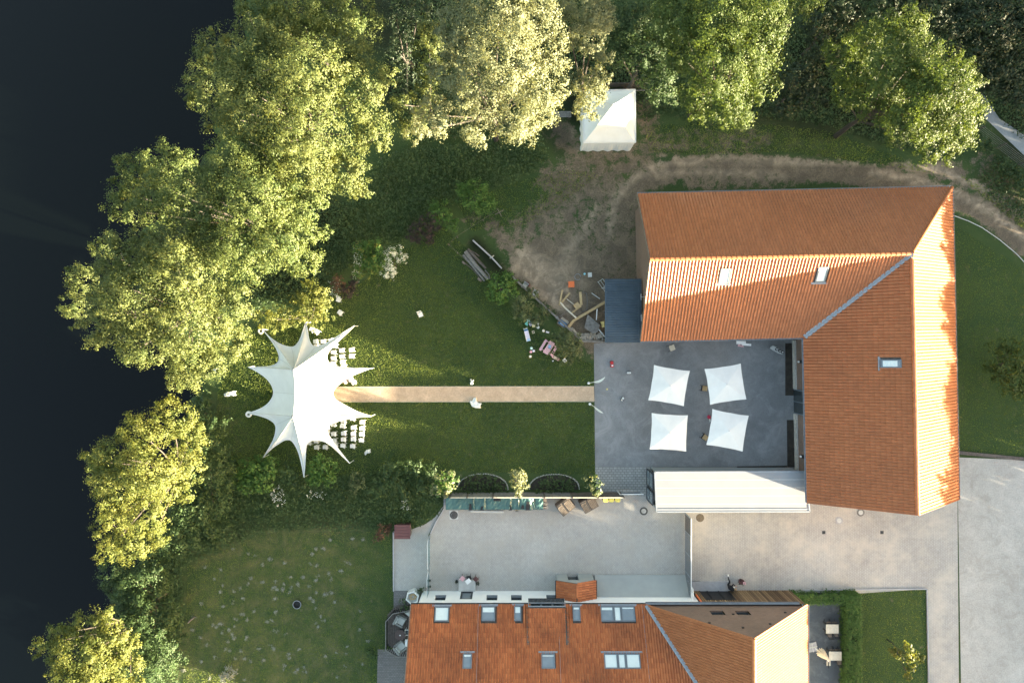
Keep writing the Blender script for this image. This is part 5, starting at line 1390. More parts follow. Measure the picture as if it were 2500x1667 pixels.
def deckbox(label, x, y, rz, m):
    p = P(x, y, .95); t = thing('slatted_box', label, 'wooden box', (p.x, p.y, 0), rz, 'slatted wooden boxes by the fence', local=True)
    W_, H_ = 1.22, 1.0
    for s_ in (-1, 1):
        MB().box((s_*W_/2, 0, .45), (.04, H_, .88)).build('side_board', M['wood_dark'], t); MB().box((0, s_*H_/2, .45), (W_, .04, .88)).build('side_board', M['wood_dark'], t)
    for s_ in (-1, 1):
        cx = s_*W_/4
        for i in range(5): MB().box((cx-.235+i*.117, -.07, .92), (.095, .78, .03)).build('lid_slat', M[m], t)
        MB().box((cx, .40, .925), (.56, .12, .035)).build('lid_rail', M[m], t)
        MB().box((cx-.05, .28, .945), (.42, .08, .03)).build('cross_board', M[m], t)
    MB().box((0, 0, .94), (.03, H_, .04)).build('divider', M['black'], t)
    mb = MB().box((0, 0, .9), (W_-.02, H_-.02, .01)); mb.build('underside', M['black'], t)
deckbox('darker slatted wooden box with two lids, left of the pair', 1381, 1237, math.radians(38), 'wood_brown')
deckbox('lighter slatted wooden box with two lids, right of the pair', 1438, 1231.5, math.radians(30), 'wood_pale' if False else 'wood_brown')
# tarp over the long wood stack
tx0, tx1, ty0, ty1 = P(1088, 0, 1.2).x, P(1337, 0, 1.2).x, P(0, 1213, 1.2).y, P(0, 1245, 1.2).y
wt = thing('wood_stack', 'long wood stack under a creased green tarpaulin', 'wood stack', ((tx0+tx1)/2, (ty0+ty1)/2, 0))
MB().box(((tx0+tx1)/2, (ty0+ty1)/2, .52), (tx1-tx0-.1, abs(ty1-ty0)-.12, 1.04)).build('stack', M['wood_dark'], wt)
for i in range(16):
    x = tx1-.9+random.uniform(-.1, .8); y = ty1+.1+random.uniform(0, .45); MB().bar((x-.2, y, 1.05), (x+.2, y+random.uniform(-.1, .1), 1.07), .06).build('log', M['wood_grey'], wt)
nu, nv_ = 150, 26
U = np.linspace(0, 1, nu); Vv = np.linspace(0, 1, nv_); UU, VV = np.meshgrid(U, Vv)
r2 = np.random.default_rng(5)
H = np.zeros_like(UU)
for kx, ky, am in ((3, 1, .05), (7, 2, .03), (13, 3, .03), (23, 2, .022), (41, 4, .012)): H += am*np.sin(kx*6.28*UU+ky*3*VV+r2.uniform(0, 6))*np.sin(ky*3*VV+kx*UU+r2.uniform(0, 6))
for c0_, wd in ((.28, .008), (.39, .01), (.655, .012), (.745, .006), (.86, .02), (.90, .008)):
    H += .12*np.exp(-((UU-c0_-.03*(VV-.5)*np.sin(9*c0_))/wd)**2)*(.4+VV) - .10*np.exp(-((UU-c0_-2.2*wd)/wd)**2)
H += -.25*np.clip((np.abs(VV-.5)-.42)/.08, 0, 1)
yy = ty0+(ty1-ty0)*(VV*1.04-.02)
zz = 1.14+H*.55
xx = tx0+(tx1-.35-tx0)*UU
tv_ = np.stack([xx, yy, zz], -1).reshape(-1, 3); mb = MB(); mb.v = [tuple(v) for v in tv_]
for j_ in range(nv_-1):
    for i_ in range(nu-1): a = j_*nu+i_; mb.f.append((a, a+1, a+nu+1, a+nu))
mb.build('tarpaulin', M['tarp'], wt)
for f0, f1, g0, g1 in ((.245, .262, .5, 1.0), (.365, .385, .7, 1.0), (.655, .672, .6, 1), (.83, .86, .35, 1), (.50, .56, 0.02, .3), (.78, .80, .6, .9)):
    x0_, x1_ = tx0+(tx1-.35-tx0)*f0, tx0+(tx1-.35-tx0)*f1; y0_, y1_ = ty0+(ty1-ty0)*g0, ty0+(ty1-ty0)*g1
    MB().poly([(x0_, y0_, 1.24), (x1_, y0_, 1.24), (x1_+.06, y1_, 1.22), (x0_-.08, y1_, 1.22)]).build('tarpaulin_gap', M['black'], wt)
a, b = P(1149, 1247.5, .06), P(1230, 1249, .06); tag(MB().bar(a, b, .15, .12).build('white_plank', M['concrete_pale']), 'long white plank on the paving in front of the tarpaulin', 'plank')
p = P(1262, 1246, .3); sh_ = thing('sawhorse', 'small wooden sawhorse at the tarpaulin edge', 'sawhorse', (p.x, p.y, 0), local=True); MB().bar((-.17, .06, .32), (.17, .06, .32), .06).build('beam', M['wood_tan'], sh_)
for x in (-.12, .12): MB().bar((x, .1, .32), (x*.2, -.08, 0), .04).build('leg', M['black'], sh_)
MB().bar((-.15, -.14, .02), (.15, -.14, .02), .03).build('foot', M['black'], sh_)
# manholes, drains
def manhole(label, x, y, r, rim, mid, collar=None):
    p = P(x, y); t = thing('manhole_cover', label, 'manhole cover', (p.x, p.y, 0))
    if collar: MB().box((p.x, p.y, .018), (collar, collar, .012), .02).build('collar', M['concrete_pale'], t)
    MB().lathe((p.x, p.y, .0), [(r, 0), (r, .03), (r*.62, .03), (r*.62, .02)], 24).build('ring', M[rim], t)
    MB().lathe((p.x, p.y, .0), [(r*.6, .0), (r*.6, .034), (0, .036)], 20).build('lid', M[mid], t)
manhole('dark manhole cover with pale square collar below the tarpaulin', 1108, 1256.5, .33, 'iron', 'iron', .70)
manhole('black-ringed manhole cover with pale middle near the annex doors', 1571.5, 1247, .33, 'iron', 'stone')
manhole('brown manhole cover on the driveway by the fence top', 1709, 1263.5, .33, 'rust_cover', 'rust_cover')
manhole('pale manhole cover in the open driveway', 2048.5, 1270, .31, 'stone_slab', 'concrete_pale')
manhole('pale manhole cover close under the barn gable', 2101, 1250.5, .31, 'wood_grey', 'concrete_pale')
for x, lb in ((2011, 'left'), (2153, 'right')):
    p = P(x, 1299); t = thing('drain_grate', f'{lb} of the two small square drain grates on the driveway', 'drain', (p.x, p.y, 0))
    MB().box((p.x, p.y, .02), (.26, .26, .012)).build('frame', M['iron'], t)
    for i in range(4): MB().box((p.x-.08+i*.054, p.y, .03), (.025, .2, .012)).build('bar', M['dark_metal'], t)
p = P(726, 1474, .1); fp = thing('fire_pit', 'round black fire pit on the lower lawn', 'fire pit', (p.x, p.y, 0))
MB().lathe((p.x, p.y, 0), [(.30, 0), (.34, .22), (.30, .22), (.26, .03), (0, .03)], 22).build('bowl', M['black'], fp)
MB().lathe((p.x, p.y, .21), [(.30, 0), (.345, .0), (.345, .02), (.30, .02), (.30, 0)], 22).build('rim', M['zinc'], fp)
p = P(468, 1513, .1); tag(MB().tube([P(459, 1520, .05), P(466, 1512, .08), P(477, 1504, .05)], [.05, .07, .04], 7).build('driftwood', M['wood_brown']), 'short piece of dead wood on the lower lawn edge', 'wood')
# maroon shed
p = P(982, 1298.5, 1.1); ms = thing('maroon_shed', 'small maroon shed at the corner of the light paving', 'shed', (p.x, p.y, 0), .0, local=True)
MB().box((0, 0, .5), (1.15, .95, 1.0)).build('wall', M['maroon'], ms)
for i in range(5): MB().box((0, -.44+i*.22, 1.08-.02*i), (1.28, .215, .04), 0, .06).build('roof_board', M['maroon'], ms)
MB().box((.58, 0, .5), (.03, .8, .8)).build('door', M['wood_dark'], ms)
# glass screens
def glass_run(label, pts_, h):
    t = thing('glass_screen', label, 'glass screen', tuple(P(*pts_[0])), 0, 'glass wind screens on the paving')
    pp = [P(x, y, 0) for x, y in pts_]
    for p_ in pp: MB().bar(tuple(p_), tuple(p_+Vector((0, 0, h))), .04).build('post', M['zinc'], t)
    for a, b in zip(pp[:-1], pp[1:]):
        MB().bar(tuple(a+Vector((0, 0, h/2+.03))), tuple(b+Vector((0, 0, h/2+.03))), .015, h-.06).build('pane', M['clear_glass'], t)
        MB().bar(tuple(a+Vector((0, 0, h))), tuple(b+Vector((0, 0, h))), .03, .025).build('top_rail', M['white_paint'], t)
glass_run('upper glass wind screen beside the light paving', [(1051, 1303), (1049.5, 1316), (1050, 1374)], 1.5)
glass_run('lower glass wind screen, nearer the white wall', [(1051, 1380), (1048, 1398), (1048, 1441)], 1.5)
kb = MB(); pk = [P(1084, 1212, .3), P(1084, 1243, .3), P(1064, 1275, .2), P(1051, 1302, .1)]
for a, b in zip(pk[:-1], pk[1:]): kb.bar(a+Vector((0, 0, -a.z+.06)), b+Vector((0, 0, -b.z+.06)), .10, .12)
tag(kb.build('low_kerb_wall', M['stone_slab']), 'pale low kerb wall bending round the upper corner of the yard', 'kerb')

# flower and furniture group at the front door
def pot_plant(label, x, y, r, h, potm, leafm, seed, n=120):
    p = P(x, y, h); t = thing('potted_plant', label, 'potted plant', (p.x, p.y, 0))
    MB().lathe((p.x, p.y, 0), [(r*.55, 0), (r*.75, h*.6), (r*.8, h*.6), (r*.7, h*.55), (0, h*.55)], 14).build('pot', M[potm], t)
    leaf_ball('foliage', [(p.x, p.y, h*.8, r, r*.7)], leafm, t, seed, n, .05)
tb = P(1143, 1418, .7); t = thing('bistro_table', 'small white square bistro table on the front doorstep', 'table', (tb.x, tb.y, 0), math.radians(38), local=True)
MB().box((0, 0, .72), (.42, .34, .03)).build('tabletop', M['white_paint'], t); MB().bar((0, 0, .7), (0, 0, .05), .05).build('stem', M['zinc'], t); MB().box((0, 0, .03), (.3, .3, .04)).build('foot', M['zinc'], t)
def slimchair(label, x, y, rz, m, g):
    p = P(x, y, .45); t = thing('bistro_chair', label, 'chair', (p.x, p.y, 0), rz, g, local=True)
    MB().box((0, 0, .44), (.34, .34, .03)).build('seat', M[m], t); MB().box((0, .19, .72), (.34, .03, .25), 0, -.15).build('backrest', M[m], t)
    for x_ in (-.15, .15):
        for y_ in (-.15, .15): MB().bar((x_, y_, .44), (x_*1.1, y_*1.2, 0), .025).build('leg', M['black'], t)
slimchair('black bistro chair pushed behind the white table', 1145, 1410, .2, 'black', 'chairs at the front door')
slimchair('dusty pink bistro chair left of the white table', 1129, 1412, .9, 'pink', 'chairs at the front door')
slimchair('dark red bistro chair right of the white table', 1161.5, 1413, -.7, 'maroon', 'chairs at the front door')
# terrace left of the house
dk = thing('deck', 'dark octagonal wooden deck with low railing at the left end of the house', 'deck', tuple(P(985, 1540)))
dpts = [(946, 1503), (962, 1484), (1010, 1476), (1010, 1592), (972, 1590), (946, 1575)]
dw = [P(x, y, .2) for x, y in dpts]
x = min(p.x for p in dw); k_ = 0
mb = MB().prism([(p.x, p.y) for p in dw], 0, .17); mb.build('deck_base', M['black'], dk)
yy0, yy1 = min(p.y for p in dw), max(p.y for p in dw)
while x < -8.1:
    tt = (x-dw[0].x)
    cut = max(0, .65-(x-dw[0].x)); MB().box((x+.07, (yy0+cut+yy1-cut)/2, .19), (.125, (yy1-yy0)-2*cut-.1, .035)).build('deck_board', M['wood_dark'], dk); x += .145
rp_ = [P(a, b, 0) for a, b in ((1008, 1478), (964, 1486), (947, 1505), (947, 1574), (973, 1589), (1004, 1590))]
rmb = MB(); bal = MB()
for a, b in zip(rp_[:-1], rp_[1:]):
    rmb.bar(tuple(a+Vector((0, 0, .95))), tuple(b+Vector((0, 0, .95))), .07, .05)
    n = max(2, int((b-a).length/.16))
    for i in range(n+1): p = a.lerp(b, i/n); bal.bar((p.x, p.y, .1), (p.x, p.y, .95), .045)
rmb.build('handrail', M['wood_grey'], dk); bal.build('balusters', M['black'], dk)
def armchair(label, x, y, rz):
    p = P(x, y, .6); t = thing('wicker_armchair', label, 'armchair', (p.x, p.y, .2), rz, 'wicker armchairs on the deck', local=True)
    MB().box((0, 0, .2), (.78, .74, .3)).build('seat_base', M['wicker'], t)
    MB().box((.06, 0, .42), (.56, .5, .12)).build('cushion', M['cushion'], t)
    for s in (-1, 1): MB().box((0, s*.34, .42), (.78, .13, .28)).build('armrest', M['wicker'], t)
    MB().box((-.35, 0, .55), (.15, .74, .5), 0, 0, -.12).build('backrest', M['wicker'], t)
    MB().box((-.24, 0, .58), (.12, .48, .32), 0, 0, -.15).build('back_cushion', M['cushion'], t)
armchair('upper grey wicker armchair on the deck', 977, 1514.5, math.radians(-28)); armchair('lower grey wicker armchair on the deck', 978, 1578, math.radians(38))
p = P(977, 1549.5, .9); t = thing('round_table', 'round dark brown slatted table with white centre between the armchairs', 'table', (p.x, p.y, .2), local=True)
for i in range(9):
    y = -.36+i*.09; w = 2*math.sqrt(max(.02, .42**2-y*y)); MB().box((0, y, .72), (w, .08, .03)).build('tabletop_slat', M['table_brown'], t)
MB().bar((0, 0, .7), (0, 0, .05), .08).build('stem', M['black'], t); MB().lathe((0, 0, .73), [(.045, 0), (.045, .04), (0, .05)], 12).build('parasol_cap', M['white_paint'], t); MB().lathe((0, 0, 0), [(.25, 0), (.2, .05), (0, .06)], 12).build('foot', M['black'], t)
p = P(995, 1543.5, .8); t = thing('metal_frame_chair', 'white-framed folding chair at the roof edge on the deck', 'chair', (p.x, p.y, .2), local=True)
MB().bar((-.2, .22, .6), (.22, .22, .6), .03).bar((-.2, -.2, .6), (.22, -.2, .6), .03).bar((-.2, -.2, .6), (-.2, .22, .6), .03).build('frame', M['white_paint'], t)
MB().box((.0, 0, .4), (.36, .38, .03)).build('seat', M['glass_dark'], t)
for x_ in (-.18, .18):
    for y_ in (-.18, .18): MB().bar((x_, y_, .6), (x_, y_, 0), .025).build('leg', M['white_paint'], t)
p = P(995, 1569, .5); tag(MB().box((p.x, p.y, .42), (.38, .44, .45)).box((p.x, p.y+.28, .6), (.36, .10, .1)).build('white_chest', M['white_paint']), 'white chest against the roof edge on the deck', 'chest')
p = P(999, 1495, .5); tag(MB().poly([(p.x-.35, p.y+.12, .75), (p.x+.4, p.y+.15, .75), (p.x, p.y-.22, .72)]).box((p.x, p.y, .45), (.1, .1, .6)).build('corner_shelf', M['cushion']), 'pale triangular folded top near the deck corner', 'shelf')
p = P(1006, 1460, 1.0); t = thing('firewood_bag', 'white hexagonal sack of cut wood at the house corner', 'sack', (p.x, p.y, 0))
MB().lathe((p.x, p.y, 0), [(.50, 0), (.56, .8), (.54, .9), (.44, .9), (.42, .6), (0, .6)], 6, rz=.3).build('sack', M['canvas'], t)
for i in range(9): a = i*.9; MB().bar((p.x+.2*math.cos(a)-.1, p.y+.2*math.sin(a), .72), (p.x+.2*math.cos(a)+.15, p.y+.2*math.sin(a)+.05, .76), .08).build('log', M['wood_tan'], t)

# person seated on the step edge, pot beside
def skin_fig(name, verts, edges, m, parent, sub=2, root=0):
    off = ORG.get(parent, Vector((0, 0, 0)))
    me = bpy.data.meshes.new(name); me.from_pydata([tuple(Vector(v[:3])-off) for v in verts], edges, [])
    o = link_mesh(name, me, m, parent)
    sk = o.modifiers.new('skin', 'SKIN'); 
    if not me.skin_vertices: pass
    for i, v in enumerate(verts):
        s_ = me.skin_vertices[0].data[i]; s_.radius = (v[3], v[4] if len(v) > 4 else v[3]); s_.use_root = (i == root)
    sk.use_smooth_shade = True
    ss = o.modifiers.new('sub', 'SUBSURF'); ss.levels = sub; ss.render_levels = sub
    return o
def build_skin(*a, **k):
    return skin_fig(*a, **k)
pc = P(1783, 1431, .6); ps = thing('person', 'person in black sitting on the end of the doorstep and leaning towards the round pot', 'person', (pc.x, pc.y, 0))
bx, by = pc.x-.12, pc.y-.12
# body facing +x, bent forward, seated at step height .2; left leg stretched towards +y
Vb = [(bx-.05, by, .34, .17, .15), (bx+.08, by+.01, .52, .15, .17), (bx+.22, by+.02, .72, .13, .20), (bx+.30, by+.02, .82, .055, .06), (bx+.37, by+.02, .90, .05, .05),
      (bx+.10, by-.12, .36, .095, .095), (bx+.44, by-.16, .46, .075, .075), (bx+.42, by-.16, .10, .05, .05), (bx+.56, by-.17, .05, .04, .04),
      (bx+.02, by+.14, .34, .095, .095), (bx+.14, by+.42, .40, .07, .07), (bx+.12, by+.62, .10, .045, .045), (bx+.13, by+.74, .06, .04, .04),
      (bx+.22, by-.20, .74, .062, .062), (bx+.36, by-.28, .52, .048, .048), (bx+.55, by-.16, .46, .036, .036),
      (bx+.22, by+.23, .74, .062, .062), (bx+.38, by+.28, .54, .048, .048), (bx+.56, by+.12, .46, .036, .036)]
Eb = [(0,1),(1,2),(2,3),(3,4),(0,5),(5,6),(6,7),(7,8),(0,9),(9,10),(10,11),(11,12),(2,13),(13,14),(14,15),(2,16),(16,17),(17,18)]
try:
    build_skin('body', Vb, Eb, M['cloth_black'], ps)
except Exception as e:
    print('skin failed', e)
hd = MB(); hc = (bx+.43, by+.02, .97)
prof = [(0, -.125), (.05, -.11), (.078, -.06), (.088, .0), (.085, .05), (.06, .095), (0, .115)]
hd.lathe(hc, prof, 16, sx=1.12, sy=.92); hd.lathe((hc[0]+.105, hc[1], hc[2]-.025), [(0, -.02), (.014, -.01), (.012, .015), (0, .03)], 6)
for s in (-1, 1): hd.lathe((hc[0], hc[1]+s*.083, hc[2]-.01), [(0, -.03), (.014, 0), (0, .03)], 6)
hd.build('head', M['skin'], ps, smooth=True)
hr = MB(); hr.lathe((hc[0]-.012, hc[1], hc[2]+.012), [(.093, -.05), (.098, .0), (.093, .05), (.066, .1), (0, .122)], 16, sx=1.12, sy=.96); hr.build('hair', M['hair'], ps, smooth=True)
for s, (hx, hy) in ((-1, (bx+.60, by-.14)), (1, (bx+.61, by+.10))):
    h_ = MB(); h_.box((hx, hy, .45), (.09, .075, .03))
    for i in range(4): h_.tube([(hx+.04, hy-.03+i*.02, .45), (hx+.075+.008*(i in (1, 2)), hy-.033+i*.022, .445), (hx+.10+.012*(i in (1, 2)), hy-.034+i*.023, .42)], [.009, .008, .006], 6)
    h_.tube([(hx-.01, hy-s*.035, .45), (hx+.03, hy-s*.06, .445), (hx+.06, hy-s*.06, .43)], [.011, .009, .007], 6)
    h_.build('hand', M['skin'], ps)
for c_ in ((bx+.13, by+.78), ):
    MB().box((c_[0], c_[1], .05), (.09, .22, .08), taper=.8).build('shoe', M['white_paint'], ps)
MB().box((bx+.58, by-.17, .05), (.24, .09, .08), taper=.8).build('shoe', M['white_paint'], ps)

# ------------------------------------------------------------------ foliage
def leaf_cloud(centers, radial, sizes, n_per, sigma, leaf, r, upb=.35, flat=1.0):
    """centers (C,3), radial (C,3) outward directions -> quads"""
    C = len(centers); n = C*n_per
    off = r.normal(0, 1, (C, n_per, 3))*sigma*sizes[:, None, None]; off[..., 2] *= flat
    c = (centers[:, None, :]+off).reshape(-1, 3)
    od = off.reshape(-1, 3); od = od/(np.linalg.norm(od, axis=1, keepdims=True)+1e-6)
    nr = r.normal(0, 1, (n, 3))*.34+od*.75+np.repeat(radial, n_per, 0)*.6; nr[:, 2] += upb
    nr /= np.linalg.norm(nr, axis=1, keepdims=True)
    t = r.normal(0, 1, (n, 3)); t -= (t*nr).sum(1, keepdims=True)*nr; t /= np.linalg.norm(t, axis=1, keepdims=True)
    b = np.cross(nr, t); s = leaf*r.uniform(.6, 1.35, (n, 1))
    Q = np.stack([c-t*s*.6, c-b*s*.36+nr*s*.08, c+t*s*.6, c+b*s*.36+nr*s*.08], 1)
    # per-clump tone so that twigs read apart
    tone = np.clip(.7*r.random((C, 1))+.3*r.random((C, n_per)), 0, 1).reshape(-1)
    return Q, tone
def blob_clumps(blobs, r, dens, zsq=.85, low=-.25):
    cs, rd, sz = [], [], []
    for (x, y, z, R, RZ) in blobs:
        # each limb end carries its own irregular lumps
        n = max(5, int(dens*R*R))
        d = r.normal(0, 1, (n*2, 3)); d /= np.linalg.norm(d, axis=1, keepdims=True); d = d[d[:, 2] > low][:n]; n = len(d)
        ph = r.uniform(0, 6.3, 4)
        az = np.arctan2(d[:, 1], d[:, 0])
        lump = 1+.16*np.sin(3*az+ph[0])*np.cos(2.3*d[:, 2]*2+ph[1])+.12*np.sin(5*az+ph[2]+3*d[:, 2])
        rad = R*lump*np.where(r.random(n) < .75, r.uniform(.86, 1.08, n), r.uniform(.45, .9, n))
        spk = r.random(n) < .07; rad[spk] *= r.uniform(1.08, 1.28, spk.sum())
        c = np.stack([x+d[:, 0]*rad, y+d[:, 1]*rad, z+d[:, 2]*rad*RZ/R], 1)
        s0 = np.clip(r.normal(1, .25, len(c)), .5, 1.6)*min(1.0, .35+R*.28)
        if R > .9:                                   # sprays that reach out of the crown
            ns = int(2+R*2); a = r.uniform(0, 6.283, ns); el = r.uniform(-.1, .9, ns); sdv = np.stack([np.cos(a)*np.cos(el), np.sin(a)*np.cos(el), np.sin(el)*.8], 1)
            f = np.linspace(.9, 1.0, 4)[None, :]+np.linspace(0, 1, 4)[None, :]*r.uniform(.12, .38, (ns, 1))
            sc_ = np.array([x, y, z])+sdv[:, None, :]*(R*f[..., None])+r.normal(0, .06, (ns, 4, 3)); ss_ = np.tile(np.linspace(.8, .3, 4), (ns, 1))*min(1.0, .35+R*.28)
            c = np.concatenate([c, sc_.reshape(-1, 3)]); s0 = np.concatenate([s0, ss_.reshape(-1)])
        ok = c[:, 2] > .15; c = c[ok]; s0 = s0[ok]
        dd = c-np.array([x, y, z]); dd /= np.linalg.norm(dd, axis=1, keepdims=True)+1e-6
        cs.append(c); rd.append(dd); sz.append(s0)
    return np.concatenate(cs), np.concatenate(rd), np.concatenate(sz)
def leaf_ball(name, blobs, leafm, parent, seed, n_leaf, leaf, dens=None):
    r = np.random.default_rng(seed); R = max(b[3] for b in blobs)
    c, d, s = blob_clumps(blobs, r, max(40, 12/R/R), low=-.6)
    k = max(3, int(n_leaf/len(c))); Q, t = leaf_cloud(c, d, s*.3, k, R*.5, leaf, r)
    return np_quads(name, Q, M[leafm], parent, t)
LEAVES = 0
def tree(name, label, blobs, leafm, seed, trunk=None, leaf=.10, dens=25, per=60, sig=.215, cat='tree', group=None, survey=D, thick=.22, extra=None, twigs=None):
    """blobs: (survey x, survey y, radius px, height of the limb centre)"""
    global LEAVES
    r = np.random.default_rng(seed); k = 1.063 if survey is D else 1.0
    W = []
    for (x, y, R, z) in blobs:
        c = survey(x, y, z); Rm = px2m(R*k, z); W.append((c.x, c.y, c.z, Rm, Rm*.8))
    cx = sum(w[0] for w in W)/len(W); cy = sum(w[1] for w in W)/len(W)
    if trunk: q_ = survey(*trunk, 0); cx, cy = q_.x, q_.y
    t = thing(name, label, cat, (cx, cy, 0), 0, group)
    tb_ = MB(); zt = sum(w[2] for w in W)/len(W)*.52
    j1 = Vector((cx+r.normal()*.1, cy+r.normal()*.1, zt*.5)); j2 = Vector((cx+r.normal()*.2, cy+r.normal()*.2, zt))
    if zt > .8:
        tb_.tube([(cx, cy, -.1), j1, j2], [thick, thick*.8, thick*.6], 8)
        for w in W:
            e = Vector(w[:3]); s_ = j1.lerp(j2, r.uniform(.3, 1)); m_ = s_.lerp(e, .5)+Vector((0, 0, -.25))
            tb_.tube([s_, m_, e.lerp(m_, .35)], [thick*.38, thick*.22, .04], 5, cap=False)
    else: 
        for w in W[:4]: tb_.tube([(cx, cy, 0), (w[0], w[1], w[2]+.1)], [thick*.3, thick*.1], 5)
    tb_.build('trunk' if zt > .8 else 'stem', M['bark'], t)
    c, d, s = blob_clumps(W, r, dens)
    Q, tn = leaf_cloud(c, d, s, per, sig, leaf, r)
    # inner foliage so that the crown is not hollow
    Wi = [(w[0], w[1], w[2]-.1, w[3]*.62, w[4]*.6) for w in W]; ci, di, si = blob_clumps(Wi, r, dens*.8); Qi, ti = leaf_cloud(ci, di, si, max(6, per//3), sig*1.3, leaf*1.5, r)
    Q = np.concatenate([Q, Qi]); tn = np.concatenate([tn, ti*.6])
    LEAVES += len(Q)
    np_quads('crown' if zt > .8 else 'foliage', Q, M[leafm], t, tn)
    if extra:
        em, en, es = extra; sel = r.integers(0, len(c), en); up = c[sel]+d[sel]*.12+np.array([0, 0, .1])
        Qe, te = leaf_cloud(up, d[sel], np.ones(en), 7, .09, es, r, .8); np_quads('blossom', Qe, M[em], t, te)
    if twigs:
        tw = MB()
        for _ in range(twigs):
            i = r.integers(0, len(c)); a = Vector(c[i]); b = a+Vector((r.normal()*.5, r.normal()*.5, .35)); tw.bar(a, b, .014)
        tw.build('bare_twigs', M['pale_twig'], t)
    return t
TG = 'trees along the lake shore'
tree('alder_tree', 'tall bright alder leaning over the lake at the top, the widest of the shore trees',
  [(500,115,45,9),(475,195,45,9),(510,270,45,9),(590,130,75,12),(590,230,85,12.5),(700,180,85,13.5),(700,290,90,13),(800,130,55,12),(820,215,65,12.5),(850,310,45,11.5),(790,390,52,10.5),(690,380,70,12),(835,440,24,9),(600,340,60,11),(455,235,22,8),(640,90,45,12),(545,190,60,11.5),(880,180,26,10)], 'leaf_alder', 21, group=TG, twigs=6)
tree('alder_tree', 'green alder at the very top edge, left of the dark gap', [(600,10,48,11),(680,20,50,12),(760,30,55,10.5),(640,60,40,10),(830,55,45,8.5),(720,70,45,9.5),(560,20,18,9)], 'leaf_green', 22, group=TG)
tree('alder_tree', 'alder with a shaded left side in the middle of the shore row',
  [(310,400,45,8.5),(280,480,36,9),(390,385,50,9.5),(370,460,62,10),(455,460,70,12),(530,400,70,12),(590,460,80,13),(650,550,72,12.5),(565,570,72,12.5),(690,470,55,12),(480,555,60,11.5),(725,530,28,10),(690,600,38,10),(270,440,20,8.5),(620,380,50,11.5)], 'leaf_green', 23, group=TG)
tree('alder_tree', 'big bright alder leaning furthest out over the water, left of the star canopy',
  [(240,565,30,9),(190,640,34,8.5),(175,705,30,8.5),(300,600,65,11),(250,730,60,11),(330,690,80,13),(420,640,78,13),(430,745,82,13),(520,700,62,12),(530,790,42,11),(340,785,55,12),(440,840,48,11),(390,580,52,12),(485,825,42,11),(290,815,24,10),(265,650,50,10.5),(160,716,14,8),(410,870,24,10)], 'leaf_alder', 24, group=TG, twigs=4)
tree('young_alder', 'small sunlit alder just above the star canopy', [(725,680,34,5),(740,715,26,5),(700,705,30,4.8),(720,740,22,4.5),(650,725,28,4.2),(615,735,28,4.2),(680,735,20,4)], 'leaf_yellow', 25, thick=.12, per=34)
tree('alder_tree', 'alder with pale yellow crown below the gap in the shore row',
  [(330,1000,48,9),(395,960,44,8.5),(435,1000,34,8),(260,1050,46,8.5),(215,1060,26,7.5),(345,1080,66,10.5),(420,1075,42,9),(280,1120,55,10),(330,1175,50,10),(255,1200,34,8.5),(300,1250,40,8.5),(355,1230,28,8),(245,1265,24,7.5),(425,1130,24,9),(235,1100,30,8.5),(370,1120,40,9.5)], 'leaf_yellow', 26, group=TG, twigs=5)
tree('dark_tree', 'dark green tree right behind the pale yellow alder', [(470,1010,48,3.2),(490,1080,42,3),(440,1170,52,3),(400,1240,42,3),(500,1150,36,2.6),(500,1225,30,2),(450,1060,40,3.5),(460,1225,36,2.5)], 'leaf_dark', 27)
tree('dark_tree', 'broad dark green tree between the lower lawn and the lake', [(330,1330,52,3.6),(265,1310,34,3.6),(350,1410,55,4),(365,1490,52,3.8),(300,1390,46,3.8),(385,1340,26,3),(390,1430,30,3.4),(340,1540,40,3.4),(250,1340,20,3)], 'leaf_dark', 28)
tree('alder_tree', 'pale yellow alder in the bottom left corner',
  [(140,1455,32,8),(205,1440,38,8.5),(250,1475,46,9),(125,1500,32,8),(195,1515,60,9.5),(285,1530,40,9),(245,1415,22,8),(175,1575,52,9),(90,1480,14,7),(300,1590,36,8),(235,1560,50,9),(270,1490,36,9)], 'leaf_yellow', 29, group=TG, twigs=4)
tree('willow_tree', 'large pale silvery willow at the top centre',
  [(1060,50,55,12.5),(1150,30,75,14),(1230,40,60,13.5),(1250,120,55,13),(1160,130,80,15),(1235,200,60,14),(1100,210,65,13),(1000,265,42,11),(1090,280,50,12.5),(1180,270,55,12.5),(1245,260,35,12),(1030,180,45,11.5),(1060,120,45,12),(960,300,26,10),(1200,300,30,11.5)], 'leaf_willow', 30, per=62, leaf=.095)
tree('alder_tree', 'narrow yellow-green tree between the widest alder and the willow', [(985,60,26,9),(985,110,32,8.5),(990,170,32,8.5),(975,225,32,8.5),(950,285,30,8),(915,240,22,7.5)], 'leaf_alder', 31, thick=.13)
tree('willow_tree', 'smaller pale willow overhanging the white marquee', [(1350,30,50,12),(1345,90,40,11.5),(1375,45,35,11.5),(1370,180,28,9),(1350,215,34,8.5),(1375,215,22,8),(1340,250,24,7.5),(1320,185,24,8),(1385,130,26,9.5),(1300,25,30,11),(1365,262,14,7)], 'leaf_willow', 32, per=62, leaf=.095)
tree('dark_tree', 'dull green tree between the marquee and the brighter oak', [(1440,50,50,8.5),(1420,110,40,8),(1480,120,50,8.5),(1510,185,42,8),(1500,50,50,8.5),(1530,215,24,6)], 'leaf_dark', 33)
tree('oak_tree', 'bright green oak above the barn drive, left of the dark forest',
  [(1560,40,60,12),(1640,55,75,13),(1720,110,68,13),(1650,150,72,13.5),(1740,50,65,12.5),(1820,18,46,11),(1600,220,40,10.5),(1670,235,52,11.5),(1740,190,46,11.5),(1600,262,20,9),(1700,262,28,9.5),(1560,125,48,11),(1775,140,24,11),(1870,5,25,10)], 'leaf_maple', 34, per=60)
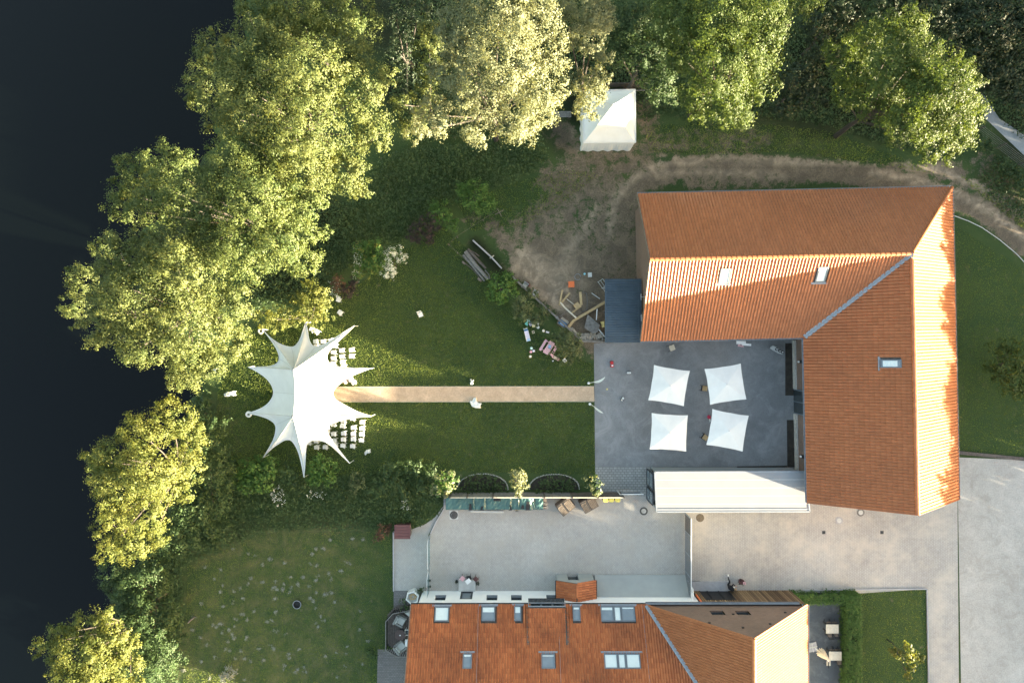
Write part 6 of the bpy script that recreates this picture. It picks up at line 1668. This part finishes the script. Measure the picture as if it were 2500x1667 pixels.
tree('maple_tree', 'round maple with a sunlit right side in front of the dark forest',
  [(1985,95,42,9.5),(2060,85,50,11),(1955,165,42,8.5),(2045,160,58,12),(2005,225,52,9),(2110,130,46,12),(2165,190,62,13),(2120,255,68,12),(2190,260,52,12.5),(2215,205,36,11.5),(2060,290,46,9.5),(2140,320,46,9.5),(2205,315,32,9.5),(1925,120,32,8),(2095,55,34,11),(1945,215,34,7),(2235,260,22,10.5),(2180,345,24,8)], 'leaf_maple', 35, per=60)
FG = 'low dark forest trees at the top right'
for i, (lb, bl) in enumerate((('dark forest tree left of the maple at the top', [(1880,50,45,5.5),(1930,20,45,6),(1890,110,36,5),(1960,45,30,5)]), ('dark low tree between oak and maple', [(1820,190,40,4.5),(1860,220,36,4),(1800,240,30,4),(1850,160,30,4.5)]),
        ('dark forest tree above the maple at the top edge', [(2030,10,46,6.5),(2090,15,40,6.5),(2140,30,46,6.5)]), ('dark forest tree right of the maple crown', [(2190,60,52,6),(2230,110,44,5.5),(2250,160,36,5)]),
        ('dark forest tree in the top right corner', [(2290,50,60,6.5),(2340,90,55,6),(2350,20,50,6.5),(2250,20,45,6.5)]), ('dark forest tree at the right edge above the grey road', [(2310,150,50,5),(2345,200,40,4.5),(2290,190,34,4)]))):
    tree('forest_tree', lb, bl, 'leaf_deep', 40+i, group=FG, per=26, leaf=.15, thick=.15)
tree('forest_tree', 'dark tree deep in the gap right of the widest alder', [(905,20,36,5),(930,60,36,4.5),(915,120,34,4),(940,170,30,3.5),(935,230,28,3.5),(960,30,30,5)], 'leaf_deep', 47, per=20)
# shrubs (survey in photo pixels)
SH = [('shrub', 'rounded mid-green shrub beside the rope fence', [(1160,480,40,1.8),(1185,500,24,1.6),(1135,470,20,1.6)], 'leaf_bright', .13),
 ('shrub', 'smaller bright shrub left of the rounded one', [(1080,520,26,1.4),(1100,545,20,1.2),(1060,505,14,1.2)], 'leaf_bright', .12),
 ('purple_shrub', 'dark purple shrub on the upper lawn edge', [(1030,560,28,1.3),(1055,545,26,1.2),(1010,575,18,1.0),(1050,585,14,.9)], 'leaf_purple', .11),
 ('rust_shrub', 'reddish brown shrub at the lawn edge above the canopy', [(825,695,18,1.3),(845,705,14,1.1),(818,685,12,1.2)], 'leaf_rust', .11),
 ('purple_shrub', 'dark plum shrub right beside the reddish one', [(850,712,20,1.0),(862,690,14,.9)], 'leaf_purple', .11),
 ('bright_shrub', 'fresh green shrub standing alone by the trunk pile', [(1225,700,34,1.9),(1205,715,18,1.6),(1240,680,18,1.7),(1222,728,14,1.4)], 'leaf_bright', .14),
 ('apple_bush', 'mottled bush right below the fresh green shrub', [(1280,735,26,1.7),(1275,765,22,1.5),(1300,715,14,1.5),(1262,750,14,1.4)], 'leaf_apple', .12),
 ('apple_bush', 'small mottled bush above the toy furniture', [(1315,775,22,1.4),(1330,760,14,1.3),(1300,785,12,1.2)], 'leaf_apple', .12),
 ('apple_bush', 'mottled bush by the pink picnic table', [(1380,850,34,1.8),(1400,835,22,1.7),(1372,825,18,1.6),(1405,865,16,1.4),(1385,882,12,1.2),(1375,812,12,1.4)], 'leaf_apple', .12),
 ('shrub', 'leafy shrub below the left tip of the canopy', [(620,1150,36,1.8),(650,1140,28,1.7),(600,1175,26,1.5),(640,1175,28,1.6)], 'leaf_bright', .15),
 ('shrub', 'leafy shrub just right of the bottom canopy tip', [(785,1145,30,1.9),(770,1165,20,1.6),(800,1170,20,1.5),(810,1140,16,1.6),(780,1120,16,1.7)], 'leaf_bright', .15),
 ('shrub', 'olive shrub between the two leafy ones', [(700,1150,22,1.4),(715,1175,18,1.2)], 'leaf_dark', .13),
 ('shrub', 'thin olive shrub right of the leafy pair', [(872,1170,20,1.3),(865,1190,14,1.1)], 'leaf_apple', .11),
 ('dark_bush', 'broad dull bush left of the flowering bed shrubs', [(960,1160,36,1.4),(1000,1150,30,1.4),(930,1185,28,1.2),(1030,1180,28,1.3),(985,1195,30,1.2),(1045,1150,20,1.1)], 'leaf_dark', .12),
 ('rust_shrub', 'brown dried ornamental grass by the maroon shed', [(935,1297,16,.8),(925,1310,12,.6),(948,1285,10,.6)], 'leaf_rust', .12),
 ('shrub', 'dark green shrub at the lake edge left of the canopy', [(490,1010,24,1.6),(480,1045,22,1.5),(500,975,16,1.4)], 'leaf_dark', .12),
 ('shrub', 'dark shrub row end by the lake under the pale yellow alder', [(545,1100,24,1.4),(560,1130,20,1.3),(530,1150,20,1.2)], 'leaf_dark', .12),
 ('shrub', 'lone pale twiggy plant on the lower lawn bottom', [(563,1640,18,.6),(545,1650,12,.4)], 'grey_tuft', .10),
 ('shrub', 'small dark plant at the corner of the glass screen', [(1027,1443,9,.6),(1015,1447,8,.5)], 'leaf_dark', .08),
 ('shrub', 'small dark plant beside the white sack', [(985,1470,10,.8),(990,1485,10,.8)], 'leaf_dark', .09),
 ('shrub', 'thin spiky plant on the lower lawn by the deck', [(905,1592,14,.5)], 'leaf_dark', .09)]
for i, (nm_, lb, bl, mt, lf) in enumerate(SH):
    tree(nm_, lb, bl, mt, 100+i, survey=P, leaf=lf, dens=52, per=15, sig=.16, thick=.1, cat='shrub')
tree('blossom_shrub', 'tall shrub with white blossom on its right side', [(925,625,34,2.0),(900,645,24,1.6),(895,605,24,1.8),(880,655,16,1.4)], 'leaf_bright', 130, survey=P, leaf=.13, dens=50, per=18, sig=.17, thick=.1, cat='shrub', extra=('leaf_yellow', 60, .12))
tree('blossom_shrub', 'white-flowering shrub right beside the tall one', [(955,640,26,2.0),(965,625,18,1.8),(950,660,14,1.6)], 'leaf_bright', 131, survey=P, leaf=.10, dens=50, per=14, sig=.17, thick=.1, cat='shrub', extra=('blossom', 190, .07))
BG = 'small trees in the fence beds'
tree('bed_tree', 'left small tree in the fence bed with cream blossom on one side', [(1082,1180,24,2.6),(1100,1172,18,3.4),(1072,1200,16,2.2),(1095,1195,14,2.4)], 'leaf_bright', 132, survey=P, leaf=.13, dens=50, per=18, sig=.15, thick=.08, group=BG, extra=('leaf_willow', 90, .14))
tree('bed_tree', 'middle small tree in the fence bed covered in cream blossom', [(1265,1170,20,3.6),(1268,1155,13,3.8),(1262,1190,14,3.0),(1278,1182,12,3.4),(1264,1206,9,2.6),(1255,1160,13,3.0)], 'leaf_willow', 133, survey=P, leaf=.14, dens=50, per=20, sig=.15, thick=.08, group=BG)
tree('bed_tree', 'right small thin tree in the fence bed with few pale leaves', [(1450,1175,16,2.0),(1455,1190,12,2.2),(1435,1170,10,1.8),(1458,1202,8,2.0)], 'leaf_dark', 134, survey=P, leaf=.14, dens=40, per=12, sig=.2, thick=.06, group=BG, extra=('leaf_willow', 22, .14))
tree('young_tree', 'slim yellow-green young tree on the lawn at the lower right', [(2215,1600,16,3.6),(2235,1605,12,3.4),(2250,1608,9,3.2),(2195,1600,10,3.0),(2218,1580,9,3.6),(2225,1630,10,3.2),(2218,1650,8,3.0),(2180,1590,7,2.6)], 'leaf_yellow', 135, survey=P, leaf=.15, dens=30, per=16, sig=.2, thick=.05, trunk=(2165,1560))
tree('lawn_shrub', 'spreading feathery shrub at the right edge of the picture', [(2450,900,34,2.2),(2480,930,36,2.6),(2495,880,34,2.4),(2440,850,22,1.6),(2500,960,26,2.4),(2420,900,18,1.4),(2470,850,24,1.6)], 'leaf_maple', 136, survey=P, leaf=.14, dens=30, per=18, sig=.25, thick=.1, cat='shrub')
tree('hedge_shrub', 'dark bramble shrub along the road fence', [(2395,345,18,1.0),(2415,360,16,1.0),(2445,395,18,1.0),(2465,415,16,1.0),(2480,425,10,.9),(2495,445,14,1.0)], 'leaf_dark', 137, survey=P, leaf=.13, dens=50, per=16, sig=.2, cat='shrub', thick=.08)
# hedge
hg = thing('hedge', 'clipped green L-shaped hedge around the dark terrace', 'hedge', tuple(P(2080, 1455)))
r = np.random.default_rng(60); cs = []; ds = []
def hedge_run(x0, y0, x1, y1, h, n):
    for _ in range(n):
        u, v, w = r.random(), r.random(), r.random(); f = r.integers(0, 5)
        x = x0+(x1-x0)*u; y = y0+(y1-y0)*v; z = h*w; d = [0, 0, 1]
        if f <= 1: z = h+r.normal()*.05
        elif f == 2: x = x0; d = [-1, 0, .2]
        elif f == 3: x = x1; d = [1, 0, .2]
        else: y = (y0 if r.random() < .5 else y1); d = [0, -1 if y == y0 else 1, .2]
        cs.append([x, y, max(z, .1)]); ds.append(d)
h0, h1, h2, h3 = P(1932, 1440), P(2050, 1466), P(2058, 1440), P(2092, 1800)
ha = (P(1932, 0).x, P(0, 1462).y, P(2055, 0).x, P(0, 1441).y)
hedge_run(ha[0], ha[1], ha[2]+.9, ha[3], 1.0, 900)
hb = (P(2052, 0, 0).x, -31.5, P(2083, 0, 0).x, P(0, 1443).y)
hedge_run(hb[0], hb[1], hb[2], hb[3], 1.2, 3000)
Q, tn = leaf_cloud(np.array(cs), np.array(ds, float), np.ones(len(cs)), 9, .09, .10, r); np_quads('foliage', Q, M['leaf_bright'], hg, tn)
MB().box(((ha[0]+ha[2]+.9)/2, (ha[1]+ha[3])/2, .42), (ha[2]+.9-ha[0]-.3, abs(ha[3]-ha[1])-.3, .84)).box(((hb[0]+hb[2])/2, (hb[1]+hb[3])/2, .5), (hb[2]-hb[0]-.3, hb[3]-hb[1]-.3, 1.0)).build('stems', M['leaf_deep'], hg)

# trees beyond the right edge that cut off the low sun
r = random.Random(3)
EX = []
y = -60.0
while y < 44:
    ys_ = y+8.75
    if y > 3: top = r.uniform(9.8, 12.5)
    elif y > -21: top = 7.55+.55*math.sin(y*.9+1)+.35*math.sin(y*2.1)+r.uniform(-.25, .3)
    elif y > -25.5: top = r.uniform(5.3, 6.0)
    elif y > -30.2 and y < -28.6: top = 5.2
    elif y > -34: top = r.uniform(6.2, 6.7)
    else: top = r.uniform(6.6, 7.3)
    EX.append((58+r.uniform(-.8, .8), y, top)); y += r.uniform(1.35, 1.75)
protos = []
for i in range(3):
    rr_ = np.random.default_rng(70+i); t = thing('field_tree', 'x', 'tree')
    W = [(rr_.normal()*.7, rr_.normal()*.8, .62+.12*rr_.random(), .0, 0) for _ in range(7)]
    W = [(w[0], w[1], 1.0+1.2*j/2+rr_.random()*.8, 1.5, 1.3) for j, w in enumerate(W)]
    c, d, s = blob_clumps(W, rr_, 12); Q, tn = leaf_cloud(c, d, s, 12, .3, .3, rr_); zmax = Q[..., 2].max()*.985
    Q = Q/np.array([1, 1, zmax])            # unit height
    np_quads('crown', Q, M['leaf_maple'], t, tn)
    MB().tube([(0, 0, 0), (.05, .03, .5)], [.16, .08], 8).build('trunk', M['bark'], t); protos.append(t)
used = [True]*3
words = ['first', 'second', 'third', 'fourth', 'fifth', 'sixth', 'seventh', 'eighth', 'ninth', 'tenth']
for i, (x, y, top) in enumerate(EX):
    pi = i % 3; c = place_copy(protos[pi], (x, y, 0), i*1.7, None, used[pi]); used[pi] = False
    c.scale = (1, 1, top+.25); tag(c, 'leafy tree in the row of field trees off to the right', 'tree', 'row of field trees off to the right')

# undergrowth, tall grass, lawn grass
def scatter_poly(polys, dens, r, survey=D):
    out = []
    for pl in polys:
        w = [survey(x, y, 0) for x, y in pl]; pts_ = [(p.x, p.y) for p in w]
        x0, x1 = min(p[0] for p in pts_), max(p[0] for p in pts_); y0, y1 = min(p[1] for p in pts_), max(p[1] for p in pts_)
        n = int((x1-x0)*(y1-y0)*dens); X_ = r.uniform(x0, x1, n); Y_ = r.uniform(y0, y1, n); inn = np.zeros(n, bool); j = len(pts_)-1
        for i in range(len(pts_)):
            xi, yi = pts_[i]; xj, yj = pts_[j]
            with np.errstate(divide='ignore', invalid='ignore'): inn ^= ((yi > Y_) != (yj > Y_)) & (X_ < (xj-xi)*(Y_-yi)/(yj-yi+1e-12)+xi)
            j = i
        out.append(np.stack([X_[inn], Y_[inn]], 1))
    return np.concatenate(out)
r = np.random.default_rng(80)
def vnoise(x, y, s, seed):
    rr_ = np.random.default_rng(seed); v = 0
    for k in range(6): a, b, c = rr_.uniform(-1, 1, 3); v = v+np.sin((a*x+b*y)*s*2.2+c*9)
    return v/6
UG = [[(880,360),(960,340),(1100,330),(1240,310),(1260,370),(1180,420),(1100,440),(1050,470),(990,500),(930,560),(870,560),(830,600),(760,640),(740,700),(660,700),(560,720),(560,640),(640,560),(740,470),(800,470)],
      [(520,1090),(600,1110),(700,1095),(820,1085),(900,1080),(1000,1080),(1020,1130),(1010,1180),(960,1205),(905,1215),(860,1215),(700,1215),(590,1220),(520,1260),(420,1300),(330,1300),(330,1220),(440,1100)],
      [(430,900),(470,880),(500,930),(500,1000),(520,1090),(440,1100),(420,1000)],
      [(900,0),(1500,0),(1560,250),(1480,280),(1460,230),(1380,200),(1300,230),(1250,300),(960,330),(900,250)],
      [(1480,0),(2352,0),(2352,330),(2270,250),(2200,360),(2050,340),(1900,290),(1750,270),(1600,290),(1500,240)],
      [(1045,1110),(1070,1092),(1110,1088),(1150,1100),(1170,1130),(1030,1130)],[(1225,1130),(1240,1100),(1280,1090),(1310,1098),(1335,1130)],
      [(220,1300),(420,1290),(430,1400),(410,1568),(280,1600),(200,1400)],
      [(2240,400),(2300,360),(2352,400),(2352,520),(2290,470)]]
pts_ = scatter_poly(UG, 46, r); nz = vnoise(pts_[:, 0], pts_[:, 1], .8, 5)
hgt = np.clip(.32+.35*nz+.12*r.normal(size=len(pts_)), .05, 1.0)
keep = pts_[:, 0] > shore(pts_[:, 1])+.3; pts_, hgt = pts_[keep], hgt[keep]
c = np.concatenate([pts_, hgt[:, None]], 1); d = np.tile([0, 0, 1.0], (len(c), 1))
Q, tn = leaf_cloud(c, d, np.ones(len(c)), 3, .10, .14, r, .4); tag(np_quads('undergrowth', Q, M['ground_leaf'], None, tn), kind='stuff')
print('undergrowth', len(Q))
fl = scatter_poly([[(620,1110),(650,1105),(665,1150),(640,1160)],[(700,1120),(760,1125),(750,1140),(710,1138)],[(925,1140),(945,1140),(945,1165),(928,1165)],[(760,650),(790,640),(780,700),(762,690)],[(820,570),(840,560),(830,650),(812,650)]], 26, r)
c = np.concatenate([fl, np.full((len(fl), 1), .75)], 1); Q, tn = leaf_cloud(c, np.tile([0, 0, 1.0], (len(c), 1)), np.ones(len(c)), 4, .05, .06, r, 1); tag(np_quads('wild_flowers', Q, M['blossom'], None, tn), kind='stuff')
def blades(name, pts_, h, w, m, r, hv=.4):
    n = len(pts_); a = r.uniform(0, 6.283, n); lean = r.normal(0, .3, (n, 2))*h; hh = h*r.uniform(1-hv, 1+hv, n)
    dx, dy = np.cos(a)*w/2, np.sin(a)*w/2; z = np.zeros(n)
    b0 = np.stack([pts_[:, 0]-dx, pts_[:, 1]-dy, z-.01], 1); b1 = np.stack([pts_[:, 0]+dx, pts_[:, 1]+dy, z-.01], 1)
    t1 = np.stack([pts_[:, 0]+dx*.3+lean[:, 0], pts_[:, 1]+dy*.3+lean[:, 1], hh], 1); t0 = np.stack([pts_[:, 0]-dx*.3+lean[:, 0], pts_[:, 1]-dy*.3+lean[:, 1], hh*.9], 1)
    pn = np.clip(.5+.45*vnoise(pts_[:, 0], pts_[:, 1], .5, 9)+.25*r.normal(size=n), 0, 1)
    V = np.stack([b0, b1, (t0+t1)/2], 1); me = bpy.data.meshes.new(name); me.vertices.add(3*n); me.vertices.foreach_set('co', V.reshape(-1).astype(np.float32))
    me.loops.add(3*n); me.loops.foreach_set('vertex_index', np.arange(3*n, dtype=np.int32)); me.polygons.add(n); me.polygons.foreach_set('loop_start', np.arange(0, 3*n, 3, dtype=np.int32)); me.update(calc_edges=True)
    set_face_attr(me, 'lv', pn); return tag(link_mesh(name, me, M[m]), kind='stuff')
lawn = scatter_poly([[(500,900),(560,760),(720,700),(830,650),(900,590),(1020,520),(1060,560),(1150,670),(1200,740),(1290,800),(1362,838),(1364,887),(770,887),(770,921),(1364,921),(1366,1090),(1000,1080),(700,1095),(520,1090),(495,1000)]], 280, r)
blades('lawn_grass', lawn, .085, .065, 'grass', r)
lawn2 = scatter_poly([[(430,1300),(600,1225),(860,1220),(905,1240),(903,1490),(866,1500),(866,1600),(420,1600)], [(1960,1352),(2133,1350),(2137,1600),(1968,1600)], [(2197,520),(2260,560),(2352,620),(2352,1045),(2200,1035)]], 170, r)
blades('rough_lawn_grass', lawn2, .06, .05, 'grass', r)
tall = scatter_poly([[(1480,290),(1700,280),(1900,300),(2060,360),(2150,400),(2000,375),(1800,350),(1600,355),(1490,350)], [(1050,470),(1180,420),(1300,390),(1380,400),(1300,460),(1200,520),(1080,530)],[(2200,400),(2352,480),(2352,530),(2230,430)]], 130, r)
blades('meadow_grass', tall, .16, .05, 'grass', r, .6)
# pale dry tufts on the lower lawn
sp = [(P(0,0),)]
tuft = []
L_ = [(1368,900),(1420,940),(1408,985),(1680,925),(1550,1028),(1810,935),(1900,940),(1850,985),(1935,890),(2020,990),(2000,1045),(1760,1110),(1735,1165),(1620,1110),(1380,1205),(1480,1255),(1570,1285),(1455,1300),(1280,1275),(1320,1320),(1560,1410),(1680,1420),(1840,1380),(1815,1455),(1285,1430),(1175,1485),(1655,1345),(1745,1345),(2250,645),(2320,655),(2105,655),(1580,745),(1410,845),(1310,825),(2070,1000),(1850,890),(1805,970),(1980,1025),(2030,1205),(1910,1350),(1415,1245),(1335,1135),(1425,1075),(1540,1125),(1230,1225),(1400,1190),(1360,1195),(1465,1225),(1490,1280),(1900,1480),(1940,1465),(2015,910),(1755,1030),(1765,970),(2045,1140),(1500,1410),(1465,1360),(1370,1400)]
for x, y in L_:
    p = P(x/2.613, 1067+y/2.613); k = int(rng.integers(4, 9))
    for _ in range(k): tuft.append([p.x+rng.normal()*.06, p.y+rng.normal()*.05, .04])
for _ in range(70):
    x, y = rng.uniform(470, 900), rng.uniform(1330, 1660); p = P(x, y); k = int(rng.integers(2, 7))
    if math.hypot(x-470, y-1330) > 90:
        for _ in range(k): tuft.append([p.x+rng.normal()*.07, p.y+rng.normal()*.06, .04])
tuft = np.array(tuft); Q, tn = leaf_cloud(tuft, np.tile([0, 0, 1.0], (len(tuft), 1)), np.ones(len(tuft)), 12, .055, .045, r, 1.6, .2); tag(np_quads('dry_tufts', Q, M['grey_tuft'], None, tn), kind='stuff')

# stone edging arcs
for lb, x0, x1, yb, yt in (('left arc of small pale stones round the fence bed', 1117, 1240, 1197, 1156), ('right arc of small pale stones round the fence bed', 1292, 1414, 1195, 1157)):
    t = thing('stone_edging', lb, 'stone edging', tuple(P((x0+x1)/2, yb)), 0, 'stone arcs along the plank fence'); mb = MB(); n = 46
    for i in range(n):
        a = math.pi*(1-(i+.5)/n); cx = (x0+x1)/2+(x1-x0)/2*math.cos(a); cy = yb-(yb-yt)*math.sin(a)**.8; p = P(cx+random.uniform(-.4, .4), cy+random.uniform(-.4, .4))
        mb.box((p.x, p.y, .05), (random.uniform(.08, .13), random.uniform(.06, .09), .12), random.uniform(0, 3), taper=.75)
    tag(mb.build('stones', M['stone'], t), kind='stuff')
    mb = MB(); mb.prism([(P((x0+x1)/2+(x1-x0)/2*.95*math.cos(a), yb-(yb-yt)*.93*math.sin(a)**.8).x, P(0, yb-(yb-yt)*.93*math.sin(a)**.8).y) for a in [math.pi*i/16 for i in range(17)]], -.05, .006); mb.build('bed_soil', M['soil'], t)

# right side: hose, road fence
pts_ = [(2330, 527), (2365, 540), (2398, 556), (2440, 585), (2480, 618), (2520, 660)]
tag(MB().tube([P(x, y, .03) for x, y in pts_], .035, 6).build('hose', M['concrete_pale']), 'pale hose lying in a long curve on the right-hand lawn', 'hose')
rf = thing('wire_fence', 'thin wire fence beside the grey road at the top right', 'fence', tuple(P(2420, 370)))
f0, f1 = P(2372, 318), P(2530, 440)
wires = MB()
for z in (.25, .45, .65, .85, 1.05, 1.25): wires.bar((f0.x, f0.y, z), (f1.x, f1.y, z), .015)
wires.build('wire', M['wood_grey'], rf)
for t_ in (0.03, .36, .7, 1.0): p = f0.lerp(f1, t_); MB().bar((p.x, p.y, 0), (p.x, p.y, 1.35), .06).build('post', M['wood_dark'], rf)
bf = thing('back_fence', 'dark board fence behind the white marquee', 'fence', tuple(P(1530, 215)))
for i in range(14):
    p = P(1478+i*7.5, 219); MB().box((p.x, p.y, .7), (.24, .03, 1.4)).build('board', M['wood_dark'], bf)
MB().bar(P(1474, 221, .9), P(1580, 221, .9), .05).build('rail', M['wood_grey'], bf)
bn = thing('bench', 'pale slatted bench half hidden under the willow left of the marquee', 'bench', tuple(P(1374, 283)))
for i in range(5): MB().box((P(1374, 0).x, P(0, 283).y-.22+i*.1, .42), (1.3, .08, .03)).build('slat', M['wood_grey'], bn)
for x in (-.5, .5): MB().box((P(1374, 0).x+x, P(0, 283).y, .2), (.08, .4, .4)).build('leg', M['wood_dark'], bn)
# terrace furniture right of the house
def dining(label, x, y):
    p = P(x, y, .75); t = thing('terrace_table', label, 'table', (p.x, p.y, 0), 0, 'pale wooden tables on the dark terrace', local=True)
    for i in range(6): MB().box((-.42+i*.168, 0, .74), (.160, .72, .03)).build('tabletop_plank', M['wood_pale'], t)
    for x_ in (-.4, .4):
        for y_ in (-.28, .28): MB().bar((x_, y_, .73), (x_, y_, 0), .05).build('leg', M['black'], t)
dining('upper pale plank table on the dark terrace', 2032, 1534.5); dining('lower pale plank table on the dark terrace', 2039.5, 1600.5)
for lb, x, y, rz in (('folding chair tucked above the upper table, left', 2023, 1521, -math.pi/2), ('folding chair tucked above the upper table, right', 2036, 1521, -math.pi/2), ('folding chair tucked below the upper table, left', 2025, 1549, math.pi/2), ('folding chair tucked below the upper table, right', 2040, 1548, math.pi/2),
                     ('folding chair tucked above the lower table, left', 2030, 1588, -math.pi/2), ('folding chair tucked above the lower table, right', 2044, 1588, -math.pi/2), ('folding chair pushed below the lower table', 2048, 1616, math.pi/2), ('folding chair turned sideways near the closed parasol', 2022, 1618, 0)):
    p = P(x, y, .4); t = thing('bistro_folding_chair', lb, 'chair', (p.x, p.y, 0), rz, 'black and wood folding chairs on the terrace', local=True)
    s = MB()
    for i in range(4): s.box((-.12+i*.085, 0, .45), (.075, .36, .02))
    s.build('seat', M['wood_brown' if rz != 0 else 'wood_pale'], t)
    for y_ in (-.19, .19):
        MB().bar((-.16, y_, .85), (.16, y_, 0), .025).build('leg', M['black'], t); MB().bar((.16, y_, .46), (-.2, y_, 0), .025).build('leg', M['black'], t)
    MB().box((-.17, 0, .8), (.03, .38, .09)).box((-.13, 0, .66), (.03, .38, .05)).build('backrest', M['black'], t)
p = P(1989, 1580, .1); cp = thing('closed_parasol', 'closed cream cantilever parasol with four grey base slabs on the dark terrace', 'parasol', (p.x, p.y, 0))
bc = P(1983.5, 1579, .08)
for i, j_ in ((-1, -1), (1, -1), (1, 1), (-1, 1)):
    R2 = Matrix.Rotation(.2, 3, 'Z'); o = R2@Vector((i*.19, j_*.19, 0)); MB().box((bc.x+o.x, bc.y+o.y, .05), (.36, .36, .08), .2).build('base_slab', M['stone_slab'], cp)
R2 = Matrix.Rotation(.2, 3, 'Z'); a1, a2 = R2@Vector((.38, 0, 0)), R2@Vector((0, .38, 0))
MB().bar((bc.x-a1.x, bc.y-a1.y, .11), (bc.x+a1.x, bc.y+a1.y, .11), .05).bar((bc.x-a2.x, bc.y-a2.y, .11), (bc.x+a2.x, bc.y+a2.y, .11), .05).build('base_cross', M['concrete_pale'], cp)
pp = P(2006, 1596, 1.3)
MB().tube([(bc.x+.25, bc.y-.1, .1), (pp.x-.15, pp.y+.1, 1.2), (pp.x, pp.y, 2.5)], .035, 8).build('pole', M['white_paint'], cp)
mb = MB(); seg = 24; tipq = Vector(P(2027, 1613, 2.7)); bot = Vector(P(2003, 1591, 1.2))
for i, (f_, rr0) in enumerate(((0, .30), (.25, .27), (.55, .19), (.85, .08), (1, .03))):
    c_ = bot.lerp(tipq, f_)
    for k in range(seg): a = 2*math.pi*k/seg; q = rr0*(1+.35*(k % 2)*(1-f_)*1.2-.2); mb.v.append((c_.x+q*math.cos(a), c_.y+q*math.sin(a), c_.z))
for i in range(4):
    for k in range(seg): a = i*seg+k; b = i*seg+(k+1) % seg; mb.f.append((a, b, b+seg, a+seg))
mb.f.append(tuple(range(seg))); mb.f.append(tuple(4*seg+k for k in range(seg)))
mb.build('folded_fabric', M['cream'] if False else M['wood_pale'], cp)
# pots
pot_plant('round dark pot with pale pink flowers next to the seated person', 1812.5, 1422, .30, .5, 'maroon', 'leaf_purple', 201, 260)
c_ = P(1815, 1421, .5); b = MB()
for i in range(10): b.lathe((c_.x+random.uniform(-.06, .14), c_.y+random.uniform(-.12, .06), .58+random.uniform(0, .05)), [(0, -.03), (.045, 0), (0, .04)], 6)
tag(b.build('pink_blossoms', M['pink']), 'pale pink blossoms lying in the round dark pot', 'flowers')
pot_plant('small green potted plant left of the front doorstep', 1114, 1421, .14, .4, 'black', 'leaf_dark', 202, 120)
pot_plant('square dark planter right of the front doorstep', 1166, 1425, .17, .4, 'wood_dark', 'leaf_dark', 203, 120)
pot_plant('small dark pot plant at the lower glass screen', 1049, 1418, .08, .3, 'black', 'leaf_dark', 204, 60)
pot_plant('second small dark pot plant by the lower glass screen', 1049.5, 1433, .08, .3, 'black', 'leaf_dark', 205, 60)
pot_plant('dark pot plant in the corner of white wall and paving', 1041, 1438, .11, .4, 'black', 'leaf_deep', 206, 80)
print('leaves', LEAVES, 'objects', len(bpy.data.objects))
